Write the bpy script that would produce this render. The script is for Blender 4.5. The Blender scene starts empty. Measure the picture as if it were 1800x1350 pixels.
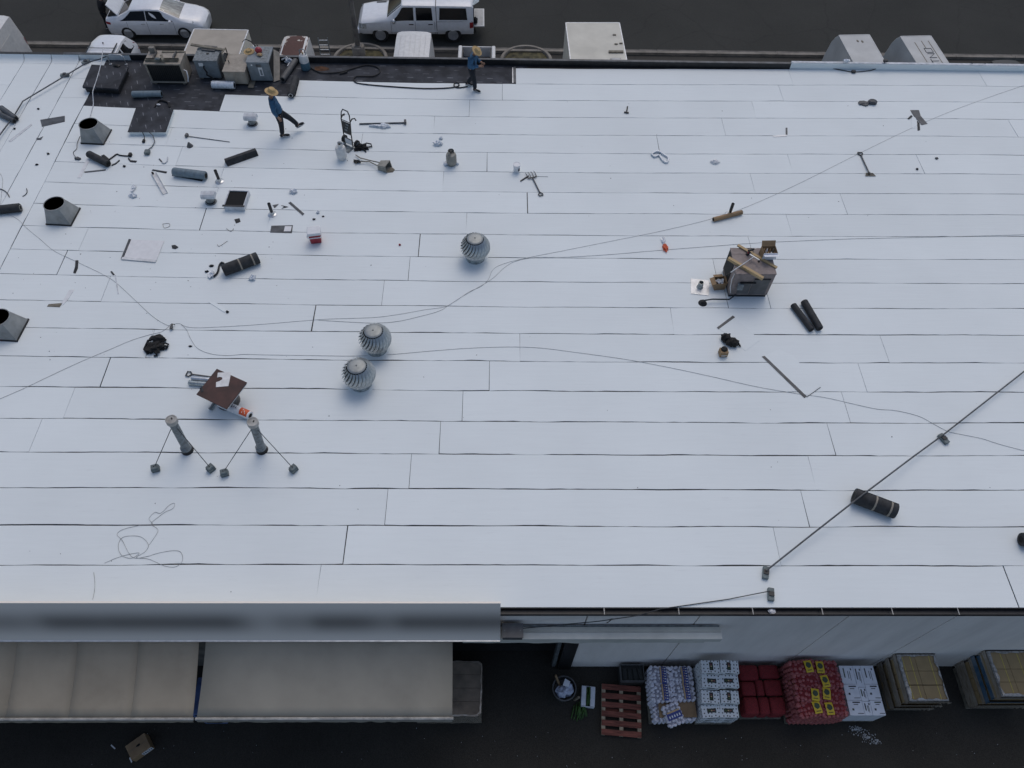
import bpy, math, random
from mathutils import Vector, Matrix, noise as mnoise

SC = bpy.context.scene
COL = SC.collection
PI = math.pi
def rad(a): return math.radians(a)

# ------------------------------------------------------------------ camera (roof surface is z = 0)
CAM_H = 16.641
FPX = 1300.0                      # focal length in photograph pixels (1800 wide)
PITCH, YAW, ROLL = rad(56.2019), rad(1.7939), rad(1.8275)
FW = Vector((math.sin(YAW) * math.cos(PITCH), math.cos(YAW) * math.cos(PITCH), -math.sin(PITCH)))
_r = Vector((math.cos(YAW), -math.sin(YAW), 0)); _u = _r.cross(FW)
RT = math.cos(ROLL) * _r + math.sin(ROLL) * _u
UP = -math.sin(ROLL) * _r + math.cos(ROLL) * _u
CAM = Vector((0, 0, CAM_H))
cd = bpy.data.cameras.new('camera'); cam = bpy.data.objects.new('camera', cd); COL.objects.link(cam)
cd.sensor_fit = 'HORIZONTAL'; cd.sensor_width = 36.0; cd.lens = 36.0 * FPX / 1800.0
cd.clip_start = 0.1; cd.clip_end = 3000
m3 = Matrix((RT, UP, -FW)).transposed()
cam.matrix_world = Matrix.Translation(CAM) @ m3.to_4x4()
SC.camera = cam

# ------------------------------------------------------------------ sky, sun, exposure (overcast late day)
SUN_EL, SUN_AZ = 58.0, 14.0        # light comes from behind the far side of the roof, a little from the right
w = bpy.data.worlds.new('World'); SC.world = w; w.use_nodes = True
nt = w.node_tree; nt.nodes.clear()
out = nt.nodes.new('ShaderNodeOutputWorld'); bg = nt.nodes.new('ShaderNodeBackground')
sky = nt.nodes.new('ShaderNodeTexSky'); sky.sky_type = 'NISHITA'; sky.sun_disc = False
sky.sun_elevation = rad(SUN_EL); sky.sun_rotation = rad(SUN_AZ)
sky.air_density = 1.0; sky.dust_density = 3.0; sky.ozone_density = 1.0; sky.altitude = 50
bg.inputs['Strength'].default_value = 0.15
nt.links.new(sky.outputs[0], bg.inputs[0]); nt.links.new(bg.outputs[0], out.inputs[0])
sl = bpy.data.lights.new('sun', 'SUN'); so = bpy.data.objects.new('sun', sl); COL.objects.link(so)
sl.energy = 0.5; sl.angle = rad(45); sl.color = (1.0, 0.99, 0.97)
az, el = rad(SUN_AZ), rad(SUN_EL)
sdir = Vector((math.sin(az) * math.cos(el), math.cos(az) * math.cos(el), math.sin(el)))
so.rotation_euler = sdir.to_track_quat('Z', 'Y').to_euler(); so.location = (0, 60, 60)
SC.view_settings.view_transform = 'Standard'; SC.view_settings.look = 'None'
SC.view_settings.exposure = -0.40; SC.view_settings.gamma = 1.0; SC.view_settings.use_curve_mapping = False
SC.render.engine = 'CYCLES'; SC.cycles.use_denoising = True; SC.cycles.max_bounces = 6

# ------------------------------------------------------------------ helpers
GZ = -5.1                          # yard and street level
def at(x, y, z=0.0):
    """real place on the level z (metres over the roof) that the photograph shows at pixel x, y"""
    d = (x - 900) / FPX * RT - (y - 675) / FPX * UP + FW
    return CAM + d * ((z - CAM_H) / d.z)
def seg(x0, y0, x1, y1, z=0.0):
    a, b = at(x0, y0, z), at(x1, y1, z); d = b - a
    return (a + b) / 2, d.length, math.atan2(d.y, d.x)
rng = random.Random(7)

def tag(o, label=None, cat=None, group=None, kind=None):
    if label: o['label'] = label
    if cat: o['category'] = cat
    if group: o['group'] = group
    if kind: o['kind'] = kind
    return o
def thing(name, label, cat, loc, rz=0.0, group=None):
    o = bpy.data.objects.new(name, None); COL.objects.link(o); o.empty_display_size = 0.1
    o.location = loc; o.rotation_euler = (0, 0, rz)
    return tag(o, label, cat, group)
def copy_tree(o, parent=None):
    c = o.copy(); COL.objects.link(c); c.parent = parent
    for ch in list(o.children): copy_tree(ch, c)
    return c

class MB:
    def __init__(s): s.v = []; s.f = []; s.mi = []; s.m = 0
    def add(s, vs, fs, M=None):
        n = len(s.v)
        for p in vs:
            p = Vector(p)
            s.v.append(tuple(M @ p) if M else tuple(p))
        for f in fs: s.f.append(tuple(i + n for i in f)); s.mi.append(s.m)
        return s
    def box(s, c, d, rz=0, M=None, rx=0, ry=0):
        x, y, z = d[0] / 2, d[1] / 2, d[2] / 2
        T = Matrix.Translation(c) @ Matrix.Rotation(rz, 4, 'Z') @ Matrix.Rotation(ry, 4, 'Y') @ Matrix.Rotation(rx, 4, 'X')
        if M: T = M @ T
        vs = [(-x, -y, -z), (x, -y, -z), (x, y, -z), (-x, y, -z), (-x, -y, z), (x, -y, z), (x, y, z), (-x, y, z)]
        return s.add(vs, [(0, 3, 2, 1), (4, 5, 6, 7), (0, 1, 5, 4), (1, 2, 6, 5), (2, 3, 7, 6), (3, 0, 4, 7)], T)
    def cyl(s, p0, p1, r0, r1=None, n=12, caps=True):
        r1 = r0 if r1 is None else r1
        p0, p1 = Vector(p0), Vector(p1); d = (p1 - p0)
        q = d.to_track_quat('Z', 'Y') if d.length > 1e-9 else Matrix.Identity(3).to_quaternion()
        vs = []
        for p, r in ((p0, r0), (p1, r1)):
            for k in range(n):
                a = 2 * PI * k / n
                vs.append(p + q @ Vector((r * math.cos(a), r * math.sin(a), 0)))
        fs = [(k, (k + 1) % n, n + (k + 1) % n, n + k) for k in range(n)]
        if caps: fs += [tuple(range(n - 1, -1, -1)), tuple(range(n, 2 * n))]
        return s.add(vs, fs)
    def tube(s, pts, r, n=6, caps=True):
        pts = [Vector(p) for p in pts]
        rs = r if isinstance(r, (list, tuple)) else [r] * len(pts)
        vs = []; ref = Vector((0, 0, 1)); prev = None
        for i, p in enumerate(pts):
            t = (pts[min(i + 1, len(pts) - 1)] - pts[max(i - 1, 0)])
            if t.length < 1e-9: t = Vector((1, 0, 0))
            t.normalize()
            if prev is None:
                a = t.cross(ref)
                if a.length < 1e-3: a = t.cross(Vector((1, 0, 0)))
            else:
                a = prev - t * prev.dot(t)
                if a.length < 1e-4: a = t.cross(ref)
            a.normalize(); prev = a; b = t.cross(a)
            for k in range(n):
                g = 2 * PI * k / n
                vs.append(p + (a * math.cos(g) + b * math.sin(g)) * rs[i])
        fs = []
        for i in range(len(pts) - 1):
            for k in range(n):
                fs.append((i * n + k, i * n + (k + 1) % n, (i + 1) * n + (k + 1) % n, (i + 1) * n + k))
        if caps:
            fs += [tuple(range(n - 1, -1, -1)), tuple(range((len(pts) - 1) * n, len(pts) * n))]
        return s.add(vs, fs)
    def lathe(s, prof, n=16, c=(0, 0, 0), M=None):
        vs = []; fs = []
        for r, z in prof:
            for k in range(n):
                a = 2 * PI * k / n
                vs.append((c[0] + r * math.cos(a), c[1] + r * math.sin(a), c[2] + z))
        for i in range(len(prof) - 1):
            for k in range(n):
                fs.append((i * n + k, i * n + (k + 1) % n, (i + 1) * n + (k + 1) % n, (i + 1) * n + k))
        if prof[0][0] > 1e-6: fs.append(tuple(range(n - 1, -1, -1)))
        if prof[-1][0] > 1e-6: fs.append(tuple(range((len(prof) - 1) * n, len(prof) * n)))
        return s.add(vs, fs, M)
    def prism(s, pts, z0, z1, M=None):
        n = len(pts)
        ar = sum(pts[i][0] * pts[(i + 1) % n][1] - pts[(i + 1) % n][0] * pts[i][1] for i in range(n))
        if ar < 0: pts = pts[::-1]
        vs = [(p[0], p[1], z0) for p in pts] + [(p[0], p[1], z1) for p in pts]
        fs = [tuple(range(n - 1, -1, -1)), tuple(range(n, 2 * n))] + [(k, (k + 1) % n, n + (k + 1) % n, n + k) for k in range(n)]
        return s.add(vs, fs, M)
    def slab(s, quad, th, M=None):
        """thin plate from a 3D outline, thickened along its normal"""
        q = [Vector(p) for p in quad]; nn = (q[1] - q[0]).cross(q[2] - q[0]).normalized() * th
        n = len(q); vs = q + [p + nn for p in q]
        fs = [tuple(range(n - 1, -1, -1)), tuple(range(n, 2 * n))] + [(k, (k + 1) % n, n + (k + 1) % n, n + k) for k in range(n)]
        return s.add(vs, fs, M)
    def blob(s, c, r, seed=0, amp=0.25, nu=12, nv=8, fr=1.6, flat=None, M=None):
        vs = []; fs = []; off = Vector((seed * 3.7, seed * 1.3, seed * 5.1))
        for j in range(nv + 1):
            th = PI * j / nv
            for i in range(nu):
                a = 2 * PI * i / nu
                d = Vector((math.sin(th) * math.cos(a), math.sin(th) * math.sin(a), math.cos(th)))
                k = 1 + amp * mnoise.noise(d * fr + off)
                p = Vector((c[0] + d.x * r[0] * k, c[1] + d.y * r[1] * k, c[2] + d.z * r[2] * k))
                if flat is not None and p.z < flat: p.z = flat
                vs.append(p)
        for j in range(nv):
            for i in range(nu):
                fs.append((j * nu + i, (j + 1) * nu + i, (j + 1) * nu + (i + 1) % nu, j * nu + (i + 1) % nu))
        return s.add(vs, fs, M)
    def mesh(s, name, smooth=None):
        me = bpy.data.meshes.new(name); me.from_pydata(s.v, [], s.f); me.validate()
        if smooth is not None:
            me.polygons.foreach_set('use_smooth', [True] * len(me.polygons))
            try: me.set_sharp_from_angle(angle=rad(smooth))
            except Exception: pass
        me.update()
        return me
    def build(s, name, mats, parent=None, loc=(0, 0, 0), rz=0, smooth=None, bevel=0, label=None, cat=None, group=None, kind=None):
        me = s.mesh(name, smooth)
        mats = mats if isinstance(mats, (list, tuple)) else [mats]
        for m in mats: me.materials.append(MAT(m) if isinstance(m, str) else m)
        if len(mats) > 1 and len(me.polygons) == len(s.mi): me.polygons.foreach_set('material_index', s.mi)
        o = bpy.data.objects.new(name, me); COL.objects.link(o)
        o.location = loc; o.rotation_euler = (0, 0, rz)
        if parent: o.parent = parent
        if bevel:
            b = o.modifiers.new('bevel', 'BEVEL'); b.width = bevel; b.segments = 2; b.limit_method = 'ANGLE'; b.angle_limit = rad(40)
        return tag(o, label, cat, group, kind)

# ------------------------------------------------------------------ materials
_M = {}
def newmat(key):
    m = bpy.data.materials.new(key); m.use_nodes = True
    t = m.node_tree; b = t.nodes['Principled BSDF']; _M[key] = m
    return m, t, b
def mat(key, col, rough=0.6, metal=0.0, var=0.12, scale=6.0, bump=0.0, bscale=40.0, col2=None, spots=0.0, sscale=3.0, spec=0.5, coat=0.0, stretch=None):
    """plain material: base colour with uneven tone (col2 = second tone), optional stains and fine relief"""
    m, t, b = newmat(key); N, L = t.nodes, t.links
    b.inputs['Roughness'].default_value = rough; b.inputs['Metallic'].default_value = metal
    b.inputs['Specular IOR Level'].default_value = spec
    if coat: b.inputs['Coat Weight'].default_value = coat; b.inputs['Coat Roughness'].default_value = 0.08
    tc = N.new('ShaderNodeTexCoord'); mp = N.new('ShaderNodeMapping'); L.new(tc.outputs['Object'], mp.inputs[0])
    if stretch: mp.inputs['Scale'].default_value = stretch
    nz = N.new('ShaderNodeTexNoise'); nz.inputs['Scale'].default_value = scale; nz.inputs['Detail'].default_value = 5
    L.new(mp.outputs[0], nz.inputs['Vector'])
    mx = N.new('ShaderNodeMix'); mx.data_type = 'RGBA'
    c2 = col2 if col2 else tuple(max(0, c * (1 - 2.2 * var)) for c in col)
    c1 = col if col2 else tuple(min(1, c * (1 + var)) for c in col)
    mr = N.new('ShaderNodeMapRange'); mr.inputs[1].default_value = 0.32; mr.inputs[2].default_value = 0.68
    L.new(nz.outputs[0], mr.inputs[0]); L.new(mr.outputs[0], mx.inputs[0])
    mx.inputs[6].default_value = (*c1, 1); mx.inputs[7].default_value = (*c2, 1)
    last = mx.outputs[2]
    if spots:
        n2 = N.new('ShaderNodeTexNoise'); n2.inputs['Scale'].default_value = sscale; n2.inputs['Detail'].default_value = 8; n2.inputs['Roughness'].default_value = 0.7
        L.new(mp.outputs[0], n2.inputs['Vector'])
        r2 = N.new('ShaderNodeMapRange'); r2.inputs[1].default_value = 0.56; r2.inputs[2].default_value = 0.74; r2.inputs[4].default_value = spots
        L.new(n2.outputs[0], r2.inputs[0])
        m2 = N.new('ShaderNodeMix'); m2.data_type = 'RGBA'; L.new(r2.outputs[0], m2.inputs[0]); L.new(last, m2.inputs[6])
        m2.inputs[7].default_value = (col[0] * 0.35, col[1] * 0.33, col[2] * 0.30, 1); last = m2.outputs[2]
    L.new(last, b.inputs['Base Color'])
    if bump:
        n3 = N.new('ShaderNodeTexNoise'); n3.inputs['Scale'].default_value = bscale; n3.inputs['Detail'].default_value = 6
        L.new(mp.outputs[0], n3.inputs['Vector'])
        bp = N.new('ShaderNodeBump'); bp.inputs['Strength'].default_value = bump; bp.inputs['Distance'].default_value = 0.02
        L.new(n3.outputs[0], bp.inputs['Height']); L.new(bp.outputs[0], b.inputs['Normal'])
    return m
def MAT(k): return _M[k]

mat('rolled_black', (0.028, 0.030, 0.033), 0.75, var=0.25, bump=0.3, bscale=60)
mat('bitumen', (0.012, 0.012, 0.013), 0.6, var=0.3, bump=0.4, bscale=30)
mat('membrane_edge', (0.62, 0.64, 0.66), 0.8)
mat('black_metal', (0.018, 0.019, 0.021), 0.45, var=0.2, spots=0.2)
mat('black_rubber', (0.012, 0.012, 0.012), 0.7, var=0.2)
mat('dark_void', (0.004, 0.004, 0.004), 0.9, var=0.0)
mat('grey_steel', (0.22, 0.25, 0.26), 0.45, metal=0.55, var=0.22, scale=9, spots=0.4, sscale=6)
mat('stack_metal', (0.31, 0.32, 0.315), 0.5, metal=0.35, var=0.10, scale=3, spots=0.3, sscale=3)
mat('galvanised', (0.42, 0.46, 0.46), 0.42, metal=0.75, var=0.2, scale=14, spots=0.25, sscale=9)
mat('turbine_cap', (0.30, 0.32, 0.32), 0.5, metal=0.6, var=0.1, scale=6)
mat('turbine_metal', (0.50, 0.53, 0.54), 0.38, metal=0.8, var=0.12, scale=8, spots=0.15, sscale=9)
mat('bright_metal', (0.66, 0.67, 0.67), 0.45, metal=0.3, var=0.08)
mat('aluminium', (0.62, 0.64, 0.65), 0.35, metal=0.85, var=0.1)
mat('white_paint', (0.74, 0.75, 0.75), 0.5, var=0.05, spots=0.12, sscale=5)
mat('white_plastic', (0.72, 0.73, 0.74), 0.35, var=0.05)
mat('film', (0.66, 0.70, 0.74), 0.12, var=0.1, scale=12, bump=0.6, bscale=18, coat=0.6)
mat('unit_tan', (0.34, 0.30, 0.245), 0.55, var=0.10, spots=0.3, sscale=4)
mat('unit_grey', (0.20, 0.23, 0.25), 0.5, var=0.10, spots=0.25, sscale=4)
mat('unit_brown', (0.25, 0.205, 0.19), 0.6, var=0.12, spots=0.3, sscale=3)
mat('unit_brown_dark', (0.10, 0.10, 0.10), 0.6, var=0.12, spots=0.2)
mat('coil_black', (0.012, 0.013, 0.014), 0.7, var=0.3, scale=30)
mat('wood', (0.52, 0.38, 0.20), 0.7, col2=(0.40, 0.28, 0.14), scale=3, stretch=(0.6, 12, 12), spots=0.4, sscale=6)
mat('wood_grey', (0.20, 0.18, 0.14), 0.8, var=0.2, spots=0.3)
mat('cardboard', (0.30, 0.20, 0.11), 0.85, var=0.12, scale=3, spots=0.15)
mat('cardboard_dull', (0.24, 0.19, 0.14), 0.85, var=0.15, scale=3, spots=0.2)
mat('brown_plate', (0.060, 0.022, 0.017), 0.6, var=0.2, scale=4, spots=0.3)
mat('pipe_grey', (0.20, 0.225, 0.235), 0.6, var=0.2, scale=12, spots=0.5, sscale=6)
mat('pipe_cap', (0.42, 0.41, 0.38), 0.6, var=0.15, spots=0.5, sscale=14)
mat('block_grey', (0.16, 0.19, 0.19), 0.85, var=0.2, spots=0.4, sscale=20)
mat('rope_grey', (0.40, 0.42, 0.42), 0.8, var=0.2)
mat('cable_dark', (0.035, 0.038, 0.042), 0.6, var=0.2)
mat('conduit', (0.075, 0.082, 0.09), 0.5, var=0.25, scale=4)
mat('blue_roll', (0.16, 0.215, 0.25), 0.65, var=0.12, scale=8)
mat('tank_white', (0.66, 0.66, 0.64), 0.5, var=0.08, spots=0.45, sscale=9)
mat('tank_beige', (0.27, 0.26, 0.225), 0.55, var=0.12, spots=0.4, sscale=9)
mat('tank_blue', (0.07, 0.15, 0.20), 0.5, var=0.12, spots=0.2)
mat('red_plastic', (0.34, 0.03, 0.045), 0.4, var=0.08)
mat('orange_print', (0.60, 0.10, 0.03), 0.5, var=0.05)
mat('yellow_tape', (0.30, 0.27, 0.22), 0.6, var=0.15)
mat('straw', (0.56, 0.40, 0.20), 0.85, col2=(0.42, 0.29, 0.13), scale=60, bump=0.6, bscale=120)
mat('shirt_blue', (0.025, 0.095, 0.19), 0.85, var=0.2, scale=7, bump=0.4, bscale=14)
mat('trousers', (0.014, 0.017, 0.024), 0.85, var=0.2, scale=7, bump=0.4, bscale=14)
mat('skin', (0.36, 0.20, 0.13), 0.55, var=0.08)
mat('hair', (0.012, 0.010, 0.009), 0.7)
mat('shoe_black', (0.012, 0.012, 0.014), 0.6)
mat('shoe_white', (0.70, 0.70, 0.68), 0.6)
mat('black_cloth', (0.010, 0.010, 0.012), 0.9)
mat('harness', (0.016, 0.015, 0.014), 0.85, var=0.3, scale=20, bump=0.5, bscale=40)
mat('car_white', (0.74, 0.76, 0.78), 0.3, var=0.03, coat=0.7)
mat('van_white', (0.66, 0.66, 0.64), 0.4, var=0.05, spots=0.12, sscale=2, coat=0.3)
mat('box_beige', (0.40, 0.36, 0.30), 0.7, var=0.06, scale=1.5, spots=0.12, sscale=2)
mat('box_cream', (0.60, 0.58, 0.50), 0.6, var=0.06, scale=1.2, spots=0.15, sscale=1.4)
mat('box_grey', (0.50, 0.51, 0.50), 0.6, var=0.06, scale=1.2, spots=0.12, sscale=1.4)
mat('car_glass', (0.008, 0.009, 0.011), 0.12, var=0.1, spec=0.22)
mat('shade_glass', (0.26, 0.29, 0.27), 0.12, col2=(0.06, 0.07, 0.07), scale=3, stretch=(1, 4, 1), coat=0.5)
mat('tail_red', (0.30, 0.015, 0.02), 0.3)
mat('lamp_clear', (0.55, 0.58, 0.58), 0.15, metal=0.3, var=0.3, scale=20)
mat('tyre', (0.014, 0.014, 0.014), 0.8)
mat('rim', (0.34, 0.35, 0.36), 0.4, metal=0.3)
mat('trim_black', (0.012, 0.013, 0.014), 0.5)
mat('concrete', (0.24, 0.22, 0.19), 0.9, var=0.14, scale=2, bump=0.3, bscale=30, spots=0.3, sscale=1.2)
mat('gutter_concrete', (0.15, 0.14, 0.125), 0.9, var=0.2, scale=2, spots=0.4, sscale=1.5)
mat('planter_soil', (0.085, 0.075, 0.035), 0.95, var=0.35, scale=4)
mat('pole_steel', (0.17, 0.16, 0.145), 0.6, var=0.2, scale=3)
mat('awning_tan', (0.36, 0.31, 0.235), 0.85, var=0.05, scale=1.2, spots=0.16, sscale=1.1)
mat('awning_grey', (0.345, 0.315, 0.255), 0.85, var=0.05, scale=1.2, spots=0.12, sscale=1.1)
mat('cassette', (0.66, 0.65, 0.58), 0.6, var=0.06, scale=2)
mat('blue_tarp', (0.10, 0.15, 0.32), 0.55, var=0.2, scale=4)
mat('crate_dark', (0.022, 0.024, 0.022), 0.7, var=0.2)
mat('pallet_red', (0.24, 0.075, 0.050), 0.8, var=0.25, scale=3, stretch=(1, 8, 8), spots=0.35, sscale=5)
mat('pallet_block', (0.50, 0.40, 0.27), 0.85, var=0.2, scale=10)
mat('garlic_net', (0.30, 0.29, 0.34), 0.7, var=0.2, scale=20)
mat('garlic', (0.76, 0.74, 0.80), 0.55, var=0.10, scale=8)
mat('onion_red', (0.20, 0.025, 0.04), 0.32, col2=(0.50, 0.16, 0.14), scale=7)
mat('net_red', (0.24, 0.018, 0.022), 0.8, var=0.3, scale=45, bump=1.0, bscale=55)
mat('label_yellow', (0.62, 0.44, 0.02), 0.5, var=0.06)
mat('label_blue', (0.03, 0.05, 0.22), 0.5, var=0.1)
mat('label_tan', (0.50, 0.34, 0.18), 0.6)
mat('label_dark', (0.03, 0.04, 0.03), 0.6, var=0.5, scale=30)
mat('label_white', (0.75, 0.75, 0.75), 0.6, var=0.03)
mat('ink', (0.03, 0.03, 0.035), 0.7)
mat('ink_green', (0.05, 0.07, 0.04), 0.7)
mat('carton_white', (0.74, 0.76, 0.80), 0.6, var=0.04)
mat('carton_gold', (0.35, 0.245, 0.12), 0.75, var=0.08, scale=2, spots=0.1)
mat('strap_yellow', (0.66, 0.52, 0.10), 0.5)
mat('wrap_dull', (0.50, 0.44, 0.36), 0.22, col2=(0.28, 0.22, 0.16), scale=5, stretch=(1, 1, 9), coat=0.8, bump=0.5, bscale=14)
mat('film_edge', (0.40, 0.38, 0.35), 0.2, var=0.25, scale=14, bump=0.8, bscale=25, coat=0.6)
mat('wrap_blue', (0.05, 0.13, 0.22), 0.16, col2=(0.14, 0.2, 0.26), scale=5, coat=0.8, bump=0.5, bscale=14)
mat('green_leaf', (0.035, 0.10, 0.012), 0.5, var=0.3, scale=12)
mat('bin_grey', (0.10, 0.10, 0.10), 0.5, var=0.2)
mat('bag_pale', (0.50, 0.54, 0.66), 0.2, var=0.15, scale=9, bump=0.6, bscale=20, coat=0.5)
mat('spill', (0.40, 0.41, 0.41), 0.9, var=0.3, scale=20)
mat('smear', (0.10, 0.045, 0.02), 0.9, var=0.3)

def membrane(key, base=(0.785, 0.828, 0.822)):
    m, t, b = newmat(key); N, L = t.nodes, t.links
    b.inputs['Roughness'].default_value = 0.75; b.inputs['Specular IOR Level'].default_value = 0.25
    g = N.new('ShaderNodeNewGeometry'); oi = N.new('ShaderNodeObjectInfo')
    mp = N.new('ShaderNodeMapping'); mp.inputs['Scale'].default_value = (0.5, 7, 1); L.new(g.outputs['Position'], mp.inputs[0])
    n1 = N.new('ShaderNodeTexNoise'); n1.inputs['Scale'].default_value = 1.6; n1.inputs['Detail'].default_value = 6; n1.inputs['Roughness'].default_value = 0.65
    L.new(mp.outputs[0], n1.inputs['Vector'])
    n2 = N.new('ShaderNodeTexNoise'); n2.inputs['Scale'].default_value = 0.35; n2.inputs['Detail'].default_value = 3; L.new(g.outputs['Position'], n2.inputs['Vector'])
    a = N.new('ShaderNodeMath'); a.operation = 'MULTIPLY_ADD'; L.new(n1.outputs[0], a.inputs[0]); a.inputs[1].default_value = 0.07
    a2 = N.new('ShaderNodeMath'); a2.operation = 'MULTIPLY_ADD'; L.new(n2.outputs[0], a2.inputs[0]); a2.inputs[1].default_value = 0.15; a2.inputs[2].default_value = 0.845
    L.new(a2.outputs[0], a.inputs[2])
    a3 = N.new('ShaderNodeMath'); a3.operation = 'MULTIPLY_ADD'; L.new(oi.outputs['Random'], a3.inputs[0]); a3.inputs[1].default_value = 0.05; L.new(a.outputs[0], a3.inputs[2])
    mx = N.new('ShaderNodeMix'); mx.data_type = 'RGBA'; mx.inputs[6].default_value = (0, 0, 0, 1); mx.inputs[7].default_value = (*base, 1)
    mx.clamp_factor = False; L.new(a3.outputs[0], mx.inputs[0])
    # scuffs: fine dirt streaks along the sheet
    n3 = N.new('ShaderNodeTexNoise'); n3.inputs['Scale'].default_value = 2.2; n3.inputs['Detail'].default_value = 9; n3.inputs['Roughness'].default_value = 0.75
    mp3 = N.new('ShaderNodeMapping'); mp3.inputs['Scale'].default_value = (0.7, 5, 1); L.new(g.outputs['Position'], mp3.inputs[0]); L.new(mp3.outputs[0], n3.inputs['Vector'])
    r3 = N.new('ShaderNodeMapRange'); r3.inputs[1].default_value = 0.58; r3.inputs[2].default_value = 0.78; r3.inputs[4].default_value = 0.22; L.new(n3.outputs[0], r3.inputs[0])
    m3_ = N.new('ShaderNodeMix'); m3_.data_type = 'RGBA'; L.new(r3.outputs[0], m3_.inputs[0]); L.new(mx.outputs[2], m3_.inputs[6]); m3_.inputs[7].default_value = (0.42, 0.43, 0.44, 1)
    L.new(m3_.outputs[2], b.inputs['Base Color'])
    n4 = N.new('ShaderNodeTexNoise'); n4.inputs['Scale'].default_value = 2.2; n4.inputs['Detail'].default_value = 4; L.new(mp.outputs[0], n4.inputs['Vector'])
    bp = N.new('ShaderNodeBump'); bp.inputs['Strength'].default_value = 0.12; bp.inputs['Distance'].default_value = 0.02; L.new(n4.outputs[0], bp.inputs['Height']); L.new(bp.outputs[0], b.inputs['Normal'])
    return m
membrane('membrane')

def underlay(key, ang=0.0):
    """black felt with short printed dashes in rows"""
    m, t, b = newmat(key); N, L = t.nodes, t.links
    b.inputs['Roughness'].default_value = 0.8; b.inputs['Specular IOR Level'].default_value = 0.2
    g = N.new('ShaderNodeNewGeometry'); mp = N.new('ShaderNodeMapping'); mp.inputs['Rotation'].default_value = (0, 0, ang); L.new(g.outputs['Position'], mp.inputs[0])
    br = N.new('ShaderNodeTexBrick'); br.inputs['Scale'].default_value = 1.0; br.offset = 0.37; br.offset_frequency = 2
    br.inputs['Brick Width'].default_value = 0.55; br.inputs['Row Height'].default_value = 0.17; br.inputs['Mortar Size'].default_value = 0.0
    L.new(mp.outputs[0], br.inputs['Vector'])
    # dash mask from fractions of the cell
    sx = N.new('ShaderNodeSeparateXYZ'); L.new(mp.outputs[0], sx.inputs[0])
    def fr(o, sc, off=None):
        q = N.new('ShaderNodeMath'); q.operation = 'MULTIPLY'; q.inputs[1].default_value = sc; L.new(o, q.inputs[0]); o = q.outputs[0]
        if off: q2 = N.new('ShaderNodeMath'); q2.operation = 'ADD'; L.new(o, q2.inputs[0]); L.new(off, q2.inputs[1]); o = q2.outputs[0]
        f = N.new('ShaderNodeMath'); f.operation = 'FRACT'; L.new(o, f.inputs[0]); return o, f.outputs[0]
    yv, yf = fr(sx.outputs[1], 4.3)
    fl = N.new('ShaderNodeMath'); fl.operation = 'FLOOR'; L.new(yv, fl.inputs[0])
    wn = N.new('ShaderNodeTexWhiteNoise'); wn.noise_dimensions = '1D'; L.new(fl.outputs[0], wn.inputs['W'])
    xv, xf = fr(sx.outputs[0], 1.35, wn.outputs[0])
    lt = N.new('ShaderNodeMath'); lt.operation = 'LESS_THAN'; lt.inputs[1].default_value = 0.30; L.new(xf, lt.inputs[0])
    l2 = N.new('ShaderNodeMath'); l2.operation = 'LESS_THAN'; l2.inputs[1].default_value = 0.10; L.new(yf, l2.inputs[0])
    mu = N.new('ShaderNodeMath'); mu.operation = 'MULTIPLY'; L.new(lt.outputs[0], mu.inputs[0]); L.new(l2.outputs[0], mu.inputs[1])
    nz = N.new('ShaderNodeTexNoise'); nz.inputs['Scale'].default_value = 2.0; nz.inputs['Detail'].default_value = 6; L.new(g.outputs['Position'], nz.inputs['Vector'])
    rr = N.new('ShaderNodeMapRange'); rr.inputs[1].default_value = 0.38; rr.inputs[2].default_value = 0.66; L.new(nz.outputs[0], rr.inputs[0])
    m2 = N.new('ShaderNodeMath'); m2.operation = 'MULTIPLY'; L.new(mu.outputs[0], m2.inputs[0]); L.new(rr.outputs[0], m2.inputs[1])
    c1 = N.new('ShaderNodeMix'); c1.data_type = 'RGBA'; L.new(rr.outputs[0], c1.inputs[0]); c1.inputs[6].default_value = (0.033, 0.035, 0.040, 1); c1.inputs[7].default_value = (0.062, 0.066, 0.076, 1)
    c2 = N.new('ShaderNodeMix'); c2.data_type = 'RGBA'; L.new(m2.outputs[0], c2.inputs[0]); L.new(c1.outputs[2], c2.inputs[6]); c2.inputs[7].default_value = (0.26, 0.27, 0.29, 1)
    L.new(c2.outputs[2], b.inputs['Base Color'])
underlay('underlay'); underlay('underlay_turned', rad(68))

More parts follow.
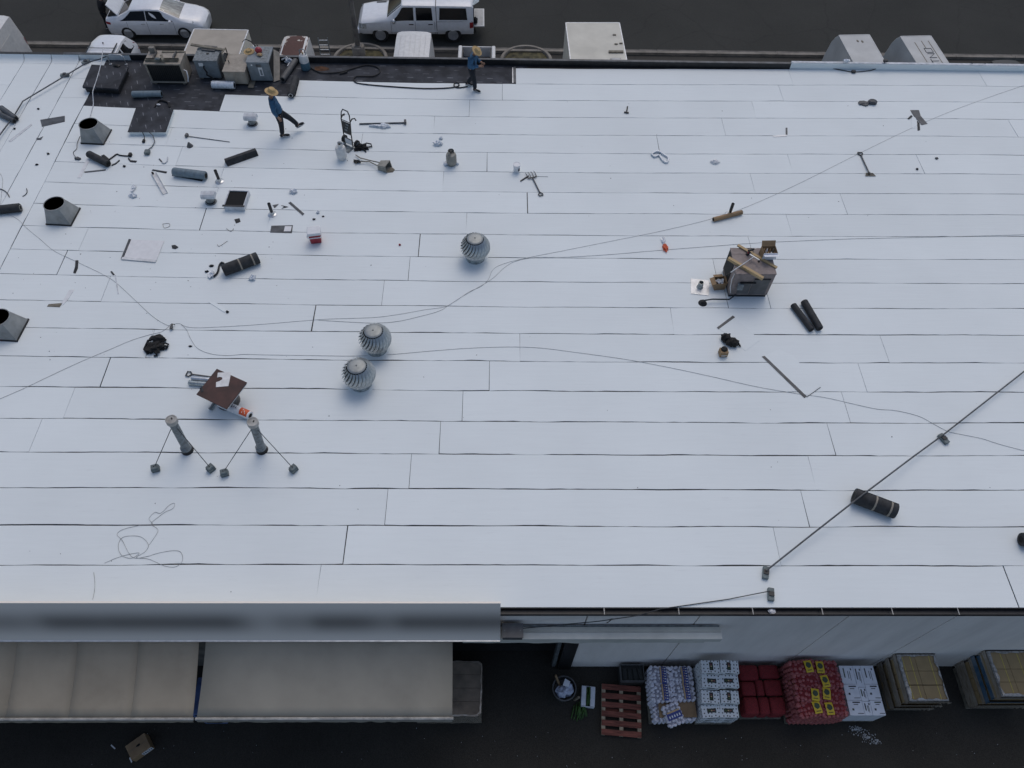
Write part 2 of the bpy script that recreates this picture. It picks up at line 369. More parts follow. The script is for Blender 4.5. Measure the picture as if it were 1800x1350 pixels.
def asphalt(key, c1, c2, scale=1.0, crack=True):
    m, t, b = newmat(key); N, L = t.nodes, t.links
    b.inputs['Roughness'].default_value = 0.9; b.inputs['Specular IOR Level'].default_value = 0.2
    g = N.new('ShaderNodeNewGeometry')
    n1 = N.new('ShaderNodeTexNoise'); n1.inputs['Scale'].default_value = 0.25 * scale; n1.inputs['Detail'].default_value = 8; n1.inputs['Roughness'].default_value = 0.6; L.new(g.outputs['Position'], n1.inputs['Vector'])
    n2 = N.new('ShaderNodeTexNoise'); n2.inputs['Scale'].default_value = 45; n2.inputs['Detail'].default_value = 3; L.new(g.outputs['Position'], n2.inputs['Vector'])
    mx = N.new('ShaderNodeMix'); mx.data_type = 'RGBA'; r = N.new('ShaderNodeMapRange'); r.inputs[1].default_value = 0.3; r.inputs[2].default_value = 0.7; L.new(n1.outputs[0], r.inputs[0]); L.new(r.outputs[0], mx.inputs[0])
    mx.inputs[6].default_value = (*c1, 1); mx.inputs[7].default_value = (*c2, 1)
    gr = N.new('ShaderNodeMix'); gr.data_type = 'RGBA'; gr.blend_type = 'MULTIPLY'; gr.inputs[0].default_value = 0.6; L.new(mx.outputs[2], gr.inputs[6])
    rg = N.new('ShaderNodeMapRange'); rg.inputs[1].default_value = 0.3; rg.inputs[2].default_value = 0.7; rg.inputs[3].default_value = 0.55; rg.inputs[4].default_value = 1.35; rg.clamp = False; L.new(n2.outputs[0], rg.inputs[0]); L.new(rg.outputs[0], gr.inputs[7])
    last = gr.outputs[2]
    if crack:
        wv = N.new('ShaderNodeTexNoise'); wv.inputs['Scale'].default_value = 0.6; wv.inputs['Detail'].default_value = 4; L.new(g.outputs['Position'], wv.inputs['Vector'])
        ad = N.new('ShaderNodeMix'); ad.data_type = 'RGBA'; ad.blend_type = 'ADD'; ad.inputs[0].default_value = 0.9; L.new(g.outputs['Position'], ad.inputs[6]); L.new(wv.outputs[1], ad.inputs[7])
        vo = N.new('ShaderNodeTexVoronoi'); vo.feature = 'DISTANCE_TO_EDGE'; vo.inputs['Scale'].default_value = 0.22; L.new(ad.outputs[2], vo.inputs['Vector'])
        rc = N.new('ShaderNodeMapRange'); rc.inputs[1].default_value = 0.004; rc.inputs[2].default_value = 0.012; rc.inputs[3].default_value = 0.16; rc.inputs[4].default_value = 0.0; L.new(vo.outputs[0], rc.inputs[0])
        ck = N.new('ShaderNodeMix'); ck.data_type = 'RGBA'; L.new(rc.outputs[0], ck.inputs[0]); L.new(last, ck.inputs[6]); ck.inputs[7].default_value = (0.012, 0.012, 0.012, 1); last = ck.outputs[2]
    L.new(last, b.inputs['Base Color'])
    bp = N.new('ShaderNodeBump'); bp.inputs['Strength'].default_value = 0.4; bp.inputs['Distance'].default_value = 0.01; L.new(n2.outputs[0], bp.inputs['Height']); L.new(bp.outputs[0], b.inputs['Normal'])
asphalt('street_asphalt', (0.036, 0.037, 0.034), (0.047, 0.048, 0.044))
asphalt('lot_asphalt', (0.045, 0.043, 0.040), (0.070, 0.067, 0.060))
asphalt('yard_asphalt', (0.036, 0.032, 0.026), (0.050, 0.045, 0.037), 2.0, crack=False)

def wallmat(key):
    m, t, b = newmat(key); N, L = t.nodes, t.links
    b.inputs['Roughness'].default_value = 0.8
    g = N.new('ShaderNodeNewGeometry'); mp = N.new('ShaderNodeMapping'); mp.inputs['Scale'].default_value = (2.2, 1, 0.35); L.new(g.outputs['Position'], mp.inputs[0])
    n1 = N.new('ShaderNodeTexNoise'); n1.inputs['Scale'].default_value = 0.9; n1.inputs['Detail'].default_value = 7; n1.inputs['Roughness'].default_value = 0.62; L.new(mp.outputs[0], n1.inputs['Vector'])
    r = N.new('ShaderNodeMapRange'); r.inputs[1].default_value = 0.35; r.inputs[2].default_value = 0.7; L.new(n1.outputs[0], r.inputs[0])
    mx = N.new('ShaderNodeMix'); mx.data_type = 'RGBA'; L.new(r.outputs[0], mx.inputs[0]); mx.inputs[6].default_value = (0.90, 0.85, 0.79, 1); mx.inputs[7].default_value = (0.77, 0.725, 0.67, 1)
    n2 = N.new('ShaderNodeTexNoise'); n2.inputs['Scale'].default_value = 5; n2.inputs['Detail'].default_value = 9; n2.inputs['Roughness'].default_value = 0.75; L.new(g.outputs['Position'], n2.inputs['Vector'])
    r2 = N.new('ShaderNodeMapRange'); r2.inputs[1].default_value = 0.6; r2.inputs[2].default_value = 0.8; r2.inputs[4].default_value = 0.5; L.new(n2.outputs[0], r2.inputs[0])
    m2 = N.new('ShaderNodeMix'); m2.data_type = 'RGBA'; L.new(r2.outputs[0], m2.inputs[0]); L.new(mx.outputs[2], m2.inputs[6]); m2.inputs[7].default_value = (0.45, 0.44, 0.42, 1)
    L.new(m2.outputs[2], b.inputs['Base Color'])
wallmat('wall_paint')

def rustroof(key):
    m, t, b = newmat(key); N, L = t.nodes, t.links
    b.inputs['Roughness'].default_value = 0.75
    tc = N.new('ShaderNodeTexCoord'); n1 = N.new('ShaderNodeTexNoise'); n1.inputs['Scale'].default_value = 1.5; n1.inputs['Detail'].default_value = 7; n1.inputs['Roughness'].default_value = 0.6
    L.new(tc.outputs['Object'], n1.inputs['Vector'])
    sx = N.new('ShaderNodeSeparateXYZ'); L.new(tc.outputs['Object'], sx.inputs[0])
    ab = N.new('ShaderNodeMath'); ab.operation = 'ABSOLUTE'; L.new(sx.outputs[1], ab.inputs[0])
    ad = N.new('ShaderNodeMath'); ad.operation = 'MULTIPLY_ADD'; L.new(ab.outputs[0], ad.inputs[0]); ad.inputs[1].default_value = 0.10; L.new(n1.outputs[0], ad.inputs[2])
    r = N.new('ShaderNodeMapRange'); r.inputs[1].default_value = 0.575; r.inputs[2].default_value = 0.60; L.new(ad.outputs[0], r.inputs[0])
    n2 = N.new('ShaderNodeTexNoise'); n2.inputs['Scale'].default_value = 8; L.new(tc.outputs['Object'], n2.inputs['Vector'])
    ru = N.new('ShaderNodeMix'); ru.data_type = 'RGBA'; L.new(n2.outputs[0], ru.inputs[0]); ru.inputs[6].default_value = (0.055, 0.022, 0.018, 1); ru.inputs[7].default_value = (0.11, 0.045, 0.035, 1)
    mx = N.new('ShaderNodeMix'); mx.data_type = 'RGBA'; L.new(r.outputs[0], mx.inputs[0]); L.new(ru.outputs[2], mx.inputs[6]); mx.inputs[7].default_value = (0.58, 0.54, 0.48, 1)
    L.new(mx.outputs[2], b.inputs['Base Color'])
rustroof('rust_roof')

def dotted(key):
    """white carton with a scatter of small dark printed dots"""
    m, t, b = newmat(key); N, L = t.nodes, t.links
    b.inputs['Roughness'].default_value = 0.6
    tc = N.new('ShaderNodeTexCoord'); vo = N.new('ShaderNodeTexVoronoi'); vo.voronoi_dimensions = '2D'; vo.inputs['Scale'].default_value = 11.0; vo.inputs['Randomness'].default_value = 0.35
    s3 = N.new('ShaderNodeSeparateXYZ'); L.new(tc.outputs['Object'], s3.inputs[0]); c3 = N.new('ShaderNodeCombineXYZ')
    for q, f in ((0, 0.9), (1, 0.7)):
        ma = N.new('ShaderNodeMath'); ma.operation = 'MULTIPLY_ADD'; L.new(s3.outputs[2], ma.inputs[0]); ma.inputs[1].default_value = f; L.new(s3.outputs[q], ma.inputs[2]); L.new(ma.outputs[0], c3.inputs[q])
    L.new(c3.outputs[0], vo.inputs['Vector'])
    r = N.new('ShaderNodeMath'); r.operation = 'LESS_THAN'; r.inputs[1].default_value = 0.19; L.new(vo.outputs[0], r.inputs[0])
    mx = N.new('ShaderNodeMix'); mx.data_type = 'RGBA'; L.new(r.outputs[0], mx.inputs[0]); mx.inputs[6].default_value = (0.70, 0.72, 0.72, 1); mx.inputs[7].default_value = (0.03, 0.035, 0.04, 1)
    L.new(mx.outputs[2], b.inputs['Base Color'])
dotted('carton_dotted')

def signmat(key):
    """faded sign sheet: soft dark remains of lettering on pale grey metal"""
    m, t, b = newmat(key); N, L = t.nodes, t.links
    b.inputs['Roughness'].default_value = 0.5
    tc = N.new('ShaderNodeTexCoord'); mp = N.new('ShaderNodeMapping'); mp.inputs['Scale'].default_value = (0.34, 0.0, 0.0); L.new(tc.outputs['Object'], mp.inputs[0])
    n = N.new('ShaderNodeTexNoise'); n.inputs['Scale'].default_value = 1.0; n.inputs['Detail'].default_value = 1.5; L.new(mp.outputs[0], n.inputs['Vector'])
    r = N.new('ShaderNodeMapRange'); r.interpolation_type = 'SMOOTHSTEP'; r.inputs[1].default_value = 0.28; r.inputs[2].default_value = 0.52; L.new(n.outputs[0], r.inputs[0])
    sx = N.new('ShaderNodeSeparateXYZ'); L.new(tc.outputs['Object'], sx.inputs[0])
    # lettering band across the middle of the sheet (v runs 0 at the foot to 1 at the head)
    d = N.new('ShaderNodeMath'); d.operation = 'SUBTRACT'; L.new(sx.outputs[2], d.inputs[0]); d.inputs[1].default_value = 0.66
    a = N.new('ShaderNodeMath'); a.operation = 'ABSOLUTE'; L.new(d.outputs[0], a.inputs[0])
    rb = N.new('ShaderNodeMapRange'); rb.interpolation_type = 'SMOOTHSTEP'; rb.inputs[1].default_value = 0.0; rb.inputs[2].default_value = 0.60; rb.inputs[3].default_value = 1.0; rb.inputs[4].default_value = 0.0; L.new(a.outputs[0], rb.inputs[0])
    mu = N.new('ShaderNodeMath'); mu.operation = 'MULTIPLY'; L.new(r.outputs[0], mu.inputs[0]); L.new(rb.outputs[0], mu.inputs[1])
    mx = N.new('ShaderNodeMix'); mx.data_type = 'RGBA'; L.new(mu.outputs[0], mx.inputs[0]); mx.inputs[6].default_value = (0.80, 0.74, 0.66, 1); mx.inputs[7].default_value = (0.24, 0.225, 0.205, 1)
    L.new(mx.outputs[2], b.inputs['Base Color'])
signmat('sign_faded')
# ================================================================== SETTING
g = MB(); g.add([(-700, -300, GZ - 0.008), (700, -300, GZ - 0.008), (700, 1500, GZ - 0.008), (-700, 1500, GZ - 0.008)], [(0, 1, 2, 3)])
g.build('ground', 'lot_asphalt', kind='structure')
g = MB(); g.add([(-120, 35.05, GZ - 0.002), (120, 35.05, GZ - 0.002), (120, 52, GZ - 0.002), (-120, 52, GZ - 0.002)], [(0, 1, 2, 3)])
g.build('street', 'street_asphalt', kind='structure')
g = MB(); g.add([(-60, -30, GZ - 0.003), (60, -30, GZ - 0.003), (60, 5.4, GZ - 0.003), (-60, 5.4, GZ - 0.003)], [(0, 1, 2, 3)])
g.build('yard', 'yard_asphalt', kind='structure')
# kerb in cast lengths with open joints, gutter pan beside it
kerb = thing('kerb', None, None, (0, 34.72, GZ)); tag(kerb, kind='structure')
km = MB().box((0, 0, 0.06), (3.03, 0.17, 0.15)).mesh('kerb_stone'); km.materials.append(MAT('concrete'))
gm = MB().box((0, 0.24, -0.01), (3.03, 0.30, 0.045)).mesh('gutter_slab'); gm.materials.append(MAT('gutter_concrete'))
for k in range(-12, 13):
    for nm, me in (('kerb_stone', km), ('gutter_slab', gm)):
        o = bpy.data.objects.new(nm, me); COL.objects.link(o); o.parent = kerb; o.location = (k * 3.05 + 0.3, 0, 0)
# far side pavement of the street (just beyond the frame)
g = MB().box((0, 54, GZ + 0.05), (240, 4, 0.16)); g.build('pavement', 'concrete', kind='structure')

# ------------------------------------------------------------------ the building
WS = 0.978                                  # exposed width of one roofing sheet
Y0 = 23.93504511 * 1.07                     # far edge of the first row
XR = 24.0
XL = -26.0
YN = 25.74                                  # inner face of the far parapet
YS = 4.965                                  # outer face of the front wall
building = thing('commercial_building', 'long low commercial building under a white sheet roof', 'building', (0, 15, GZ))
def under(p): return (p[0], p[1] - 15, p[2] - GZ)
class WB(MB):                                # builder whose coordinates are relative to the building's base
    def build(s, *a, **k):
        s.v = [under(p) for p in s.v]
        return MB.build(s, *a, **k)

g = WB().box(((XL + XR) / 2, (YN + 5.06) / 2, -0.16), (XR - XL, YN - 5.06, 0.29))
roof = g.build('roof', 'bitumen', building)
# dark felt laid where the white sheets are still missing
ul = WB(); ul.add([(-15.6, 25.73, -0.011), (1.0, 25.73, -0.011), (1.0, 22.5, -0.011), (-15.6, 22.5, -0.011)], [(3, 2, 1, 0)])
ulo = ul.build('underlayment', 'underlay', roof)
ul = WB(); ul.add([(-15.6, 25.72, -0.0085), (-12.2, 25.72, -0.0085), (-12.2, 22.5, -0.0085), (-15.6, 22.5, -0.0085)], [(3, 2, 1, 0)])
ul.build('underlayment', 'underlay_turned', roof)
for o in roof.children: o.location = (0, 0, 0)

def dev(X, Y):
    a, b = X / 10, (Y - 15) / 10
    c = (((0, 0), -0.0503), ((0, 1), -0.0547), ((0, 2), 0.0172), ((1, 0), -0.0015), ((1, 1), 0.0344), ((1, 2), 0.0207), ((2, 0), 0.057), ((2, 1), 0.0834), ((2, 2), 0.0059), ((3, 0), -0.0108), ((3, 1), -0.0381))
    a = max(-1.6, min(1.6, a))
    return sum(k * a ** i * b ** j for (i, j), k in c)
def line(i, X):                              # world Y of lap line i at X
    y = Y0 - i * WS
    if i >= 21: return 5.085
    return y + dev(X, y) + 0.020 * mnoise.noise(Vector((X * 0.5, i * 7.3, 0))) + 0.007 * mnoise.noise(Vector((X * 2.1, i * 3.1, 5)))
SEAMS = {0: [(1390, 135), (1725, 135)], 1: [(883, 161), (1373, 164)], 2: [(825, 191), (1326, 194)], 3: [(441, 214), (763, 220), (1272, 223), (1781, 226)],
 4: [(294, 247), (635, 251), (1157, 255)], 5: [(315, 274), (856, 285), (1390, 290), (1619, 291)], 6: [(389, 310), (779, 318), (1323, 322)],
 7: [(378, 349), (927, 356), (1483, 358)], 8: [(357, 384), (472, 391), (820, 392), (1387, 395)], 9: [(147, 420), (737, 431), (1318, 428)],
 10: [(109, 462), (719, 472), (1256, 470)], 11: [(186, 507), (673, 516), (1278, 530), (1352, 530)], 12: [(551, 560), (1182, 565)], 13: [(265, 600), (914, 610), (1555, 613)],
 14: [(185, 654), (860, 661), (1516, 663)], 15: [(122, 707), (813, 713), (1487, 716)], 16: [(63, 764), (773, 769), (1461, 771)],
 17: [(721, 828), (1427, 828)], 18: [(679, 891), (1415, 894)], 19: [(607, 958), (1366, 960)], 20: [(560, 1025), (1776, 1028)]}
STRONG = {(8, 0), (10, 0), (12, 0), (19, 0), (14, 0), (20, 1), (9, 1), (7, 1)}
START = {0: (907, 133), 1: (523, 155), 2: (390, 183)}     # where the white sheets begin in the unfinished corner
XB = -14.86                                  # joint with the cross-laid sheets on the left
def sheet(pts_top, pts_bot, name='roof_sheet', z=0.0):
    n = len(pts_top); vs = []
    for p in pts_top + pts_bot: vs.append((p[0], p[1], z))
    for p in pts_top + pts_bot: vs.append((p[0], p[1], z - 0.013))
    fs = [(n + k, n + k + 1, k + 1, k) for k in range(n - 1)]
    N2 = 2 * n
    fs += [(k, k + 1, N2 + k + 1, N2 + k) for k in range(n - 1)]
    fs += [(n + k + 1, n + k, N2 + n + k, N2 + n + k + 1) for k in range(n - 1)]
    fs += [(0, N2, N2 + n, n), (n - 1, 2 * n - 1, N2 + 2 * n - 1, N2 + n - 1)]
    b = WB(); b.add(vs, fs)
    o = b.build(name, 'membrane', roof); o.location = (0, 0, 0)
    return o
def gap(X, k, lo=0.004, hi=0.019):           # ragged lap: bitumen squeezed out unevenly
    t = 0.5 + 0.9 * mnoise.noise(Vector((X * 0.8, k * 11.7, 2))) + 0.5 * mnoise.noise(Vector((X * 6, k * 5.1, 9)))
    return lo + (hi - lo) * max(0, min(1, t))
for i in range(21):
    xs = [XB + 0.012 if i > 2 else None]
    if i in START: xs = [at(*START[i]).x]
    cuts = [at(*p).x for p in SEAMS[i]]
    edges = [xs[0]] + sorted(c for c in cuts if c > xs[0] + 0.3) + [XR]
    nb = len(edges) - 1
    for k in range(nb):
        st = 0.014 if any((i, j) in STRONG and abs(cuts[j] - edges[k]) < 0.05 for j in range(len(cuts))) else 0.005
        en = 0.014 if any((i, j) in STRONG and abs(cuts[j] - edges[k + 1]) < 0.05 for j in range(len(cuts))) else 0.005
        a, b = edges[k] + (st if k else 0), edges[k + 1] - (en if k < nb - 1 else 0)
        n = max(3, int((b - a) / 0.22))
        X = [a + (b - a) * q / n for q in range(n + 1)]
        big = 0.034 if i > 11 else (0.026 if i > 5 else 0.023)
        top = [(x, min(line(i, x), YN - 0.01) - (gap(x, i + 0.4 * k, 0.003, 0.006) if i else 0)) for x in X]
        bot = [(x, line(i + 1, x) + (gap(x, i + 50 + 0.4 * k, 0.004, big) if i < 20 else 0)) for x in X]
        # end joints are not quite square
        sk = rng.uniform(-0.012, 0.012)
        if 0 < k: bot[0] = (bot[0][0] + sk, bot[0][1]); bot[1] = (bot[1][0] + sk * .5, bot[1][1])
        sheet(top, bot)
# cross-laid sheets on the left part of the roof
lx = [XB + 0.004, -15.84, -16.85, -17.87, -18.9, -19.95, -21.0, -22.05, -23.1]
for k in range(len(lx) - 1):
    cut = {0: [23.4, 24.55], 1: [15.0], 2: [20.4, 12.0], 3: [24.1, 17.6]}.get(k, [19 + k % 3])
    ys = [5.085] + sorted(cut) + [YN - 0.012]
    for q in range(len(ys) - 1):
        a, b = ys[q] + 0.005, ys[q + 1] - 0.005
        if k == 0 and q == len(ys) - 2: pass
        n = max(3, int((b - a) / 0.22)); Y = [a + (b - a) * j / n for j in range(n + 1)]
        right = [(lx[k] - gap(y, k + 90, 0.006, 0.026) + 0.02 * mnoise.noise(Vector((y * .3, k, 1))), y) for y in Y]
        left = [(lx[k + 1] + 0.004 + 0.02 * mnoise.noise(Vector((y * .3, k + 1, 1))), y) for y in Y]
        sheet(right[::-1], left[::-1])
# far parapet: black upstand on the middle part, white on the right, sheets turned up on the left
x_lb, x_mid, x_rb = -13.95, -15.0, at(1388, 121).x
def upstand(name, x0, x1, matk, h=0.28, t=0.09, face=0.02):
    b = WB(); b.box(((x0 + x1) / 2, YN + t / 2, h / 2 - 0.1), (x1 - x0, t, h + 0.2)); o = b.build(name, matk, building); return o
upstand('parapet', XL, x_lb, 'membrane', 0.19)
upstand('parapet', x_lb, x_rb, 'black_metal', 0.205)
upstand('parapet', x_rb, XR, 'membrane', 0.25)
k = -0
for x0, x1, m_, h in ((XL, -16.4, 'trim_black', 0.20), (-16.4, x_rb, 'conduit', 0.215), (x_rb, XR, 'membrane_edge', 0.262)):
    n = int((x1 - x0) / 3) + 1
    for q in range(n):
        a, b2 = x0 + (x1 - x0) * q / n, x0 + (x1 - x0) * (q + 1) / n
        b = WB(); b.box(((a + b2) / 2, YN + 0.045, h - 0.008 + 0.0015 * (q % 2)), (b2 - a - 0.006, 0.11, 0.02)); b.build('coping', m_, building)
# turned-up sheets on the left parapet
for k in range(1, 8):
    b = WB(); x0, x1 = lx[k + 1] + 0.01, lx[k] - 0.01
    vs = []
    for yy, zz in ((YN - 0.30, 0.004), (YN - 0.16, 0.025), (YN - 0.07, 0.09), (YN - 0.03, 0.15), (YN - 0.012, 0.185)): vs += [(x0, yy, zz), (x1, yy, zz)]
    b.add(vs, [(2 * j, 2 * j + 1, 2 * j + 3, 2 * j + 2) for j in range(4)])
    o = b.build('flashing', 'membrane', building, smooth=60)
# far wall, end walls
b = WB(); b.box(((XL + XR) / 2, 25.84, (GZ - 0.12) / 2), (XR - XL, 0.18, -GZ - 0.14)); b.build('wall', 'wall_paint', building)
b = WB(); b.box((XL + 0.1, 15.4, (GZ - 0.31) / 2), (0.24, 20.6, -GZ - 0.33)); b.build('wall', 'wall_paint', building)
b = WB(); b.box((XR - 0.1, 15.4, (GZ - 0.31) / 2), (0.24, 20.6, -GZ - 0.33)); b.build('wall', 'wall_paint', building)
# front wall: panels with open joints, door opening left of x = 1.98
jx = [2.05, 4.62, 8.05, 10.55, 14.0, 17.5, 21.0, XR - 0.24]
for k in range(len(jx) - 1):
    b = WB(); b.box(((jx[k] + jx[k + 1]) / 2, YS + 0.10, (GZ - 0.17) / 2 - 0.002), (jx[k + 1] - jx[k] - 0.03, 0.2, -GZ - 0.18))
    b.build('wall_panel', 'wall_paint', building, bevel=0.006)
b = WB(); b.box((13, YS + 0.24, (GZ - 0.3) / 2), (21.6, 0.05, -GZ - 0.32)); b.build('wall', 'gutter_concrete', building)
# lintel over the door opening and walls of the shop front beyond the awnings
b = WB(); b.box(((XL + 2.03) / 2, YS + 0.10, -0.905), (2.03 - XL, 0.2, 1.47)); b.build('lintel', 'wall_paint', building)
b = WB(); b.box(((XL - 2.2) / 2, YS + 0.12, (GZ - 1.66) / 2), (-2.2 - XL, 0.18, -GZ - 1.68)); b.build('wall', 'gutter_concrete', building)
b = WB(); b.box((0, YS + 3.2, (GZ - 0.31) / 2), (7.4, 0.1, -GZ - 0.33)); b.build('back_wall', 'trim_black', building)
# door jambs at the right side of the opening
b = WB(); b.box((1.86, YS - 0.02, (GZ - 1.7) / 2), (0.36, 0.12, -GZ - 1.72)); b.build('door_jamb', 'trim_black', building)
b = WB(); b.box((1.55, YS - 0.03, (GZ - 1.7) / 2 + 0.2), (0.09, 0.14, -GZ - 2.2)); b.build('door_track', 'grey_steel', building)
# black roof gutter along the front edge with straps
b = WB(); gx0, gx1 = at(878, 1070).x, XR
for (yy, zz, dy, dz) in ((5.012, -0.128, 0.146, 0.018), (4.935, -0.072, 0.012, 0.13), (5.079, -0.07, 0.012, 0.125)): b.box(((gx0 + gx1) / 2, yy, zz), (gx1 - gx0, dy, dz))
gut = b.build('gutter', 'black_metal', building)
for px in (1062, 1193, 1323, 1445, 1568, 1684):
    x = at(px, 1072).x
    b = WB(); b.box((x, 5.0, -0.004), (0.018, 0.155, 0.006)); b.build('gutter_strap', 'pipe_cap', building)
b = WB(); b.box(((XL + gx0) / 2, 5.07, -0.07), (gx0 - XL, 0.02, 0.14)); b.build('roof_edge', 'black_metal', building)
# rust run on the wall by the retracted awning
b = WB(); rp = Vector((2.62, YS - 0.003, -0.42))
b.add([(2.60, YS - 0.004, -0.45), (2.66, YS - 0.004, -0.45), (2.57, YS - 0.004, -0.82), (2.53, YS - 0.004, -0.82)], [(0, 1, 3, 2)]); b.build('rust_stain', 'smear', building)

# ------------------------------------------------------------------ sign sheet over the shop front
sx1 = 0.06
sg = thing('shop_sign', 'long slanted grey sign sheet with faded dark lettering over the tan awnings', 'sign', (-11.0, 4.57, -0.78))
L_ = 24.0
b = MB(); b.box((0, 0, 0.665), (L_, 0.05, 1.33)); o = b.build('sign_face', 'sign_faded', sg); o.location = (sx1 + 11.0 - L_ / 2, 0.0, 0.0); o.rotation_euler = (-rad(21), 0, 0)
b = MB(); b.box((0, -0.01, 0.0), (L_, 0.07, 0.05)); o = b.build('sign_frame', 'aluminium', sg); o.location = (sx1 + 11.0 - L_ / 2, 0, 0)
# ------------------------------------------------------------------ awnings
def awning(name, label, x0b, x1b, x0f, x1f, matk, seams):
    zb, zf, yb, yf = -0.98, -1.74, 4.80, at(500, 1261, -1.74).y
    t = thing(name, label, 'awning', ((x0b + x1b) / 2, yb, zb)); ox, oy, oz = t.location
    def P(u, v): # u across 0..1, v down 0..1
        xa = x0b + (x1b - x0b) * u; xf = x0f + (x1f - x0f) * u
        return Vector((xa + (xf - xa) * v - ox, yb + (yf - yb) * v - oy, zb + (zf - zb) * v - oz - 0.05 * math.sin(PI * v)))
    sp = [0] + seams + [1]
    for k in range(len(sp) - 1):
        b = MB(); nu, nv = 6, 8; vs = []; fs = []
        for i in range(nu + 1):
            for j in range(nv + 1):
                u = sp[k] + (sp[k + 1] - sp[k]) * i / nu
                if 0 < k and i == 0: u += 0.00018
                p = P(u, j / nv); p.z += 0.005 * mnoise.noise(Vector((u * 9, j * .4, k))) 
                vs.append(p)
        for i in range(nu):
            for j in range(nv):
                a = i * (nv + 1) + j; fs.append((a, a + 1, a + nv + 2, a + nv + 1))
        b.add(vs, fs); o = b.build('cloth_panel', matk, t, smooth=60)
        s = o.modifiers.new('solid', 'SOLIDIFY'); s.thickness = 0.006
    b = MB(); a, c = P(0, 1), P(1, 1); b.cyl(a + Vector((-.02, -.03, -.0)), c + Vector((.03, -.03, 0)), 0.035, n=8); b.build('front_bar', 'pipe_cap', t)
    # scalloped valance
    b = MB(); n = int((c - a).length / 0.06); vs = []; fs = []
    for i in range(n + 1):
        p = a.lerp(c, i / n); d = 0.12 + 0.035 * abs(math.sin(i * 0.06 / 0.36 * PI))
        q = 0.02 * mnoise.noise(Vector((i * .3, 3, x0b)))
        vs += [p + Vector((0, -0.068, -0.02)), p + Vector((0, -0.08 + q, -d))]
    fs = [(2 * i, 2 * i + 1, 2 * i + 3, 2 * i + 2) for i in range(n)]
    b.add(vs, fs); o = b.build('valance', matk, t); s = o.modifiers.new('solid', 'SOLIDIFY'); s.thickness = 0.004
    for u in (0.12, 0.88):
        b = MB(); p0 = P(u, 0.03) + Vector((0, 0, -0.35)); p1 = P(u, 0.97) + Vector((0, 0, -0.06)); b.tube([p0, (p0 + p1) / 2 + Vector((0, 0, -0.1)), p1], 0.022); b.build('arm', 'aluminium', t)
    return t
zf = -1.74
awning('tan_awning', 'tan canvas awning with dark seams, the left of the two below the sign', -19.0, at(348, 1122, -0.98).x, -19.2, at(339, 1261, zf).x, 'awning_tan', [0.26, 0.40, 0.655, 0.77, 0.885])
awning('plain_awning', 'plain grey-beige canvas awning, the right of the two below the sign', at(361, 1122, -0.98).x, at(795, 1122, -0.98).x, at(346, 1261, zf).x, at(795, 1261, zf).x, 'awning_grey', [])
# retracted awning in its cassette on the wall
cx0, cx1 = -0.9, 5.22
t = thing('retracted_awning', 'long cream awning cassette, rolled in, fixed to the wall above the door', 'awning', ((cx0 + cx1) / 2, 4.9, -1.1))
b = MB(); Lc = cx1 - cx0
b.add([(-Lc / 2, 0.0, 0.20), (Lc / 2, 0.0, 0.20), (Lc / 2, -0.14, 0.285), (-Lc / 2, -0.14, 0.285), (-Lc / 2, 0.0, 0.05), (Lc / 2, 0.0, 0.05), (Lc / 2, -0.14, 0.05), (-Lc / 2, -0.14, 0.05)], [(3, 2, 1, 0), (4, 5, 6, 7), (0, 1, 5, 4), (1, 2, 6, 5), (2, 3, 7, 6), (3, 0, 4, 7)])
b.build('cassette', 'cassette', t, bevel=0.006)
b = MB(); b.box((0.0, -0.225, 0.165), (Lc, 0.16, 0.24)); b.build('front_rail', 'cassette', t, bevel=0.012)
b = MB(); b.box((0, 0.018, 0.205), (Lc - 0.02, 0.03, 0.02)); b.build('wall_plate', 'grey_steel', t)
b = MB(); n = 90; vs = []
for i in range(n + 1):
    x = -Lc / 2 + 0.08 + (Lc - 0.42) * i / n
    vs += [(x, -0.27, 0.05), (x, -0.285 + 0.02 * mnoise.noise(Vector((x * 2, 0, 0))), -0.10 - 0.03 * abs(math.sin(x * 4.4)) - 0.02 * mnoise.noise(Vector((x * 3, 1, 0))))]
b.add(vs, [(2 * i, 2 * i + 1, 2 * i + 3, 2 * i + 2) for i in range(n)]); o = b.build('valance', 'cassette', t); s = o.modifiers.new('solid', 'SOLIDIFY'); s.thickness = 0.005
t = thing('junction_box', 'dark square electrical box on the cream awning cassette', 'box', (0.34, 4.72, -0.80))
b = MB(); b.box((0, 0, 0.12), (0.46, 0.30, 0.24)); b.build('case', 'unit_brown_dark', t, bevel=0.02)
b = MB(); b.box((0, 0, 0.25), (0.49, 0.33, 0.02)); b.build('lid', 'unit_brown_dark', t, bevel=0.006)
for q in (-1, 1):
    b = MB(); b.cyl((0.18 * q, 0.0, 0.255), (0.18 * q, 0, 0.266), 0.014, n=8); b.build('screw', 'grey_steel', t)
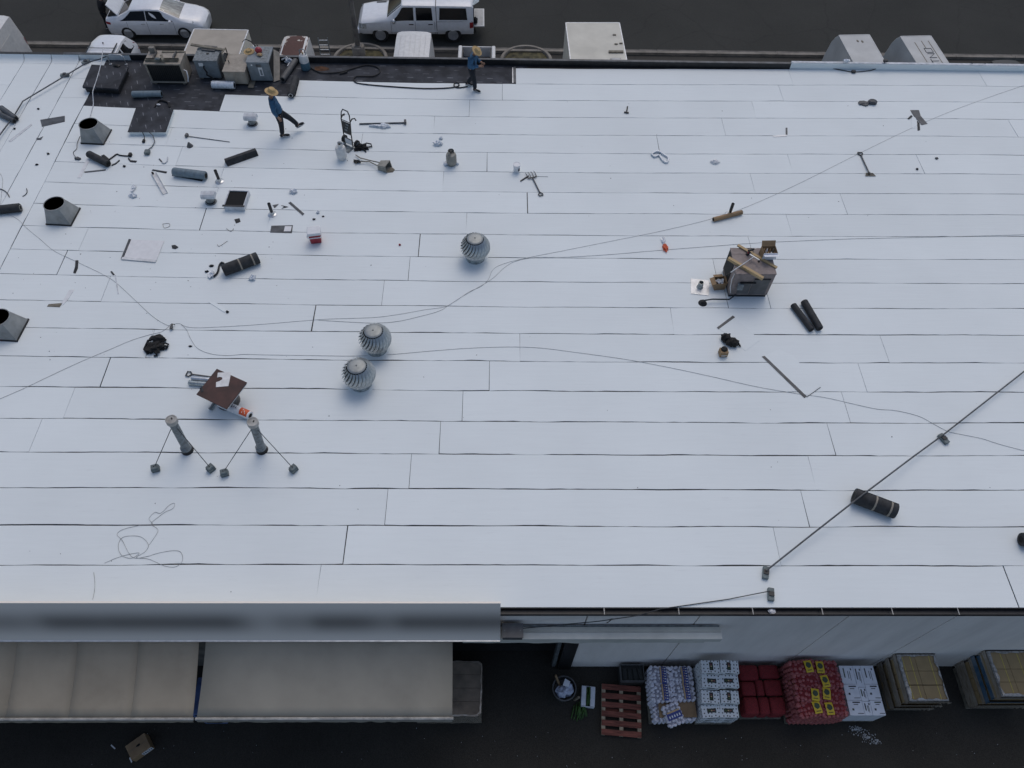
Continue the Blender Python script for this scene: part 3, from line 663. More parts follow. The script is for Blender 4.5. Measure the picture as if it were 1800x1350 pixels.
# ================================================================== THINGS ON THE ROOF
def shard(name, label, cat, px, matk, th=0.006, z0=0.001, group=None, curl=0.0):
    """a flat offcut lying on the roof, from its outline"""
    w_ = [at(x, y) for x, y in px]; c = sum(w_, Vector()) / len(w_)
    pts = [(p.x - c.x, p.y - c.y) for p in w_]
    b = MB(); b.prism(pts, z0, z0 + th)
    if curl:
        b.v = [(x, y, z + curl * (x * x + y * y)) for x, y, z in b.v]
    return b.build(name, matk, loc=(c.x, c.y, 0), label=label, cat=cat, group=group)
def wire(name, label, cat, px, matk, r=0.008, group=None, z=None, n=6, parent=None):
    """cord lying on the roof along pixel points, smoothed"""
    P = [at(x, y) for x, y in px]
    Q = []
    for i in range(len(P) - 1):
        p0, p1, p2, p3 = P[max(i - 1, 0)], P[i], P[i + 1], P[min(i + 2, len(P) - 1)]
        k = 6
        for j in range(k):
            t = j / k
            Q.append(0.5 * ((2 * p1) + (p2 - p0) * t + (2 * p0 - 5 * p1 + 4 * p2 - p3) * t * t + (3 * p1 - p0 - 3 * p2 + p3) * t * t * t))
    Q.append(P[-1]); c = Q[0].copy()
    Q = [Vector((q.x - c.x, q.y - c.y, r + 0.002 + (z(i / len(Q)) if z else 0))) for i, q in enumerate(Q)]
    b = MB(); b.tube(Q, r, n)
    return b.build(name, matk, parent, loc=(c.x, c.y, 0), smooth=60, label=label, cat=cat, group=group)
def crumple(name, label, cat, px, rr, matk, seed=1, h=0.06, group=None, amp=0.9):
    c = at(*px); b = MB(); b.blob((0, 0, h * 0.6), (rr[0], rr[1], h), seed, amp, 16, 10, 2.6, flat=0.002)
    return b.build(name, matk, loc=(c.x, c.y, 0), label=label, cat=cat, group=group)
def roll(name, label, p0, p1, r, matk, bands=0, group=None, core=True, cat='roll', end='bitumen', taper=0):
    c, L, a = seg(*p0, *p1, z=r)
    t = thing(name, label, cat, (c.x, c.y, 0), a, group)
    b = MB(); n = 22
    pr = [(-L / 2, r * 0.96), (-L / 2 + 0.015, r), (-L / 6, r * 1.015), (L / 5, r * 0.985), (L / 2 - 0.015, r), (L / 2, r * 0.96)]
    b.tube([(x, 0, r) for x, _ in pr], [q for _, q in pr], n); b.build('wound_sheet', matk, t, smooth=40)
    # free edge of the sheet along the roll
    b = MB(); b.box((0, r * 0.72, r * 1.72), (L * 0.985, 0.012, 0.03), rx=0.7); b.build('loose_edge', matk, t)
    if core:
        for s in (-1, 1):
            b = MB(); b.lathe([(r * 0.50, 0), (r * 0.50, 0.004)], 14, M=Matrix.Translation((s * L / 2, 0, r)) @ Matrix.Rotation(s * PI / 2, 4, 'Y')); b.build('core_hole', 'dark_void', t)
            b = MB(); b.lathe([(r * 0.66, 0.002), (r * 0.66, 0.006), (r * 0.54, 0.006), (r * 0.54, 0.002)], 14, M=Matrix.Translation((s * L / 2, 0, r)) @ Matrix.Rotation(s * PI / 2, 4, 'Y')); b.build('inner_turn', end, t)
    for k in range(bands):
        x = L * (-0.02 if k == 0 else 0.34)
        b = MB(); b.tube([(x - 0.022, 0, r), (x - 0.02, 0, r), (x + 0.02, 0, r), (x + 0.022, 0, r)], [r * 0.99, r * 1.035, r * 1.035, r * 0.99], n); b.build('paper_band', 'yellow_tape' if bands > 1 else 'label_white', t, smooth=30)
    return t

# ------------------------------------------------------------------ turbine vents
def turbine(px, label, R=0.42, parent=None, src=None):
    c = at(*px)
    if src:
        o = copy_tree(src); o.location = (c.x, c.y, 0); o['label'] = label; o.rotation_euler = (0, 0, rng.uniform(0, 6)); return o
    t = thing('turbine_vent', label, 'vent', (c.x, c.y, 0), 0, 'spinning turbine vents'); t.scale = (1.05, 1.05, 0.93)
    b = MB(); b.lathe([(0.30, 0), (0.275, 0.02), (0.27, 0.15), (0.29, 0.16), (0.29, 0.19), (0.25, 0.19)], 28); b.build('neck', 'galvanised', t, smooth=35)
    b = MB(); b.lathe([(0.36, 0.002), (0.36, 0.008), (0.30, 0.014)], 28); b.build('flashing', 'membrane', t)
    b = MB(); b.lathe([(0.225, 0.855), (0.235, 0.868), (0.225, 0.88), (0.17, 0.895), (0.08, 0.902), (0.0, 0.905)], 28); b.build('cap', 'turbine_cap', t, smooth=50)
    b = MB(); b.lathe([(0.022, 0.90), (0.018, 0.92), (0.0, 0.925)], 10); b.build('spindle', 'grey_steel', t)
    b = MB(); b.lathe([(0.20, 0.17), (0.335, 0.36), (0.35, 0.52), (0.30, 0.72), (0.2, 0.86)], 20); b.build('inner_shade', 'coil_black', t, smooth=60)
    nv = 24; vm = MB(); vs = []; fs = []; ns = 14
    for i in range(ns + 1):
        u = i / ns; z = 0.17 + 0.69 * u
        r = R * (math.sin(PI * (0.20 + 0.62 * u)) ** 0.75); tw = rad(70) * (u - 0.5) + rad(14) * math.sin(PI * u); w_ = rad(360 / nv)
        for da, dr in ((-0.05, -0.060), (0.30, -0.022), (0.75, 0.010), (0.98, 0.004)):
            a = tw + w_ * da; rr = r + dr * (0.35 + 0.65 * math.sin(PI * u)); vs.append((rr * math.cos(a), rr * math.sin(a), z))
    for i in range(ns):
        for q in range(3): a = i * 4 + q; fs.append((a, a + 1, a + 5, a + 4))
    vm.add(vs, fs); me = vm.mesh('vane', 50); me.materials.append(MAT('turbine_metal'))
    for k in range(nv):
        o = bpy.data.objects.new('vane', me); COL.objects.link(o); o.parent = t; o.rotation_euler = (0, 0, 2 * PI * k / nv)
    return t
tv = turbine((836, 453), 'round turbine vent, the farthest of the three, standing by itself')
turbine((663, 613), 'round turbine vent, the middle one of the three, above the nearest', src=tv)
turbine((635, 674), 'round turbine vent nearest to the front edge, lowest of the three', src=tv)

# ------------------------------------------------------------------ square-to-round duct stacks with open tops
def stack(px, label, src=None):
    c = at(*px)
    if src:
        o = copy_tree(src); o.location = (c.x, c.y, 0); o['label'] = label; return o
    t = thing('duct_stack', label, 'vent', (c.x, c.y, 0), rad(-3), 'open duct stacks on the left'); t.scale = (0.86,) * 3
    b = MB(); n = 32; s = 0.44; vs = []; h = 0.62; r = 0.355
    sq = []
    for k in range(n):
        a = 2 * PI * k / n + PI / 4; ca, sa = math.cos(a), math.sin(a); m = max(abs(ca), abs(sa)); sq.append((s * ca / m, s * sa / m))
    cx, cy = -0.06, 0.02
    for (x, y) in sq: vs.append((x, y, 0.05))
    for k in range(n):
        a = 2 * PI * k / n + PI / 4; vs.append((cx + r * math.cos(a), cy + r * math.sin(a), h))
    for k in range(n):
        a = 2 * PI * k / n + PI / 4; vs.append((cx + (r - 0.012) * math.cos(a), cy + (r - 0.012) * math.sin(a), h))
    for k in range(n):
        a = 2 * PI * k / n + PI / 4; vs.append((cx + (r - 0.012) * math.cos(a), cy + (r - 0.012) * math.sin(a), 0.12))
    fs = []
    for j in range(3):
        for k in range(n): fs.append((j * n + k, j * n + (k + 1) % n, (j + 1) * n + (k + 1) % n, (j + 1) * n + k))
    b.add(vs, fs); b.build('transition', 'stack_metal', t, smooth=24)
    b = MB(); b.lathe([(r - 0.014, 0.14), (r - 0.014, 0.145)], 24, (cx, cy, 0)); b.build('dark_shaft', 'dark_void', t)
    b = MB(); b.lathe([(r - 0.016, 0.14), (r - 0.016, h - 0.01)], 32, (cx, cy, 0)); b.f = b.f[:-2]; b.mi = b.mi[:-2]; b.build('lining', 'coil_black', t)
    b = MB(); b.lathe([(r + 0.012, h - 0.025), (r + 0.014, h + 0.004), (r - 0.008, h + 0.004), (r - 0.008, h - 0.025)], 32, (cx, cy, 0)); b.build('rim', 'stack_metal', t, smooth=40)
    b = MB()
    b.box((0, 0, 0.026), (0.93, 0.93, 0.05)); b.build('base_flange', 'bitumen', t)
    return t
sk = stack((170, 241), 'open square-to-round metal duct stack beside the black hatch, the farthest one')
stack((112, 381), 'open square-to-round metal duct stack, the middle of the three at left', src=sk)
stack((17, 580), 'open metal duct stack cut by the left edge, the nearest one', src=sk)

# ------------------------------------------------------------------ brown rooftop unit on the right and what lies on it
c0, c1, cb = at(1279, 522), at(1346, 522), at(1270, 476)
ux, uw, ud, uh = (c0.x + c1.x) / 2, (c1.x - c0.x), (cb.y - c0.y), 0.98
uy = c0.y + ud / 2
t = thing('rooftop_unit', 'brown boxy rooftop air handler with lumber lying on top', 'air conditioner', (ux, uy, 0))
b = MB(); b.box((0, 0, 0.05), (uw - 0.04, ud - 0.04, 0.10)); b.build('curb', 'trim_black', t)
b = MB(); b.box((0, 0, 0.10 + (uh - 0.1) / 2), (uw, ud, uh - 0.1)); b.build('casing', 'unit_brown', t, bevel=0.012)
b = MB(); b.box((0, -ud * 0.13, uh + 0.012), (uw + 0.03, ud * 0.74, 0.022)); b.build('top_panel', 'unit_brown', t, bevel=0.006)
b = MB(); b.box((0, ud * 0.37, uh + 0.008), (uw + 0.03, ud * 0.24, 0.022)); b.build('rear_top_panel', 'unit_brown', t, bevel=0.006)
b = MB(); b.box((uw * 0.21, -ud / 2 - 0.006, 0.48), (uw * 0.42, 0.014, 0.66)); o = b.build('access_panel', 'unit_brown_dark', t, bevel=0.006)
b = MB(); b.box((uw * 0.21, -ud / 2 - 0.02, 0.80), (uw * 0.40, 0.03, 0.02)); b.build('panel_hood', 'trim_black', t)
b = MB(); b.box((-uw * 0.17, -ud / 2 - 0.005, 0.38), (uw * 0.30, 0.012, 0.44)); b.build('access_panel', 'unit_brown_dark', t, bevel=0.005)
b = MB(); b.box((-uw * 0.13, -ud / 2 - 0.03, 0.66), (uw * 0.40, 0.06, 0.02)); b.build('panel_hood', 'trim_black', t)
b = MB(); b.box((-uw * 0.30, -ud / 2 - 0.05, 0.52), (0.15, 0.10, 0.22)); b.build('switch_box', 'pipe_grey', t, bevel=0.008)
b = MB(); b.box((-uw / 2 - 0.006, ud * 0.16, 0.56), (0.012, ud * 0.60, 0.74)); coil = b.build('coil', 'coil_black', t)
for k in range(14):
    b = MB(); b.box((-uw / 2 - 0.014, ud * 0.16, 0.22 + k * 0.05), (0.006, ud * 0.6, 0.008)); b.build('coil_bar', 'trim_black', coil)
b = MB(); b.tube([(-uw / 2 - 0.02, -ud * 0.42, 0.92), (-uw / 2 - 0.05, -ud * 0.44, 0.7), (-uw / 2 - 0.02, -ud * 0.47, 0.4), (-uw / 2 + 0.03, -ud * 0.52, 0.2)], 0.014); b.build('refrigerant_line', 'aluminium', t)
def top_z(): return uh + 0.024
def on_top(x, y): return at(x, y, top_z())
# lumber
for nm, lab, p0, p1, wd, hh, zb in (('lumber_board', 'pale wooden board across the near half of the brown unit', (1281, 452), (1342, 488), 0.09, 0.09, top_z()),
                               ('lumber_board', 'longer narrow wooden board across the far side of the brown unit', (1297, 430), (1366, 470), 0.085, 0.04, top_z() + 0.0)):
    c, L, a = seg(*p0, *p1, z=zb + hh)
    b = MB(); b.box((0, 0, hh / 2 + 0.001), (L, wd, hh)); b.build(nm, 'wood', loc=(c.x, c.y, zb), rz=a, bevel=0.004, label=lab, cat='lumber', group='boards on the brown unit')
# long scraper lying on the unit
p0, p1 = on_top(1282, 484), on_top(1323, 457); c = (p0 + p1) / 2; d = p1 - p0
t = thing('roof_scraper', 'silver-handled scraper with a black grip lying on the brown unit', 'tool', (c.x, c.y, top_z() + 0.1), math.atan2(d.y, d.x)); L = d.length
b = MB(); b.tube([(-L / 2, 0, 0.015), (L / 2, 0, 0.03)], 0.014, 8); b.build('handle', 'aluminium', t)
b = MB(); b.tube([(-L / 2 - 0.10, 0, 0.01), (-L / 2, 0, 0.015)], 0.02, 8); b.build('grip', 'black_rubber', t)
b = MB(); b.box((L / 2, -0.02, 0.03), (0.035, 0.32, 0.035), rz=0.15); b.build('head', 'bright_metal', t)
for s in (-1, 1):
    b = MB(); b.cyl((L / 2 + 0.02 * s, -0.02 + 0.17 * s, 0.03), (L / 2 + 0.03 * s, -0.02 + 0.21 * s, 0.03), 0.03, n=10); b.build('knob', 'black_rubber', t)
# drill with wires
p = on_top(1318, 446); t = thing('power_drill', 'small power drill with loose wires among the boards on the brown unit', 'tool', (p.x, p.y, top_z()), 0.4)
b = MB(); b.tube([(-0.10, 0, 0.16), (0.06, 0, 0.16), (0.10, 0, 0.16)], [0.035, 0.035, 0.018], 10); b.build('body', 'trim_black', t)
b = MB(); b.tube([(-0.06, 0, 0.15), (-0.08, 0, 0.05)], [0.024, 0.024], 8); b.build('grip', 'red_plastic', t)
b = MB(); b.box((-0.08, 0, 0.025), (0.10, 0.07, 0.05)); b.build('battery', 'trim_black', t, bevel=0.008)
b = MB(); b.tube([(0.10, 0, 0.16), (0.18, 0, 0.16)], [0.006, 0.004], 6); b.build('bit', 'aluminium', t)
b = MB(); b.tube([(0.05 + 0.12 * math.cos(q * .9), 0.08 + 0.10 * math.sin(q * .9), 0.02 + 0.01 * (q % 3)) for q in range(14)], 0.008, 6); b.build('wire_loop', 'wood_grey', t)
# open carton of bottles behind the unit (resting on the unit's rear top)
p = at(1349, 452, top_z()); t = thing('bottle_carton', 'open cardboard carton of bottles on the far corner of the brown unit', 'carton', (p.x, p.y + 0.05, top_z()), rad(2))
w_, d_, h_ = 0.40, 0.30, 0.26
for (x, y, sx, sy) in ((0, -d_ / 2, w_, 0.008), (0, d_ / 2, w_, 0.008), (-w_ / 2, 0, 0.008, d_), (w_ / 2, 0, 0.008, d_)):
    b = MB(); b.box((x, y, h_ / 2), (sx, sy, h_)); b.build('carton_side', 'carton_white' if y < 0 else 'cardboard', t)
b = MB(); b.box((0, 0, 0.004), (w_ - 0.01, d_ - 0.01, 0.006)); b.build('carton_bottom', 'cardboard', t)
b = MB(); b.box((0, d_ / 2 + 0.05, h_ + 0.05), (w_, 0.006, 0.16), rx=-0.7); b.build('flap', 'cardboard', t)
b = MB(); b.box((0, -d_ / 2 - 0.07, h_ - 0.02), (w_ * 1.06, 0.006, 0.15), rx=1.2); b.build('flap', 'carton_white', t)
for i in range(4):
    for j in range(2):
        b = MB(); b.lathe([(0.032, 0), (0.034, 0.15), (0.014, 0.19), (0.014, 0.215), (0.0, 0.216)], 10, (-0.14 + i * 0.093, -0.07 + 0.13 * j, 0.008)); b.build('bottle', ('wood_grey', 'label_tan', 'label_white', 'cardboard')[(i + j) % 4], t, smooth=50)
# things beside the unit
p = at(1230, 505); t = thing('pipe_flashing', 'square bright metal flashing plate with a short pipe collar beside the brown unit', 'flashing', (p.x, p.y, 0), rad(-8))
b = MB(); b.box((0, 0, 0.012), (0.54, 0.60, 0.006)); o = b.build('plate', 'bright_metal', t)
b.__init__()
b.lathe([(0.10, 0.014), (0.085, 0.05), (0.075, 0.22), (0.066, 0.22), (0.066, 0.03)], 20); b.build('collar', 'galvanised', t, smooth=40)
b = MB(); b.lathe([(0.066, 0.04), (0.066, 0.046)], 16); b.build('collar_hole', 'dark_void', t)
p = at(1262, 503); t = thing('fittings_box', 'open cardboard box of grey fittings beside the brown unit', 'carton', (p.x, p.y, 0), rad(6))
w_, d_, h_ = 0.32, 0.30, 0.26
for (x, y, sx, sy) in ((0, -d_ / 2, w_, 0.008), (0, d_ / 2, w_, 0.008), (-w_ / 2, 0, 0.008, d_), (w_ / 2, 0, 0.008, d_)):
    b = MB(); b.box((x, y, h_ / 2 + 0.001), (sx, sy, h_)); b.build('carton_side', 'cardboard', t)
b = MB(); b.box((0, 0, 0.006), (w_ - 0.01, d_ - 0.01, 0.006)); b.build('carton_bottom', 'cardboard', t)
for (x, y, rz, tilt) in ((0, d_ / 2 + 0.05, 0, 0.9), (-w_ / 2 - 0.05, 0, PI / 2, 1.0), (w_ / 2 + 0.06, 0, -PI / 2, 1.1)):
    b = MB(); b.box((x, y, h_ - 0.015), (0.28, 0.14, 0.006), rz=rz, rx=-tilt * 0.4); b.build('flap', 'cardboard', t)
for k in range(11):
    a = k * 2.4; rr = 0.03 * math.sqrt(k)
    b = MB(); b.lathe([(0.028, 0), (0.034, 0.02), (0.034, 0.04), (0.020, 0.04), (0.020, 0.02)], 10, (rr * math.cos(a) * 1.1, rr * math.sin(a), 0.18 + 0.02 * (k % 3))); b.build('fitting', 'membrane_edge', t, smooth=40)
b = MB(); b.box((0, 0, 0.09), (w_ - 0.03, d_ - 0.03, 0.16)); b.build('packed_fill', 'cardboard_dull', t)
# gas line from the unit down to a round roof penetration
P1, P2, P3, P4, P5 = at(1235, 533), at(1250, 531), at(1280, 531), at(1291, 523), at(1293, 518)
t = thing('gas_line', 'black pipe running from the brown unit to a round boot on the roof', 'pipe', (P1.x, P1.y, 0))
pts = [Vector((p.x - P1.x, p.y - P1.y, z)) for p, z in ((P1, 0.06), (P1, 0.12), (P2, 0.13), (P3, 0.12), (P4, 0.11), (P5, 0.13))]; pts.append(pts[-1] + Vector((0.01, 0.03, 0.3)))
b = MB(); b.tube(pts, 0.022, 8); b.build('pipe_run', 'cable_dark', t, smooth=60)
b = MB(); b.lathe([(0.13, 0.002), (0.12, 0.02), (0.055, 0.05), (0.05, 0.11), (0.0, 0.115)], 18); b.build('boot', 'black_rubber', t, smooth=40)

# ------------------------------------------------------------------ units in the far left corner (stood on the dark felt)
def unit_box(name, label, front, w_px, h, d, matk, cat='air conditioner', rz=0.0):
    """front = pixel of the middle of the front foot"""
    c = at(*front); a = at(front[0] - w_px / 2, front[1]); e = at(front[0] + w_px / 2, front[1]); w_ = (e - a).length
    t = thing(name, label, cat, (c.x, c.y + d / 2, 0), rz)
    return t, w_
t, w_ = unit_box('condenser_unit', 'tan air conditioner with a big open black coil face', (298, 151), 62, 0.9, 0.95, 'unit_tan')
d, h, z0 = 0.80, 0.76, 0.05
b = MB()
for (x, y, z, sx, sy, sz) in ((0, 0.02, z0 + 0.025, w_, d, 0.05), (0, 0.0, z0 + h, w_ + 0.03, d + 0.03, 0.05), (-w_ / 2 + 0.025, 0.02, z0 + h / 2, 0.05, d - 0.01, h - 0.06), (w_ / 2 - 0.025, 0.02, z0 + h / 2, 0.05, d - 0.01, h - 0.06), (0, d / 2, z0 + h / 2, w_ - 0.1, 0.04, h - 0.06)):
    q = MB(); q.box((x, y, z), (sx, sy, sz)); q.build('casing_panel', 'unit_tan', t, bevel=0.006)
b = MB(); b.box((0, -d / 2 + 0.07, z0 + h / 2), (w_ - 0.11, 0.03, h - 0.11)); coil = b.build('coil', 'coil_black', t)
for k in range(16):
    b = MB(); b.box((-w_ / 2 + 0.1 + k * (w_ - 0.2) / 15, -d / 2 + 0.05, z0 + h / 2), (0.008, 0.01, h - 0.12)); b.build('fin', 'trim_black', coil)
for sx in (-1, 1):
    b = MB(); b.box((sx * (w_ / 2 - 0.12), 0, 0.025), (0.09, d - 0.05, 0.05)); b.build('sleeper', 'wood_grey', t)
b = MB(); b.tube([(w_ / 2, -d / 2 + 0.16, 0.5), (w_ / 2 + 0.1, -d / 2 + 0.12, 0.48), (w_ / 2 + 0.12, -d / 2 + 0.02, 0.3), (w_ / 2 + 0.06, -d / 2 + 0.02, 0.12)], 0.022, 8); b.build('drain_pipe', 'white_plastic', t, smooth=60)
TZ = z0 + h + 0.026; base = t.location.copy()
t2 = thing('steel_channel', 'rusty dark steel channel lying along the tan air conditioner top', 'steel', (base.x - 0.02, base.y - 0.22, TZ), rad(1))
b = MB(); b.box((0, 0, 0.012), (w_ * 0.92, 0.12, 0.022)); b.build('web', 'wood_grey', t2)
for s in (-1, 1):
    b = MB(); b.box((0, 0.054 * s, 0.05), (w_ * 0.92, 0.012, 0.054)); b.build('flange', 'wood_grey', t2)
for k, (x, lab) in enumerate(((-0.36, 'left dark angle iron standing across the tan air conditioner top'), (0.34, 'right dark angle iron standing across the tan air conditioner top'))):
    b = MB(); b.box((0, 0, 0.012), (0.10, 0.34, 0.022)); b.box((0.046, 0, 0.06), (0.012, 0.34, 0.075)); b.build('angle_iron', 'unit_brown_dark', loc=(base.x + x, base.y + 0.10, TZ), label=lab, cat='steel', group='angle irons on the tan unit')
b = MB(); b.box((0, 0, 0.05), (0.09, 0.34, 0.10)); b.build('wood_block', 'wood_grey', loc=(base.x + 0.05, base.y - 0.27, TZ + 0.078), rz=0.45, label='short wooden block leaning on the steel channel of the tan unit', cat='lumber', bevel=0.006)
b = MB(); b.blob((0, 0, 0.04), (0.10, 0.06, 0.05), 4, 0.3, flat=0.001); b.build('grey_rag', 'block_grey', loc=(base.x - 0.12, base.y - 0.30, TZ + 0.078), label='crumpled grey rag on the steel channel of the tan unit', cat='rag')
b = MB(); b.box((0, 0, 0.10), (0.20, 0.14, 0.20)); b.build('vent_block', 'concrete', loc=(base.x - w_ / 2 + 0.16, base.y + 0.30, TZ), bevel=0.012, label='small grey masonry block standing at the back of the tan unit', cat='block')
b = MB(); b.box((0, 0, 0.012), (0.8, 0.09, 0.022)); b.build('flat_bar', 'wood_grey', loc=(base.x + 0.24, base.y + 0.33, TZ), rz=0.03, label='dark flat bar along the back edge of the tan unit', cat='steel')

t, w_ = unit_box('condenser_unit', 'grey air conditioner with a white sticker, second from the left in the corner', (371, 139), 40, 0.9, 0.8, 'unit_grey')
d, h = 0.80, 0.68
b = MB(); b.box((0, 0, 0.04 + h / 2), (w_, d, h)); b.build('casing', 'unit_grey', t, bevel=0.015)
b = MB(); b.box((0, 0, 0.05 + h), (w_ + 0.03, d + 0.03, 0.03)); lid = b.build('top_panel', 'pipe_grey', t, bevel=0.01)
b = MB(); b.lathe([(0.05, 0.065 + h), (0.045, 0.085 + h), (0, 0.09 + h)], 12, (0.02, 0.02, 0)); b.build('cap', 'trim_black', t)
b = MB(); b.box((-w_ * 0.22, -d / 2 - 0.003, 0.58), (0.16, 0.004, 0.13)); b.build('sticker', 'label_white', t)
b = MB(); b.tube([(-w_ * .12, -d / 2, 0.52), (-w_ * .10, -d / 2 - 0.09, 0.50), (0.0, -d / 2 - 0.14, 0.36), (-0.06, -d / 2 - 0.10, 0.24), (0.10, -d / 2 - 0.10, 0.12), (0.18, -d / 2 - 0.16, 0.03)], 0.03, 8); b.build('insulated_hose', 'black_rubber', t, smooth=60)
for s in (-1, 1):
    b = MB(); b.box((s * (w_ / 2 - 0.1), 0, 0.02), (0.08, d - 0.04, 0.04)); b.build('sleeper', 'wood_grey', t)
for k in range(12):
    b = MB(); b.box((w_ / 2 + 0.006, 0, 0.14 + k * 0.045), (0.008, d * 0.8, 0.03), ry=0.5); b.build('louvre', 'trim_black', t)
bz = t.location.copy()
t2 = thing('duct_board', 'long dark board leaning over the grey air conditioner top', 'lumber', (bz.x - 0.02, bz.y + 0.32, 0.08 + h), rad(-9))
b = MB(); b.box((0, 0, 0.05), (1.25, 0.12, 0.04), ry=0.06); b.build('plank', 'wood_grey', t2, bevel=0.004)
b = MB(); b.box((0.05, 0.0, 0.018), (0.5, 0.3, 0.03)); b.build('pad', 'unit_brown_dark', t2, bevel=0.004)
t2 = thing('fan_stand', 'bent grey metal fan frame standing between two corner units', 'frame', (bz.x + w_ / 2 + 0.26, bz.y + 0.05, 0), 0.1)
for (p0, p1) in (((-0.1, -0.35, 0), (-0.08, -0.25, 0.9)), ((0.14, -0.38, 0), (0.02, 0.3, 0.55)), ((-0.08, -0.25, 0.9), (-0.05, 0.35, 0.75)), ((-0.05, 0.35, 0.0), (-0.05, 0.35, 0.75)), ((0.14, -0.38, 0), (0.1, -0.34, 0.7))):
    b = MB(); b.tube([p0, p1], 0.022, 6); b.build('strut', 'wood_grey', t2)
b = MB(); b.lathe([(0.22, -0.02), (0.24, 0.0), (0.22, 0.02), (0.20, 0.0)], 18, M=Matrix.Translation((0, 0, 0.52)) @ Matrix.Rotation(1.2, 4, 'Y')); b.build('ring', 'cable_dark', t2)

t, w_ = unit_box('metal_cabinet', 'plain pale tan metal cabinet between the two grey corner units', (420, 146), 38, 0.9, 0.75, 'unit_tan', 'cabinet')
d, h = 1.05, 0.50
b = MB(); b.box((0, 0, 0.06 + h / 2), (w_, d, h)); b.build('body', 'unit_tan', t, bevel=0.01)
b = MB(); b.box((0, -0.01, 0.07 + h), (w_ + 0.03, d + 0.05, 0.025)); b.build('lid', 'unit_tan', t, bevel=0.006)
for s in (-1, 1):
    b = MB(); b.box((s * w_ * 0.247, -d / 2 - 0.006, 0.06 + h / 2), (w_ * 0.475, 0.01, h * 0.94)); b.build('door', 'unit_tan', t, bevel=0.004)
    b = MB(); b.box((s * (w_ / 2 - 0.05), 0, 0.03), (0.06, d, 0.06)); b.build('runner', 'trim_black', t)
b = MB(); b.box((w_ / 2 + 0.10, -0.1, 0.02), (0.2, d * 1.1, 0.03)); b.build('base_rail', 'wood_grey', t)

t, w_ = unit_box('condenser_unit', 'grey air conditioner with gauges label, rightmost of the corner units', (462, 143), 38, 0.9, 0.9, 'unit_grey')
d, h = 0.98, 0.72
b = MB(); b.box((0, 0, 0.05 + h / 2), (w_, d, h)); b.build('casing', 'unit_grey', t, bevel=0.012)
b = MB(); b.box((0, 0, 0.06 + h), (w_ + 0.025, d + 0.025, 0.028)); b.build('top_panel', 'unit_grey', t, bevel=0.008)
b = MB(); b.box((w_ * 0.26, 0.02, 0.078 + h), (w_ * 0.3, d * 0.9, 0.008)); b.build('service_lid', 'pipe_grey', t)
b = MB(); b.box((0.05, -d / 2 - 0.004, 0.42), (0.15, 0.006, 0.34)); lb = b.build('label', 'label_white', t)
b = MB(); b.box((0.055, -d / 2 - 0.009, 0.40), (0.07, 0.003, 0.22)); b.build('label_print', 'pipe_grey', lb)
b = MB(); b.box((0.02, -d / 2 - 0.02, 0.66), (0.16, 0.04, 0.08)); b.build('handle_box', 'unit_brown_dark', t)
b = MB(); b.box((-w_ * 0.28, -d / 2 - 0.004, 0.68), (0.05, 0.006, 0.05)); b.build('badge', 'label_white', t)
b = MB(); b.box((w_ / 2 + 0.005, 0, 0.05 + h / 2), (0.012, d * 0.84, h * 0.84)); b.build('grille', 'coil_black', t)
b = MB(); b.slab([(w_ / 2 + 0.02, -d / 2 - 0.02, 0.02), (w_ / 2 + 0.22, -d / 2 + 0.1, 0.02), (w_ / 2 + 0.20, d / 2, 0.55), (w_ / 2 + 0.02, d / 2 - 0.05, 0.72)], 0.02); b.build('loose_panel', 'unit_tan', t)
bz = t.location.copy(); TZ = 0.078 + h
t2 = thing('gauge_set', 'round red refrigerant gauge hose set lying on the right corner unit', 'gauge', (bz.x - 0.02, bz.y + 0.10, TZ))
b = MB(); b.blob((0, 0, 0.10), (0.13, 0.12, 0.11), 2, 0.1, 18, 12, 1.0, flat=0.002); b.build('case', 'red_plastic', t2, smooth=60)
b = MB(); b.tube([(-0.1, 0.08, 0.2), (-0.25, 0.2, 0.3), (-0.45, 0.26, 0.36), (-0.58, 0.18, 0.28)], [0.03, 0.025, 0.014, 0.012], 8); b.build('hose', 'black_rubber', t2, smooth=60)
b = MB(); b.blob((0.06, -0.2, 0.05), (0.10, 0.07, 0.05), 6, 0.3, flat=0.002); b.build('valve', 'label_tan', t2)
b = MB(); b.lathe([(0.19, 0.004), (0.20, 0.016), (0.115, 0.03), (0.10, 0.09), (0.05, 0.11), (0, 0.10)], 18); b.build('straw_hat', 'straw', loc=(bz.x - 0.40, bz.y + 0.14, TZ), smooth=50, label='yellow straw hat left lying on the right corner unit', cat='hat')

# rolls in the far left corner
roll('underlay_roll', 'blue-grey roofing roll lying on the dark felt before the tan unit', (233, 166), (284, 165), 0.11, 'blue_roll')
t = roll('wrapped_roll', 'white film-wrapped roll lying before the grey corner unit', (373, 149), (412, 150), 0.13, 'film')
roll('green_roll', 'dark green-grey roll leaning beside the right corner unit', (497, 140), (520, 106), 0.10, 'unit_brown_dark', cat='roll')
roll('felt_roll', 'clear-wrapped dark roll at the end of the unlaid strip by the worker', (511, 168), (520, 137), 0.12, 'rolled_black', end='aluminium')
t = thing('steel_scrap', 'tangle of pale bent scrap beside the right corner unit', 'scrap', (at(505, 113).x, at(505, 113).y, 0))
b = MB(); b.tube([(-0.2, 0.1, 0.12), (0, 0.15, 0.2), (0.15, 0.05, 0.1), (0.05, -0.2, 0.05)], 0.03, 6); b.build('strip', 'label_white', t)
b = MB(); b.blob((0.08, 0.06, 0.1), (0.16, 0.08, 0.11), 8, 0.8, flat=0.002); b.build('sheet_scrap', 'film', t)
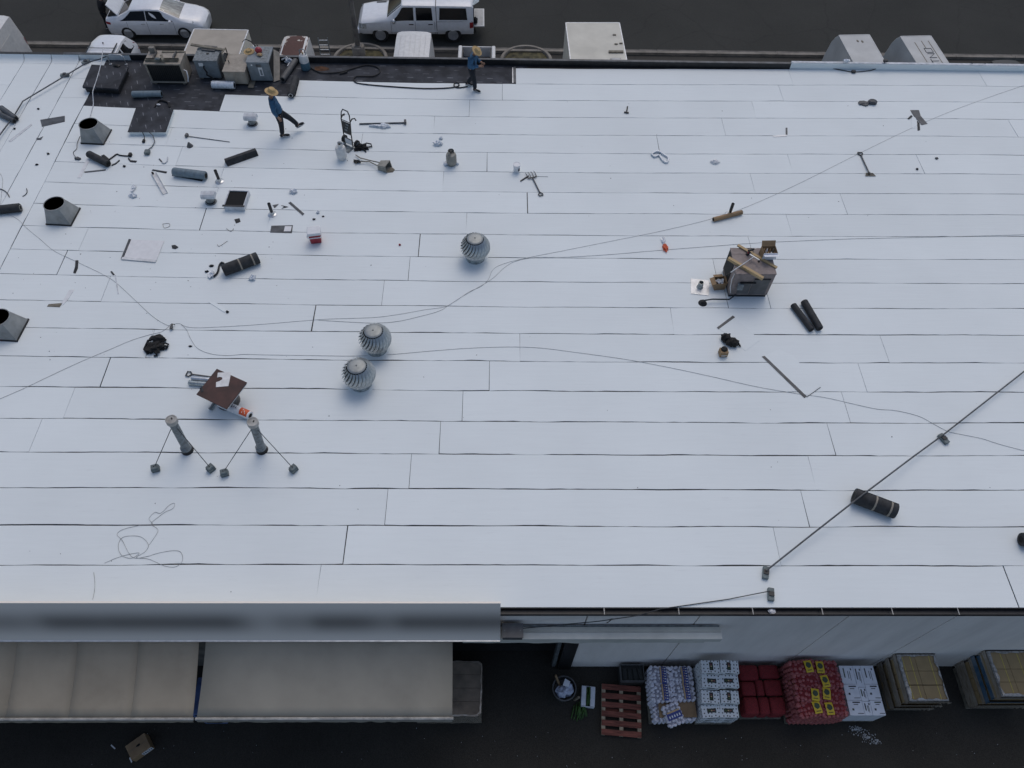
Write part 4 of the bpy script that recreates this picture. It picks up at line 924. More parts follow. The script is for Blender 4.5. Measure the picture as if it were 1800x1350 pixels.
# low black hatch with a bent rail and a pale cord across it
A, B_, C_, D_ = at(150, 163), at(212, 167), at(230, 128), at(166, 124)
hc = (A + B_ + C_ + D_) / 4
t = thing('roof_hatch', 'low square hatch covered in black felt near the far parapet', 'hatch', (hc.x, hc.y, 0))
R_ = [(p.x - hc.x, p.y - hc.y) for p in (A, B_, C_, D_)]
b = MB(); b.prism([(x * 0.93, y * 0.93) for x, y in R_], 0.0, 0.17); b.build('curb', 'black_metal', t)
b = MB(); b.prism(R_, 0.17, 0.25); b.build('lid', 'underlay_turned', t, bevel=0.01)
b = MB(); b.blob((0.25, 0.62, 0.27), (0.14, 0.07, 0.05), 5, 0.9, flat=0.252); b.build('torn_felt', 'bitumen', t)
p = at(222, 113); q = at(196, 110)
t = thing('grab_rail', 'bent pale metal grab rail standing by the black hatch', 'rail', ((p.x + q.x) / 2, (p.y + q.y) / 2 - 0.05, 0))
wq = (p.x - q.x) / 2
b = MB(); b.tube([(-wq, 0, 0), (-wq, 0.02, 0.30), (-wq + 0.08, 0.03, 0.36), (wq - 0.08, 0.03, 0.36), (wq, 0.02, 0.30), (wq, 0.0, 0)], 0.018, 8); b.build('rail_tube', 'aluminium', t, smooth=60)
for s in (-1, 1):
    b = MB(); b.lathe([(0.05, 0), (0.05, 0.012), (0.02, 0.014)], 12, (s * wq, 0, 0)); b.build('foot_plate', 'aluminium', t)
wire('pale_rope', 'pale rope running from the far parapet across the black hatch', 'rope', [(187, 97), (183, 125), (178, 145), (170, 170), (163, 190), (157, 215)], 'membrane_edge', 0.016, z=lambda u: 0.26 * min(1, max(0, (0.72 - u) * 9)) if u > 0.15 else 0.26)
# raised curb capped in black felt
A, B_, C_, D_ = at(228, 237), at(295, 237), at(309, 195), at(243, 193)
hc = (A + B_ + C_ + D_) / 4
t = thing('felt_curb', 'square raised roof curb capped in black felt among the white sheets', 'curb', (hc.x, hc.y, 0)); R_ = [(p.x - hc.x, p.y - hc.y - 0.05) for p in (A, B_, C_, D_)]
b = MB(); b.prism([(x * 0.96, y * 0.96) for x, y in R_], 0.0, 0.14); b.build('curb_side', 'membrane', t)
b = MB(); b.prism(R_, 0.142, 0.15); b.build('felt_cap', 'underlay_turned', t)
wire('black_cable', 'short black cord lying on the black felt above the raised curb', 'cord', [(272, 190), (276, 184), (281, 178), (290, 179), (296, 182), (299, 190)], 'black_rubber', 0.03)
p = at(279, 185); b = MB(); b.blob((0, 0, 0.03), (0.07, 0.04, 0.03), 1, .3, flat=0.002); b.build('paper_cup', 'label_white', loc=(p.x, p.y, 0), label='small white scrap by the cord on the black felt', cat='litter')
# flexible conduit with a box end hanging from the curb
A = at(260, 270); t = thing('outlet_box', 'grey electrical box at the end of a cable below the black felt curb', 'box', (A.x, A.y, 0))
b = MB(); b.box((0, 0, 0.06), (0.17, 0.20, 0.12)); b.build('case', 'block_grey', t, bevel=0.03)
pts = [at(265, 238), at(271, 243), at(273, 251), at(268, 259), at(262, 265)]
b = MB(); b.tube([Vector((p.x - A.x, p.y - A.y, z)) for p, z in zip(pts, (0.13, 0.12, 0.05, 0.03, 0.05))], 0.016, 6); b.build('cable', 'conduit', t, smooth=60)
A = at(254, 248); t = thing('cable_plug', 'small black plug on a short cable below the felt curb', 'plug', (A.x, A.y, 0))
b = MB(); b.tube([(0, -0.10, 0.03), (0, 0.0, 0.04), (0.0, 0.06, 0.04)], [0.05, 0.045, 0.015], 8); b.build('plug_body', 'black_rubber', t)
b = MB(); b.tube([(0, 0.06, 0.04), (-0.04, 0.2, 0.06), (-0.1, 0.30, 0.12)], 0.012, 6); b.build('cable', 'black_rubber', t, smooth=60)

# ------------------------------------------------------------------ gooseneck vents, pipe vents, open curb
def hood_vent(px, label, src=None):
    c = at(*px)
    if src:
        o = copy_tree(src); o.location = (c.x, c.y, 0); o['label'] = label; o.rotation_euler = (0, 0, 0.06); return o
    t = thing('hood_vent', label, 'vent', (c.x, c.y, 0), 0, 'small hooded vents')
    b = MB(); b.lathe([(0.19, 0.002), (0.17, 0.015), (0.125, 0.03), (0.12, 0.20)], 18); b.build('neck', 'grey_steel', t, smooth=40)
    b = MB(); b.lathe([(0.15, 0.03), (0.155, 0.035), (0.125, 0.05)], 18); b.build('collar', 'trim_black', t)
    b = MB(); hw = 0.215; prof = [(0.02, 0.20), (-0.10, 0.20), (-0.14, 0.24), (-0.14, 0.32), (-0.08, 0.37), (0.10, 0.38), (0.15, 0.33), (0.15, 0.20)]
    vs = [(-hw, y, z) for y, z in prof] + [(hw, y, z) for y, z in prof]; n = len(prof)
    b.add(vs, [(k, (k + 1) % n, n + (k + 1) % n, n + k) for k in range(n)] + [tuple(range(n - 1, -1, -1)), tuple(range(n, 2 * n))]); b.build('hood', 'membrane_edge', t, bevel=0.01)
    return t
hv = hood_vent((444, 218), 'small white hooded vent left of the striding worker')
hood_vent((371, 355), 'small white hooded vent left of the open square curb', src=hv)
def pipe_vent(px, top_px, label, r=0.05):
    c = at(*px); t = thing('pipe_vent', label, 'vent', (c.x, c.y, 0)); h = 0.46
    b = MB(); b.lathe([(0.15, 0.002), (0.14, 0.012), (0.075, 0.03), (0.065, 0.12)], 16); b.build('boot', 'aluminium', t, smooth=40)
    b = MB(); b.lathe([(r, 0.06), (r, h), (r - 0.008, h), (r - 0.008, h - 0.1), (0, h - 0.1)], 14); b.build('pipe', 'black_metal', t, smooth=40)
    return t
pipe_vent((386, 319), None, 'thin black pipe vent right of the grey roll')
pipe_vent((479, 377), None, 'thin black pipe vent amid the offcuts near the cooler')
pipe_vent((1282, 377), None, 'thin black pipe vent just above the cardboard tube')
c = at(418, 356); t = thing('open_curb', 'square white roof curb with an open dark hole', 'curb', (c.x, c.y, 0), rad(-2))
hw, hd = 0.31, 0.36
for (x, y, sx, sy) in ((0, -hd, 2 * hw + 0.03, 0.03), (0, hd, 2 * hw + 0.03, 0.03), (-hw, 0, 0.03, 2 * hd - 0.03), (hw, 0, 0.03, 2 * hd - 0.03)):
    b = MB(); b.box((x, y, 0.09), (sx, sy, 0.18)); b.build('curb_side', 'membrane_edge', t)
b = MB(); b.box((0, 0, 0.14), (2 * hw - 0.03, 2 * hd - 0.03, 0.02)); b.build('dark_opening', 'dark_void', t)
b = MB(); b.box((0, -hd, 0.187), (2 * hw + 0.08, 0.07, 0.012)); b.build('edge_strip', 'trim_black', t)

# ------------------------------------------------------------------ hand truck, tanks, harness
c = at(622, 262); t = thing('hand_truck', 'upright black and white hand truck with a steel toe plate', 'hand truck', (c.x - 0.05, c.y + 0.05, 0), rad(-32))
b = MB(); b.box((-0.16, -0.14, 0.012), (0.44, 0.30, 0.012)); b.build('toe_plate', 'grey_steel', t)
for s in (-1, 1):
    b = MB(); b.tube([(-0.16 + s * 0.17, 0.02, 0.02), (-0.16 + s * 0.17, 0.05, 0.55), (-0.16 + s * 0.19, 0.09, 1.0)], 0.02, 8); b.build('side_rail', 'black_metal', t, smooth=60)
    b = MB(); b.lathe([(0.08, -0.04), (0.13, -0.03), (0.13, 0.03), (0.08, 0.04)], 20, M=Matrix.Translation((-0.16 + s * 0.27, 0.13, 0.13)) @ Matrix.Rotation(PI / 2, 4, 'Y')); wh = b.build('wheel', 'tyre', t, smooth=40)
    b = MB(); b.lathe([(0.075, -0.042), (0.075, 0.042)], 14, M=Matrix.Translation((-0.16 + s * 0.27, 0.13, 0.13)) @ Matrix.Rotation(PI / 2, 4, 'Y')); b.build('hub', 'grey_steel', wh)
    b = MB(); b.tube([(-0.16 + s * 0.19, 0.09, 1.0), (-0.16 + s * 0.20, 0.20, 1.06), (-0.16 + s * 0.22, 0.30, 1.02), (-0.16 + s * 0.26, 0.30, 0.95)], 0.022, 8); b.build('grip', 'black_rubber', t, smooth=60)
b = MB(); b.tube([(-0.35, 0.09, 1.0), (-0.33, 0.13, 1.22), (-0.26, 0.15, 1.34), (-0.06, 0.15, 1.34), (0.01, 0.13, 1.22), (0.03, 0.09, 1.0)], 0.02, 8); b.build('loop_handle', 'black_metal', t, smooth=60)
b = MB(); b.box((-0.16, 0.065, 0.72), (0.32, 0.012, 0.42), rx=-0.06); pl = b.build('back_plate', 'trim_black', t)
for k in range(3):
    b = MB(); b.box((-0.20 + 0.05 * k, 0.052, 0.62 + 0.12 * k), (0.12, 0.006, 0.06), rx=-0.06); b.build('plate_print', 'pipe_grey', pl)
for z in (0.28, 0.48, 0.97):
    b = MB(); b.tube([(-0.33, 0.04 + z * 0.04, z), (0.01, 0.04 + z * 0.04, z)], 0.014, 6); b.build('cross_bar', 'black_metal', t)
b = MB(); b.box((-0.16, 0.04, 0.17), (0.33, 0.015, 0.20)); b.build('white_plate', 'white_paint', t)
b = MB(); b.tube([(-0.43, 0.13, 0.13), (0.11, 0.13, 0.13)], 0.014, 6); b.build('axle', 'grey_steel', t)
def propane(px, label, matk, r=0.155, h=0.44, rings=True):
    c = at(*px); t = thing('propane_tank', label, 'gas tank', (c.x, c.y, 0), rng.uniform(0, 3))
    b = MB(); b.lathe([(r * 0.74, 0.0), (r * 0.74, 0.05), (r * 0.9, 0.07), (r, 0.12), (r * 1.0, 0.24), (r * 1.012, 0.25), (r, 0.26), (r, h - 0.09), (r * 0.88, h - 0.03), (r * 0.5, h), (0, h + 0.005)], 22); b.build('vessel', matk, t, smooth=40)
    b = MB(); n = 16; vs = []; fs = []
    for k in range(n + 1):
        a = rad(-130) + rad(260) * k / n
        for zz, rr in ((h - 0.02, 0.10), (h + 0.11, 0.105), (h + 0.11, 0.098), (h - 0.02, 0.093)): vs.append((rr * math.cos(a), rr * math.sin(a), zz))
    for k in range(n):
        for q in range(4): fs.append((4 * k + q, 4 * k + (q + 1) % 4, 4 * k + 4 + (q + 1) % 4, 4 * k + 4 + q))
    b.add(vs, fs); b.build('collar', matk, t, smooth=40)
    b = MB(); b.cyl((0, 0, h), (0, 0, h + 0.075), 0.024, n=10); b.cyl((0, 0, h + 0.075), (0, 0, h + 0.095), 0.035, n=10); b.build('valve', 'trim_black', t)
    return t
propane((602, 279), 'white gas tank standing beside the hand truck', 'tank_white', 0.17, 0.52)
propane((794, 289), 'beige gas tank standing alone on the white roof', 'tank_beige', 0.175, 0.46)
for s, lab in ((-1, 'left pale plastic bundle at the foot of the beige tank'), (1, 'right small bundle at the foot of the beige tank')):
    c = at(794 + s * 10, 289); b = MB(); b.blob((0, 0, 0.03), (0.09 if s < 0 else 0.05, 0.11 if s < 0 else 0.04, 0.045), 11 + s, 0.8, flat=0.002); b.build('plastic_bundle', 'film', loc=(c.x, c.y, 0), label=lab, cat='plastic')
c = at(634, 261); t = thing('safety_harness', 'brown-black harness heap beside the hand truck wheels', 'harness', (c.x, c.y, 0))
b = MB(); b.blob((0, 0, 0.05), (0.20, 0.13, 0.09), 21, 1.0, 20, 12, 2.6, flat=0.002); b.build('webbing_heap', 'harness', t)
b = MB(); b.tube([(0.05, 0.04, 0.08), (0.2, 0.16, 0.1), (0.34, 0.17, 0.06), (0.38, 0.06, 0.04), (0.25, 0.02, 0.04), (0.10, 0.0, 0.06)], 0.022, 6); b.build('strap_loop', 'black_cloth', t, smooth=60)
for k, (x, y) in enumerate(((-0.16, -0.08), (0.16, -0.14), (0.22, -0.05))):
    b = MB(); b.tube([(x * 0.5, y * 0.5, 0.05), (x, y, 0.03), (x * 1.3, y * 1.5, 0.02)], [0.03, 0.03, 0.02], 6); b.build('strap', 'black_cloth', t)
# long-handled steel scoop lying down
A = at(678, 297); t = thing('steel_scoop', 'long-handled steel scoop bucket lying below the hand truck', 'tool', (A.x, A.y, 0), seg(634, 284, 680, 297)[2])
b = MB()
vs = [(-0.22, -0.14, 0.005), (0.14, -0.19, 0.005), (0.14, 0.19, 0.005), (-0.22, 0.14, 0.005), (-0.22, -0.13, 0.19), (0.10, -0.18, 0.26), (0.10, 0.18, 0.26), (-0.22, 0.13, 0.19)]
b.add(vs, [(0, 3, 2, 1), (4, 5, 6, 7), (0, 1, 5, 4), (2, 3, 7, 6), (3, 0, 4, 7)]); o = b.build('bucket', 'tank_beige', t); s_ = o.modifiers.new('solid', 'SOLIDIFY'); s_.thickness = 0.012
b = MB(); b.box((-0.19, 0, 0.09), (0.01, 0.24, 0.16)); b.build('bucket_back', 'wood_grey', t)
b = MB(); b.add([(0.11, -0.17, 0.02), (0.30, -0.06, 0.006), (0.30, 0.08, 0.006), (0.11, 0.17, 0.02)], [(0, 1, 2, 3)]); o = b.build('lip', 'wood_grey', t); s_ = o.modifiers.new('solid', 'SOLIDIFY'); s_.thickness = 0.01
for s in (-1, 1):
    b = MB(); b.tube([(-0.2, s * 0.09, 0.12), (-0.6, s * 0.03 + 0.05, 0.10), (-1.0, s * 0.09 + 0.02, 0.06), (-1.12 - 0.1 * s, s * 0.2, 0.05)], 0.018, 6); b.build('handle', 'wood_grey', t, smooth=60)
b = MB(); b.blob((-1.02, -0.07, 0.05), (0.12, 0.07, 0.05), 31, 0.9, flat=0.002); b.build('trigger_grip', 'black_rubber', t)
# rod with a square head and a foil bag
c, L, a = seg(632, 219, 714, 217); t = thing('seam_rod', 'long black rod with a square head lying right of the hand truck', 'tool', (c.x, c.y, 0), a)
b = MB(); b.tube([(-L / 2, 0, 0.03), (L / 2 - 0.06, 0, 0.03)], 0.026, 8); b.build('shaft', 'conduit', t)
b = MB(); b.box((L / 2 - 0.03, 0, 0.06), (0.08, 0.17, 0.12)); b.build('head', 'unit_brown_dark', t, bevel=0.015)
t = thing('foil_bag', 'crumpled silver bag beside the long black rod', 'bag', (at(668, 223).x, at(668, 223).y, 0))
b = MB(); b.blob((0.12, 0, 0.04), (0.20, 0.11, 0.06), 41, 0.8, 18, 10, 2.4, flat=0.002); b.build('pouch', 'film', t)
b = MB(); b.tube([(-0.08, 0.03, 0.03), (-0.2, 0.0, 0.04), (-0.38, 0.01, 0.03)], [0.03, 0.05, 0.03], 6); b.build('neck', 'film', t)
# white pails, cooler
c = at(908, 301); t = thing('paint_pail', 'small white pail with lid near the pitchfork', 'bucket', (c.x, c.y, 0))
b = MB(); b.lathe([(0.10, 0.0), (0.118, 0.26), (0.125, 0.26), (0.125, 0.285)], 20); b.build('pail', 'white_plastic', t, smooth=40)
b = MB(); b.lathe([(0.128, 0.275), (0.128, 0.295), (0.11, 0.295), (0.105, 0.287), (0, 0.287)], 20); b.build('lid', 'white_plastic', t, smooth=40)
b = MB(); b.box((0.08, -0.085, 0.13), (0.05, 0.015, 0.10), rz=0.7); b.build('label', 'ink', t)
c = at(556, 424); t = thing('picnic_cooler', 'red picnic cooler with a white lid on the white roof', 'cooler', (c.x, c.y + 0.02, 0), rad(10)); t.scale = (1.18,) * 3
b = MB(); w2, d2 = 0.155, 0.125; vs = [(-w2 * .88, -d2 * .88, 0.004), (w2 * .88, -d2 * .88, 0.004), (w2 * .88, d2 * .88, 0.004), (-w2 * .88, d2 * .88, 0.004), (-w2, -d2, 0.30), (w2, -d2, 0.30), (w2, d2, 0.30), (-w2, d2, 0.30)]
b.add(vs, [(0, 3, 2, 1), (4, 5, 6, 7), (0, 1, 5, 4), (1, 2, 6, 5), (2, 3, 7, 6), (3, 0, 4, 7)]); b.build('tub', 'red_plastic', t, bevel=0.02)
b = MB(); b.box((0, 0, 0.345), (0.345, 0.30, 0.085)); b.build('lid', 'white_plastic', t, bevel=0.025)
b = MB(); b.tube([(-0.175, 0.02, 0.31), (-0.178, -0.13, 0.27), (-0.15, -0.16, 0.25), (0.15, -0.16, 0.25), (0.178, -0.13, 0.27), (0.175, 0.02, 0.31)], 0.014, 6); b.build('handle', 'white_plastic', t, smooth=60)
# pitchfork
A, B_ = at(951, 344), at(933, 310); c, L, a = seg(951, 344, 931, 304)
t = thing('pitchfork', 'black pitchfork with a D handle lying flat', 'tool', (c.x, c.y, 0), a)
b = MB(); b.tube([(-L / 2 + 0.12, 0, 0.03), (L / 2 - 0.28, 0, 0.04)], 0.022, 8); b.build('shaft', 'unit_brown_dark', t)
b = MB(); b.tube([(-L / 2 + 0.14, 0, 0.03), (-L / 2 + 0.04, 0.075, 0.03), (-L / 2 - 0.02, 0.07, 0.03), (-L / 2 - 0.02, -0.07, 0.03), (-L / 2 + 0.04, -0.075, 0.03), (-L / 2 + 0.14, 0, 0.03)], 0.018, 6); b.build('d_handle', 'black_metal', t)
b = MB(); b.tube([(L / 2 - 0.28, -0.15, 0.04), (L / 2 - 0.30, 0, 0.045), (L / 2 - 0.28, 0.15, 0.04)], 0.02, 6); b.build('yoke', 'black_metal', t)
for k in range(4):
    y = -0.15 + 0.1 * k
    b = MB(); b.tube([(L / 2 - 0.28, y, 0.04), (L / 2 - 0.1, y, 0.06), (L / 2 + 0.04, y, 0.02)], [0.014, 0.012, 0.005], 6); b.build('tine', 'black_metal', t)
c, L, a = seg(915, 319, 929, 310); b = MB(); b.tube([(-L / 2, 0, 0.02), (L / 2, 0, 0.02)], 0.024, 6); b.build('pry_bar', 'black_metal', loc=(c.x, c.y, 0), rz=a, label='short black bar touching the pitchfork yoke', cat='tool')
b = MB(); c, L, a = seg(940, 310, 963, 311); b.tube([(-L / 2, 0, 0.008), (L / 2, 0, 0.008)], 0.007, 5); b.build('thin_rod', 'rope_grey', loc=(c.x, c.y, 0), rz=a, label='thin grey rod lying right of the pitchfork tines', cat='rod')
# hammer
c, L, a = seg(1103, 188, 1101, 199); t = thing('hammer', 'lone black hammer on the far white sheets', 'tool', (c.x, c.y, 0), a)
b = MB(); b.tube([(-L / 2, 0, 0.02), (L / 2, 0, 0.025)], 0.022, 6); b.build('handle', 'black_rubber', t)
b = MB(); b.box((L / 2, 0, 0.03), (0.05, 0.17, 0.05)); b.build('head', 'black_metal', t, bevel=0.01)
# shovel on the right
c, L, a = seg(1511, 270, 1527, 308); t = thing('flat_shovel', 'black flat shovel with a D handle on the right of the roof', 'tool', (c.x, c.y, 0), a)
b = MB(); b.tube([(-L / 2 + 0.12, 0, 0.03), (L / 2 - 0.02, 0, 0.06)], 0.022, 8); b.build('shaft', 'unit_brown_dark', t)
b = MB(); b.tube([(-L / 2 + 0.14, 0, 0.03), (-L / 2 + 0.06, 0.08, 0.03), (-L / 2 - 0.02, 0.075, 0.03), (-L / 2 - 0.02, -0.075, 0.03), (-L / 2 + 0.06, -0.08, 0.03), (-L / 2 + 0.14, 0, 0.03)], 0.02, 6); b.build('d_handle', 'black_metal', t)
b = MB(); b.slab([(L / 2 - 0.05, -0.11, 0.05), (L / 2 + 0.06, -0.13, 0.01), (L / 2 + 0.06, 0.22, 0.01), (L / 2 - 0.05, 0.13, 0.05)], 0.012); b.build('blade', 'wood_grey', t)
b = MB(); b.box((L / 2 - 0.03, 0.0, 0.06), (0.08, 0.06, 0.05)); b.build('socket', 'black_metal', t)
# broom-like rod at left
c, L, a = seg(329, 240, 404, 250); t = thing('marking_stick', 'thin stick with a small dark head left of the striding worker', 'tool', (c.x, c.y, 0), a)
b = MB(); b.tube([(-L / 2, 0, 0.02), (L / 2, 0, 0.01)], 0.012, 6); b.build('shaft', 'conduit', t)
b = MB(); b.box((-L / 2, 0, 0.05), (0.09, 0.15, 0.10)); b.build('head', 'unit_brown_dark', t, bevel=0.02)
c = at(334, 257); b = MB(); b.lathe([(0.11, 0.002), (0.09, 0.03), (0.03, 0.15), (0, 0.16)], 12); b.build('rubber_cone', 'unit_brown_dark', loc=(c.x, c.y, 0), smooth=40, label='small dark cone lying below the thin stick', cat='cone')

# ------------------------------------------------------------------ rolls and tubes of membrane on the white sheets
roll('black_tube_roll', 'thin black roll lying among strips below the far duct stack', (156, 271), (190, 288), 0.115, 'rolled_black')
t = roll('grey_roll', 'fat blue-grey roll resting on a loose black sheet', (305, 302), (362, 309), 0.135, 'blue_roll')
shard('black_sheet', 'black sheet unrolled from under the fat blue-grey roll', 'roofing sheet', [(302, 309), (308, 301), (362, 308), (355, 319)], 'rolled_black')
c, L, a = seg(398, 289, 452, 270); t = thing('corner_tube', 'black three-sided tube with an open end, above the open curb', 'tube', (c.x, c.y, 0), a)
b = MB(); r_ = 0.135; tri = [(-r_, 0.004), (r_, 0.004), (r_ * 0.45, r_ * 1.4), (-r_ * 0.45, r_ * 1.4)]; n = 4
vs = [(-L / 2, y, z) for y, z in tri] + [(L / 2, y, z) for y, z in tri]
b.add(vs, [(k, (k + 1) % n, n + (k + 1) % n, n + k) for k in range(n)]); o = b.build('shell', 'rolled_black', t); s_ = o.modifiers.new('solid', 'SOLIDIFY'); s_.thickness = 0.012
b = MB(); b.add([(-L / 2 + 0.05, y * .9, z * .9 + .008) for y, z in tri], [(0, 1, 2, 3)]); b.build('dark_inside', 'dark_void', t)
roll('banded_roll', 'fat black roll with two paper bands near the white metal sheet', (392, 476), (454, 453), 0.17, 'rolled_black', bands=2)
roll('banded_roll', 'fat black roll with two paper bands under the diagonal pipe on the right', (1501, 871), (1575, 899), 0.19, 'rolled_black', bands=2)
roll('slim_roll', 'left one of two slim black rolls side by side right of the brown unit', (1394, 536), (1427, 580), 0.085, 'rolled_black', group='two slim rolls')
roll('slim_roll', 'right one of two slim black rolls side by side right of the brown unit', (1413, 530), (1441, 578), 0.10, 'rolled_black', group='two slim rolls')
roll('black_tube_roll', 'black roll with a grey end at the left edge of the picture', (-30, 372), (36, 365), 0.13, 'rolled_black', end='pipe_cap')
roll('slim_roll', 'upper of two dark rolls crossed in a V at the far left', (2, 190), (28, 209), 0.10, 'conduit', group='two rolls in a V')
roll('slim_roll', 'lower of two dark rolls crossed in a V at the far left', (-10, 196), (25, 213), 0.09, 'conduit', group='two rolls in a V')
roll('dark_roll_end', 'black roll end just inside the right edge near the front', (1795, 948), (1850, 955), 0.16, 'rolled_black')
c, L, a = seg(1253, 389, 1303, 376); t = thing('cardboard_tube', 'long brown cardboard tube on the right of the roof', 'tube', (c.x, c.y, 0), a)
b = MB(); b.tube([(-L / 2, 0, 0.075), (L / 2, 0, 0.075)], 0.072, 16); b.build('tube_wall', 'cardboard', t, smooth=40)
b = MB(); b.lathe([(0.05, 0), (0.05, 0.004)], 14, M=Matrix.Translation((-L / 2, 0, 0.075)) @ Matrix.Rotation(-PI / 2, 4, 'Y')); b.build('open_end', 'dark_void', t)

# ------------------------------------------------------------------ brown plate on pipe legs, with things under and on it
TZ = 0.62
Cn = [at(381, 648, TZ), at(434, 672, TZ), at(398, 719, TZ), at(345, 693, TZ)]
c = sum(Cn, Vector()) / 4
t = thing('plate_table', 'dark brown square plate raised like a table near the left front', 'table', (c.x, c.y, 0))
b = MB(); b.prism([(p.x - c.x, p.y - c.y) for p in Cn], TZ - 0.035, TZ); b.build('top_plate', 'brown_plate', t, bevel=0.004)
b = MB(); b.lathe([(0.30, 0.0), (0.30, 0.02), (0.26, 0.03), (0.26, TZ - 0.04)], 20); b.build('drum_base', 'unit_brown_dark', t)
b = MB(); pr = [(p.x - c.x, p.y - c.y) for p in Cn]
b.tube([(pr[1][0] * .93, pr[1][1] * .93, TZ - 0.06), (pr[2][0] * .93, pr[2][1] * .93, TZ - 0.06)], 0.03, 6); b.build('edge_rail', 'bright_metal', t)
b = MB(); b.tube([(pr[3][0] * 0.9 + 0.08, pr[3][1] * 0.9 + 0.05, TZ - 0.045), (pr[3][0] * 0.9 + 0.02, pr[3][1] * .9 + 0.2, TZ - 0.05)], 0.06, 8); b.build('rolled_edge', 'rolled_black', t)
p = at(391, 667, TZ); b = MB()
out_ = [(-0.17, 0.20), (0.17, 0.24), (0.21, -0.20), (-0.10, -0.25), (-0.135, -0.10), (-0.06, -0.06), (0.0, 0.0), (-0.02, 0.06), (-0.09, 0.07), (-0.15, 0.05)]
b.prism(out_, 0.003, 0.009); b.build('metal_offcut', 'bright_metal', loc=(p.x, p.y, TZ), rz=-0.05, label='bright metal offcut with a curved notch on the brown plate', cat='sheet metal')
c, L, a = seg(330, 658, 372, 664); t = thing('flat_shovel', 'black shovel with a D handle sticking out from under the brown plate', 'tool', (c.x, c.y, 0), a)
b = MB(); b.tube([(-L / 2 + 0.10, 0, 0.035), (L / 2, 0, 0.04)], 0.02, 8); b.build('shaft', 'unit_brown_dark', t)
b = MB(); b.tube([(-L / 2 + 0.14, 0, 0.03), (-L / 2 + 0.06, 0.075, 0.03), (-L / 2 - 0.02, 0.07, 0.03), (-L / 2 - 0.02, -0.07, 0.03), (-L / 2 + 0.06, -0.075, 0.03), (-L / 2 + 0.14, 0, 0.03)], 0.018, 6); b.build('d_handle', 'black_metal', t)
b = MB(); b.slab([(L / 2, -0.12, 0.02), (L / 2 + 0.30, -0.13, 0.01), (L / 2 + 0.30, 0.13, 0.01), (L / 2, 0.12, 0.02)], 0.012); b.build('blade', 'wood_grey', t)
roll('metal_sleeve', 'lower silver sleeve sticking out from under the brown plate', (332, 673), (372, 676), 0.065, 'galvanised', cat='tube', group='silver sleeves under the plate')
roll('metal_sleeve', 'upper silver sleeve sticking out from under the brown plate', (337, 665), (372, 668), 0.065, 'aluminium', cat='tube', group='silver sleeves under the plate')
c, L, a = seg(398, 713, 440, 731, z=0.11); t = thing('printed_roll', 'white wrapped roll with an orange printed end under the brown plate', 'roll', (c.x, c.y, 0), a); r_ = 0.115
b = MB(); b.tube([(-L / 2 - 0.2, 0, r_), (L / 2, 0, r_)], r_, 24); b.build('wrapper', 'white_plastic', t, smooth=40)
b = MB(); vs = []; n = 16
for k in range(n + 1):
    g_ = rad(-40) + rad(190) * k / n; x0 = L / 2 - 0.33 + 0.06 * (k / n); x1 = L / 2 - 0.04
    vs += [(x0, (r_ + 0.002) * math.cos(g_), r_ + (r_ + 0.002) * math.sin(g_)), (x1, (r_ + 0.002) * math.cos(g_), r_ + (r_ + 0.002) * math.sin(g_))]
b.add(vs, [(2 * k, 2 * k + 1, 2 * k + 3, 2 * k + 2) for k in range(n)]); pr = b.build('orange_panel', 'orange_print', t, smooth=60)
for k, (dx, g_, s_) in enumerate(((-0.20, 70, 0.05), (-0.14, 92, 0.06), (-0.20, 112, 0.045), (-0.11, 112, 0.03))):
    a_ = rad(g_); M_ = Matrix.Translation((L / 2 + dx, (r_ + 0.004) * math.cos(a_), r_ + (r_ + 0.004) * math.sin(a_))) @ Matrix.Rotation(a_ - PI / 2, 4, 'X')
    b = MB(); b.box((0, 0, 0), (0.014, s_, 0.002), rz=0.6 * (k % 2)); b.v = [tuple(M_ @ Vector(v)) for v in b.v]; b.build('print_mark', 'label_white', pr)
for k in range(7):   # dark lettering along the wrapper
    a_ = rad(84); M_ = Matrix.Translation((L / 2 - 0.42 - 0.062 * k, (r_ + 0.002) * math.cos(a_), r_ + (r_ + 0.002) * math.sin(a_))) @ Matrix.Rotation(a_ - PI / 2, 4, 'X')
    b = MB(); b.box((0, 0.0, 0), (0.012, 0.065 + 0.03 * (k in (2, 5)), 0.002), rz=0.3 * ((k % 3) - 1)); b.box((0.016, 0.02 * ((k % 2) * 2 - 1), 0), (0.03, 0.012, 0.002)); b.v = [tuple(M_ @ Vector(v)) for v in b.v]; b.build('letter', 'ink', t)
b = MB(); b.lathe([(0.07, 0), (0.07, 0.004)], 16, M=Matrix.Translation((L / 2, 0, r_)) @ Matrix.Rotation(PI / 2, 4, 'Y')); b.build('core_hole', 'dark_void', t)
c, L, a = seg(371, 720, 378, 709); b = MB(); b.tube([(-L / 2 - .02, 0, 0.05), (-L / 2, 0, 0.05), (-L / 2, 0, 0.05), (L / 2 + 0.3, 0, 0.06)], [0.055, 0.055, 0.035, 0.035], 10); b.build('grey_pipe', 'pipe_grey', loc=(c.x, c.y, 0), rz=a, label='grey pipe end poking out under the near side of the brown plate', cat='pipe')

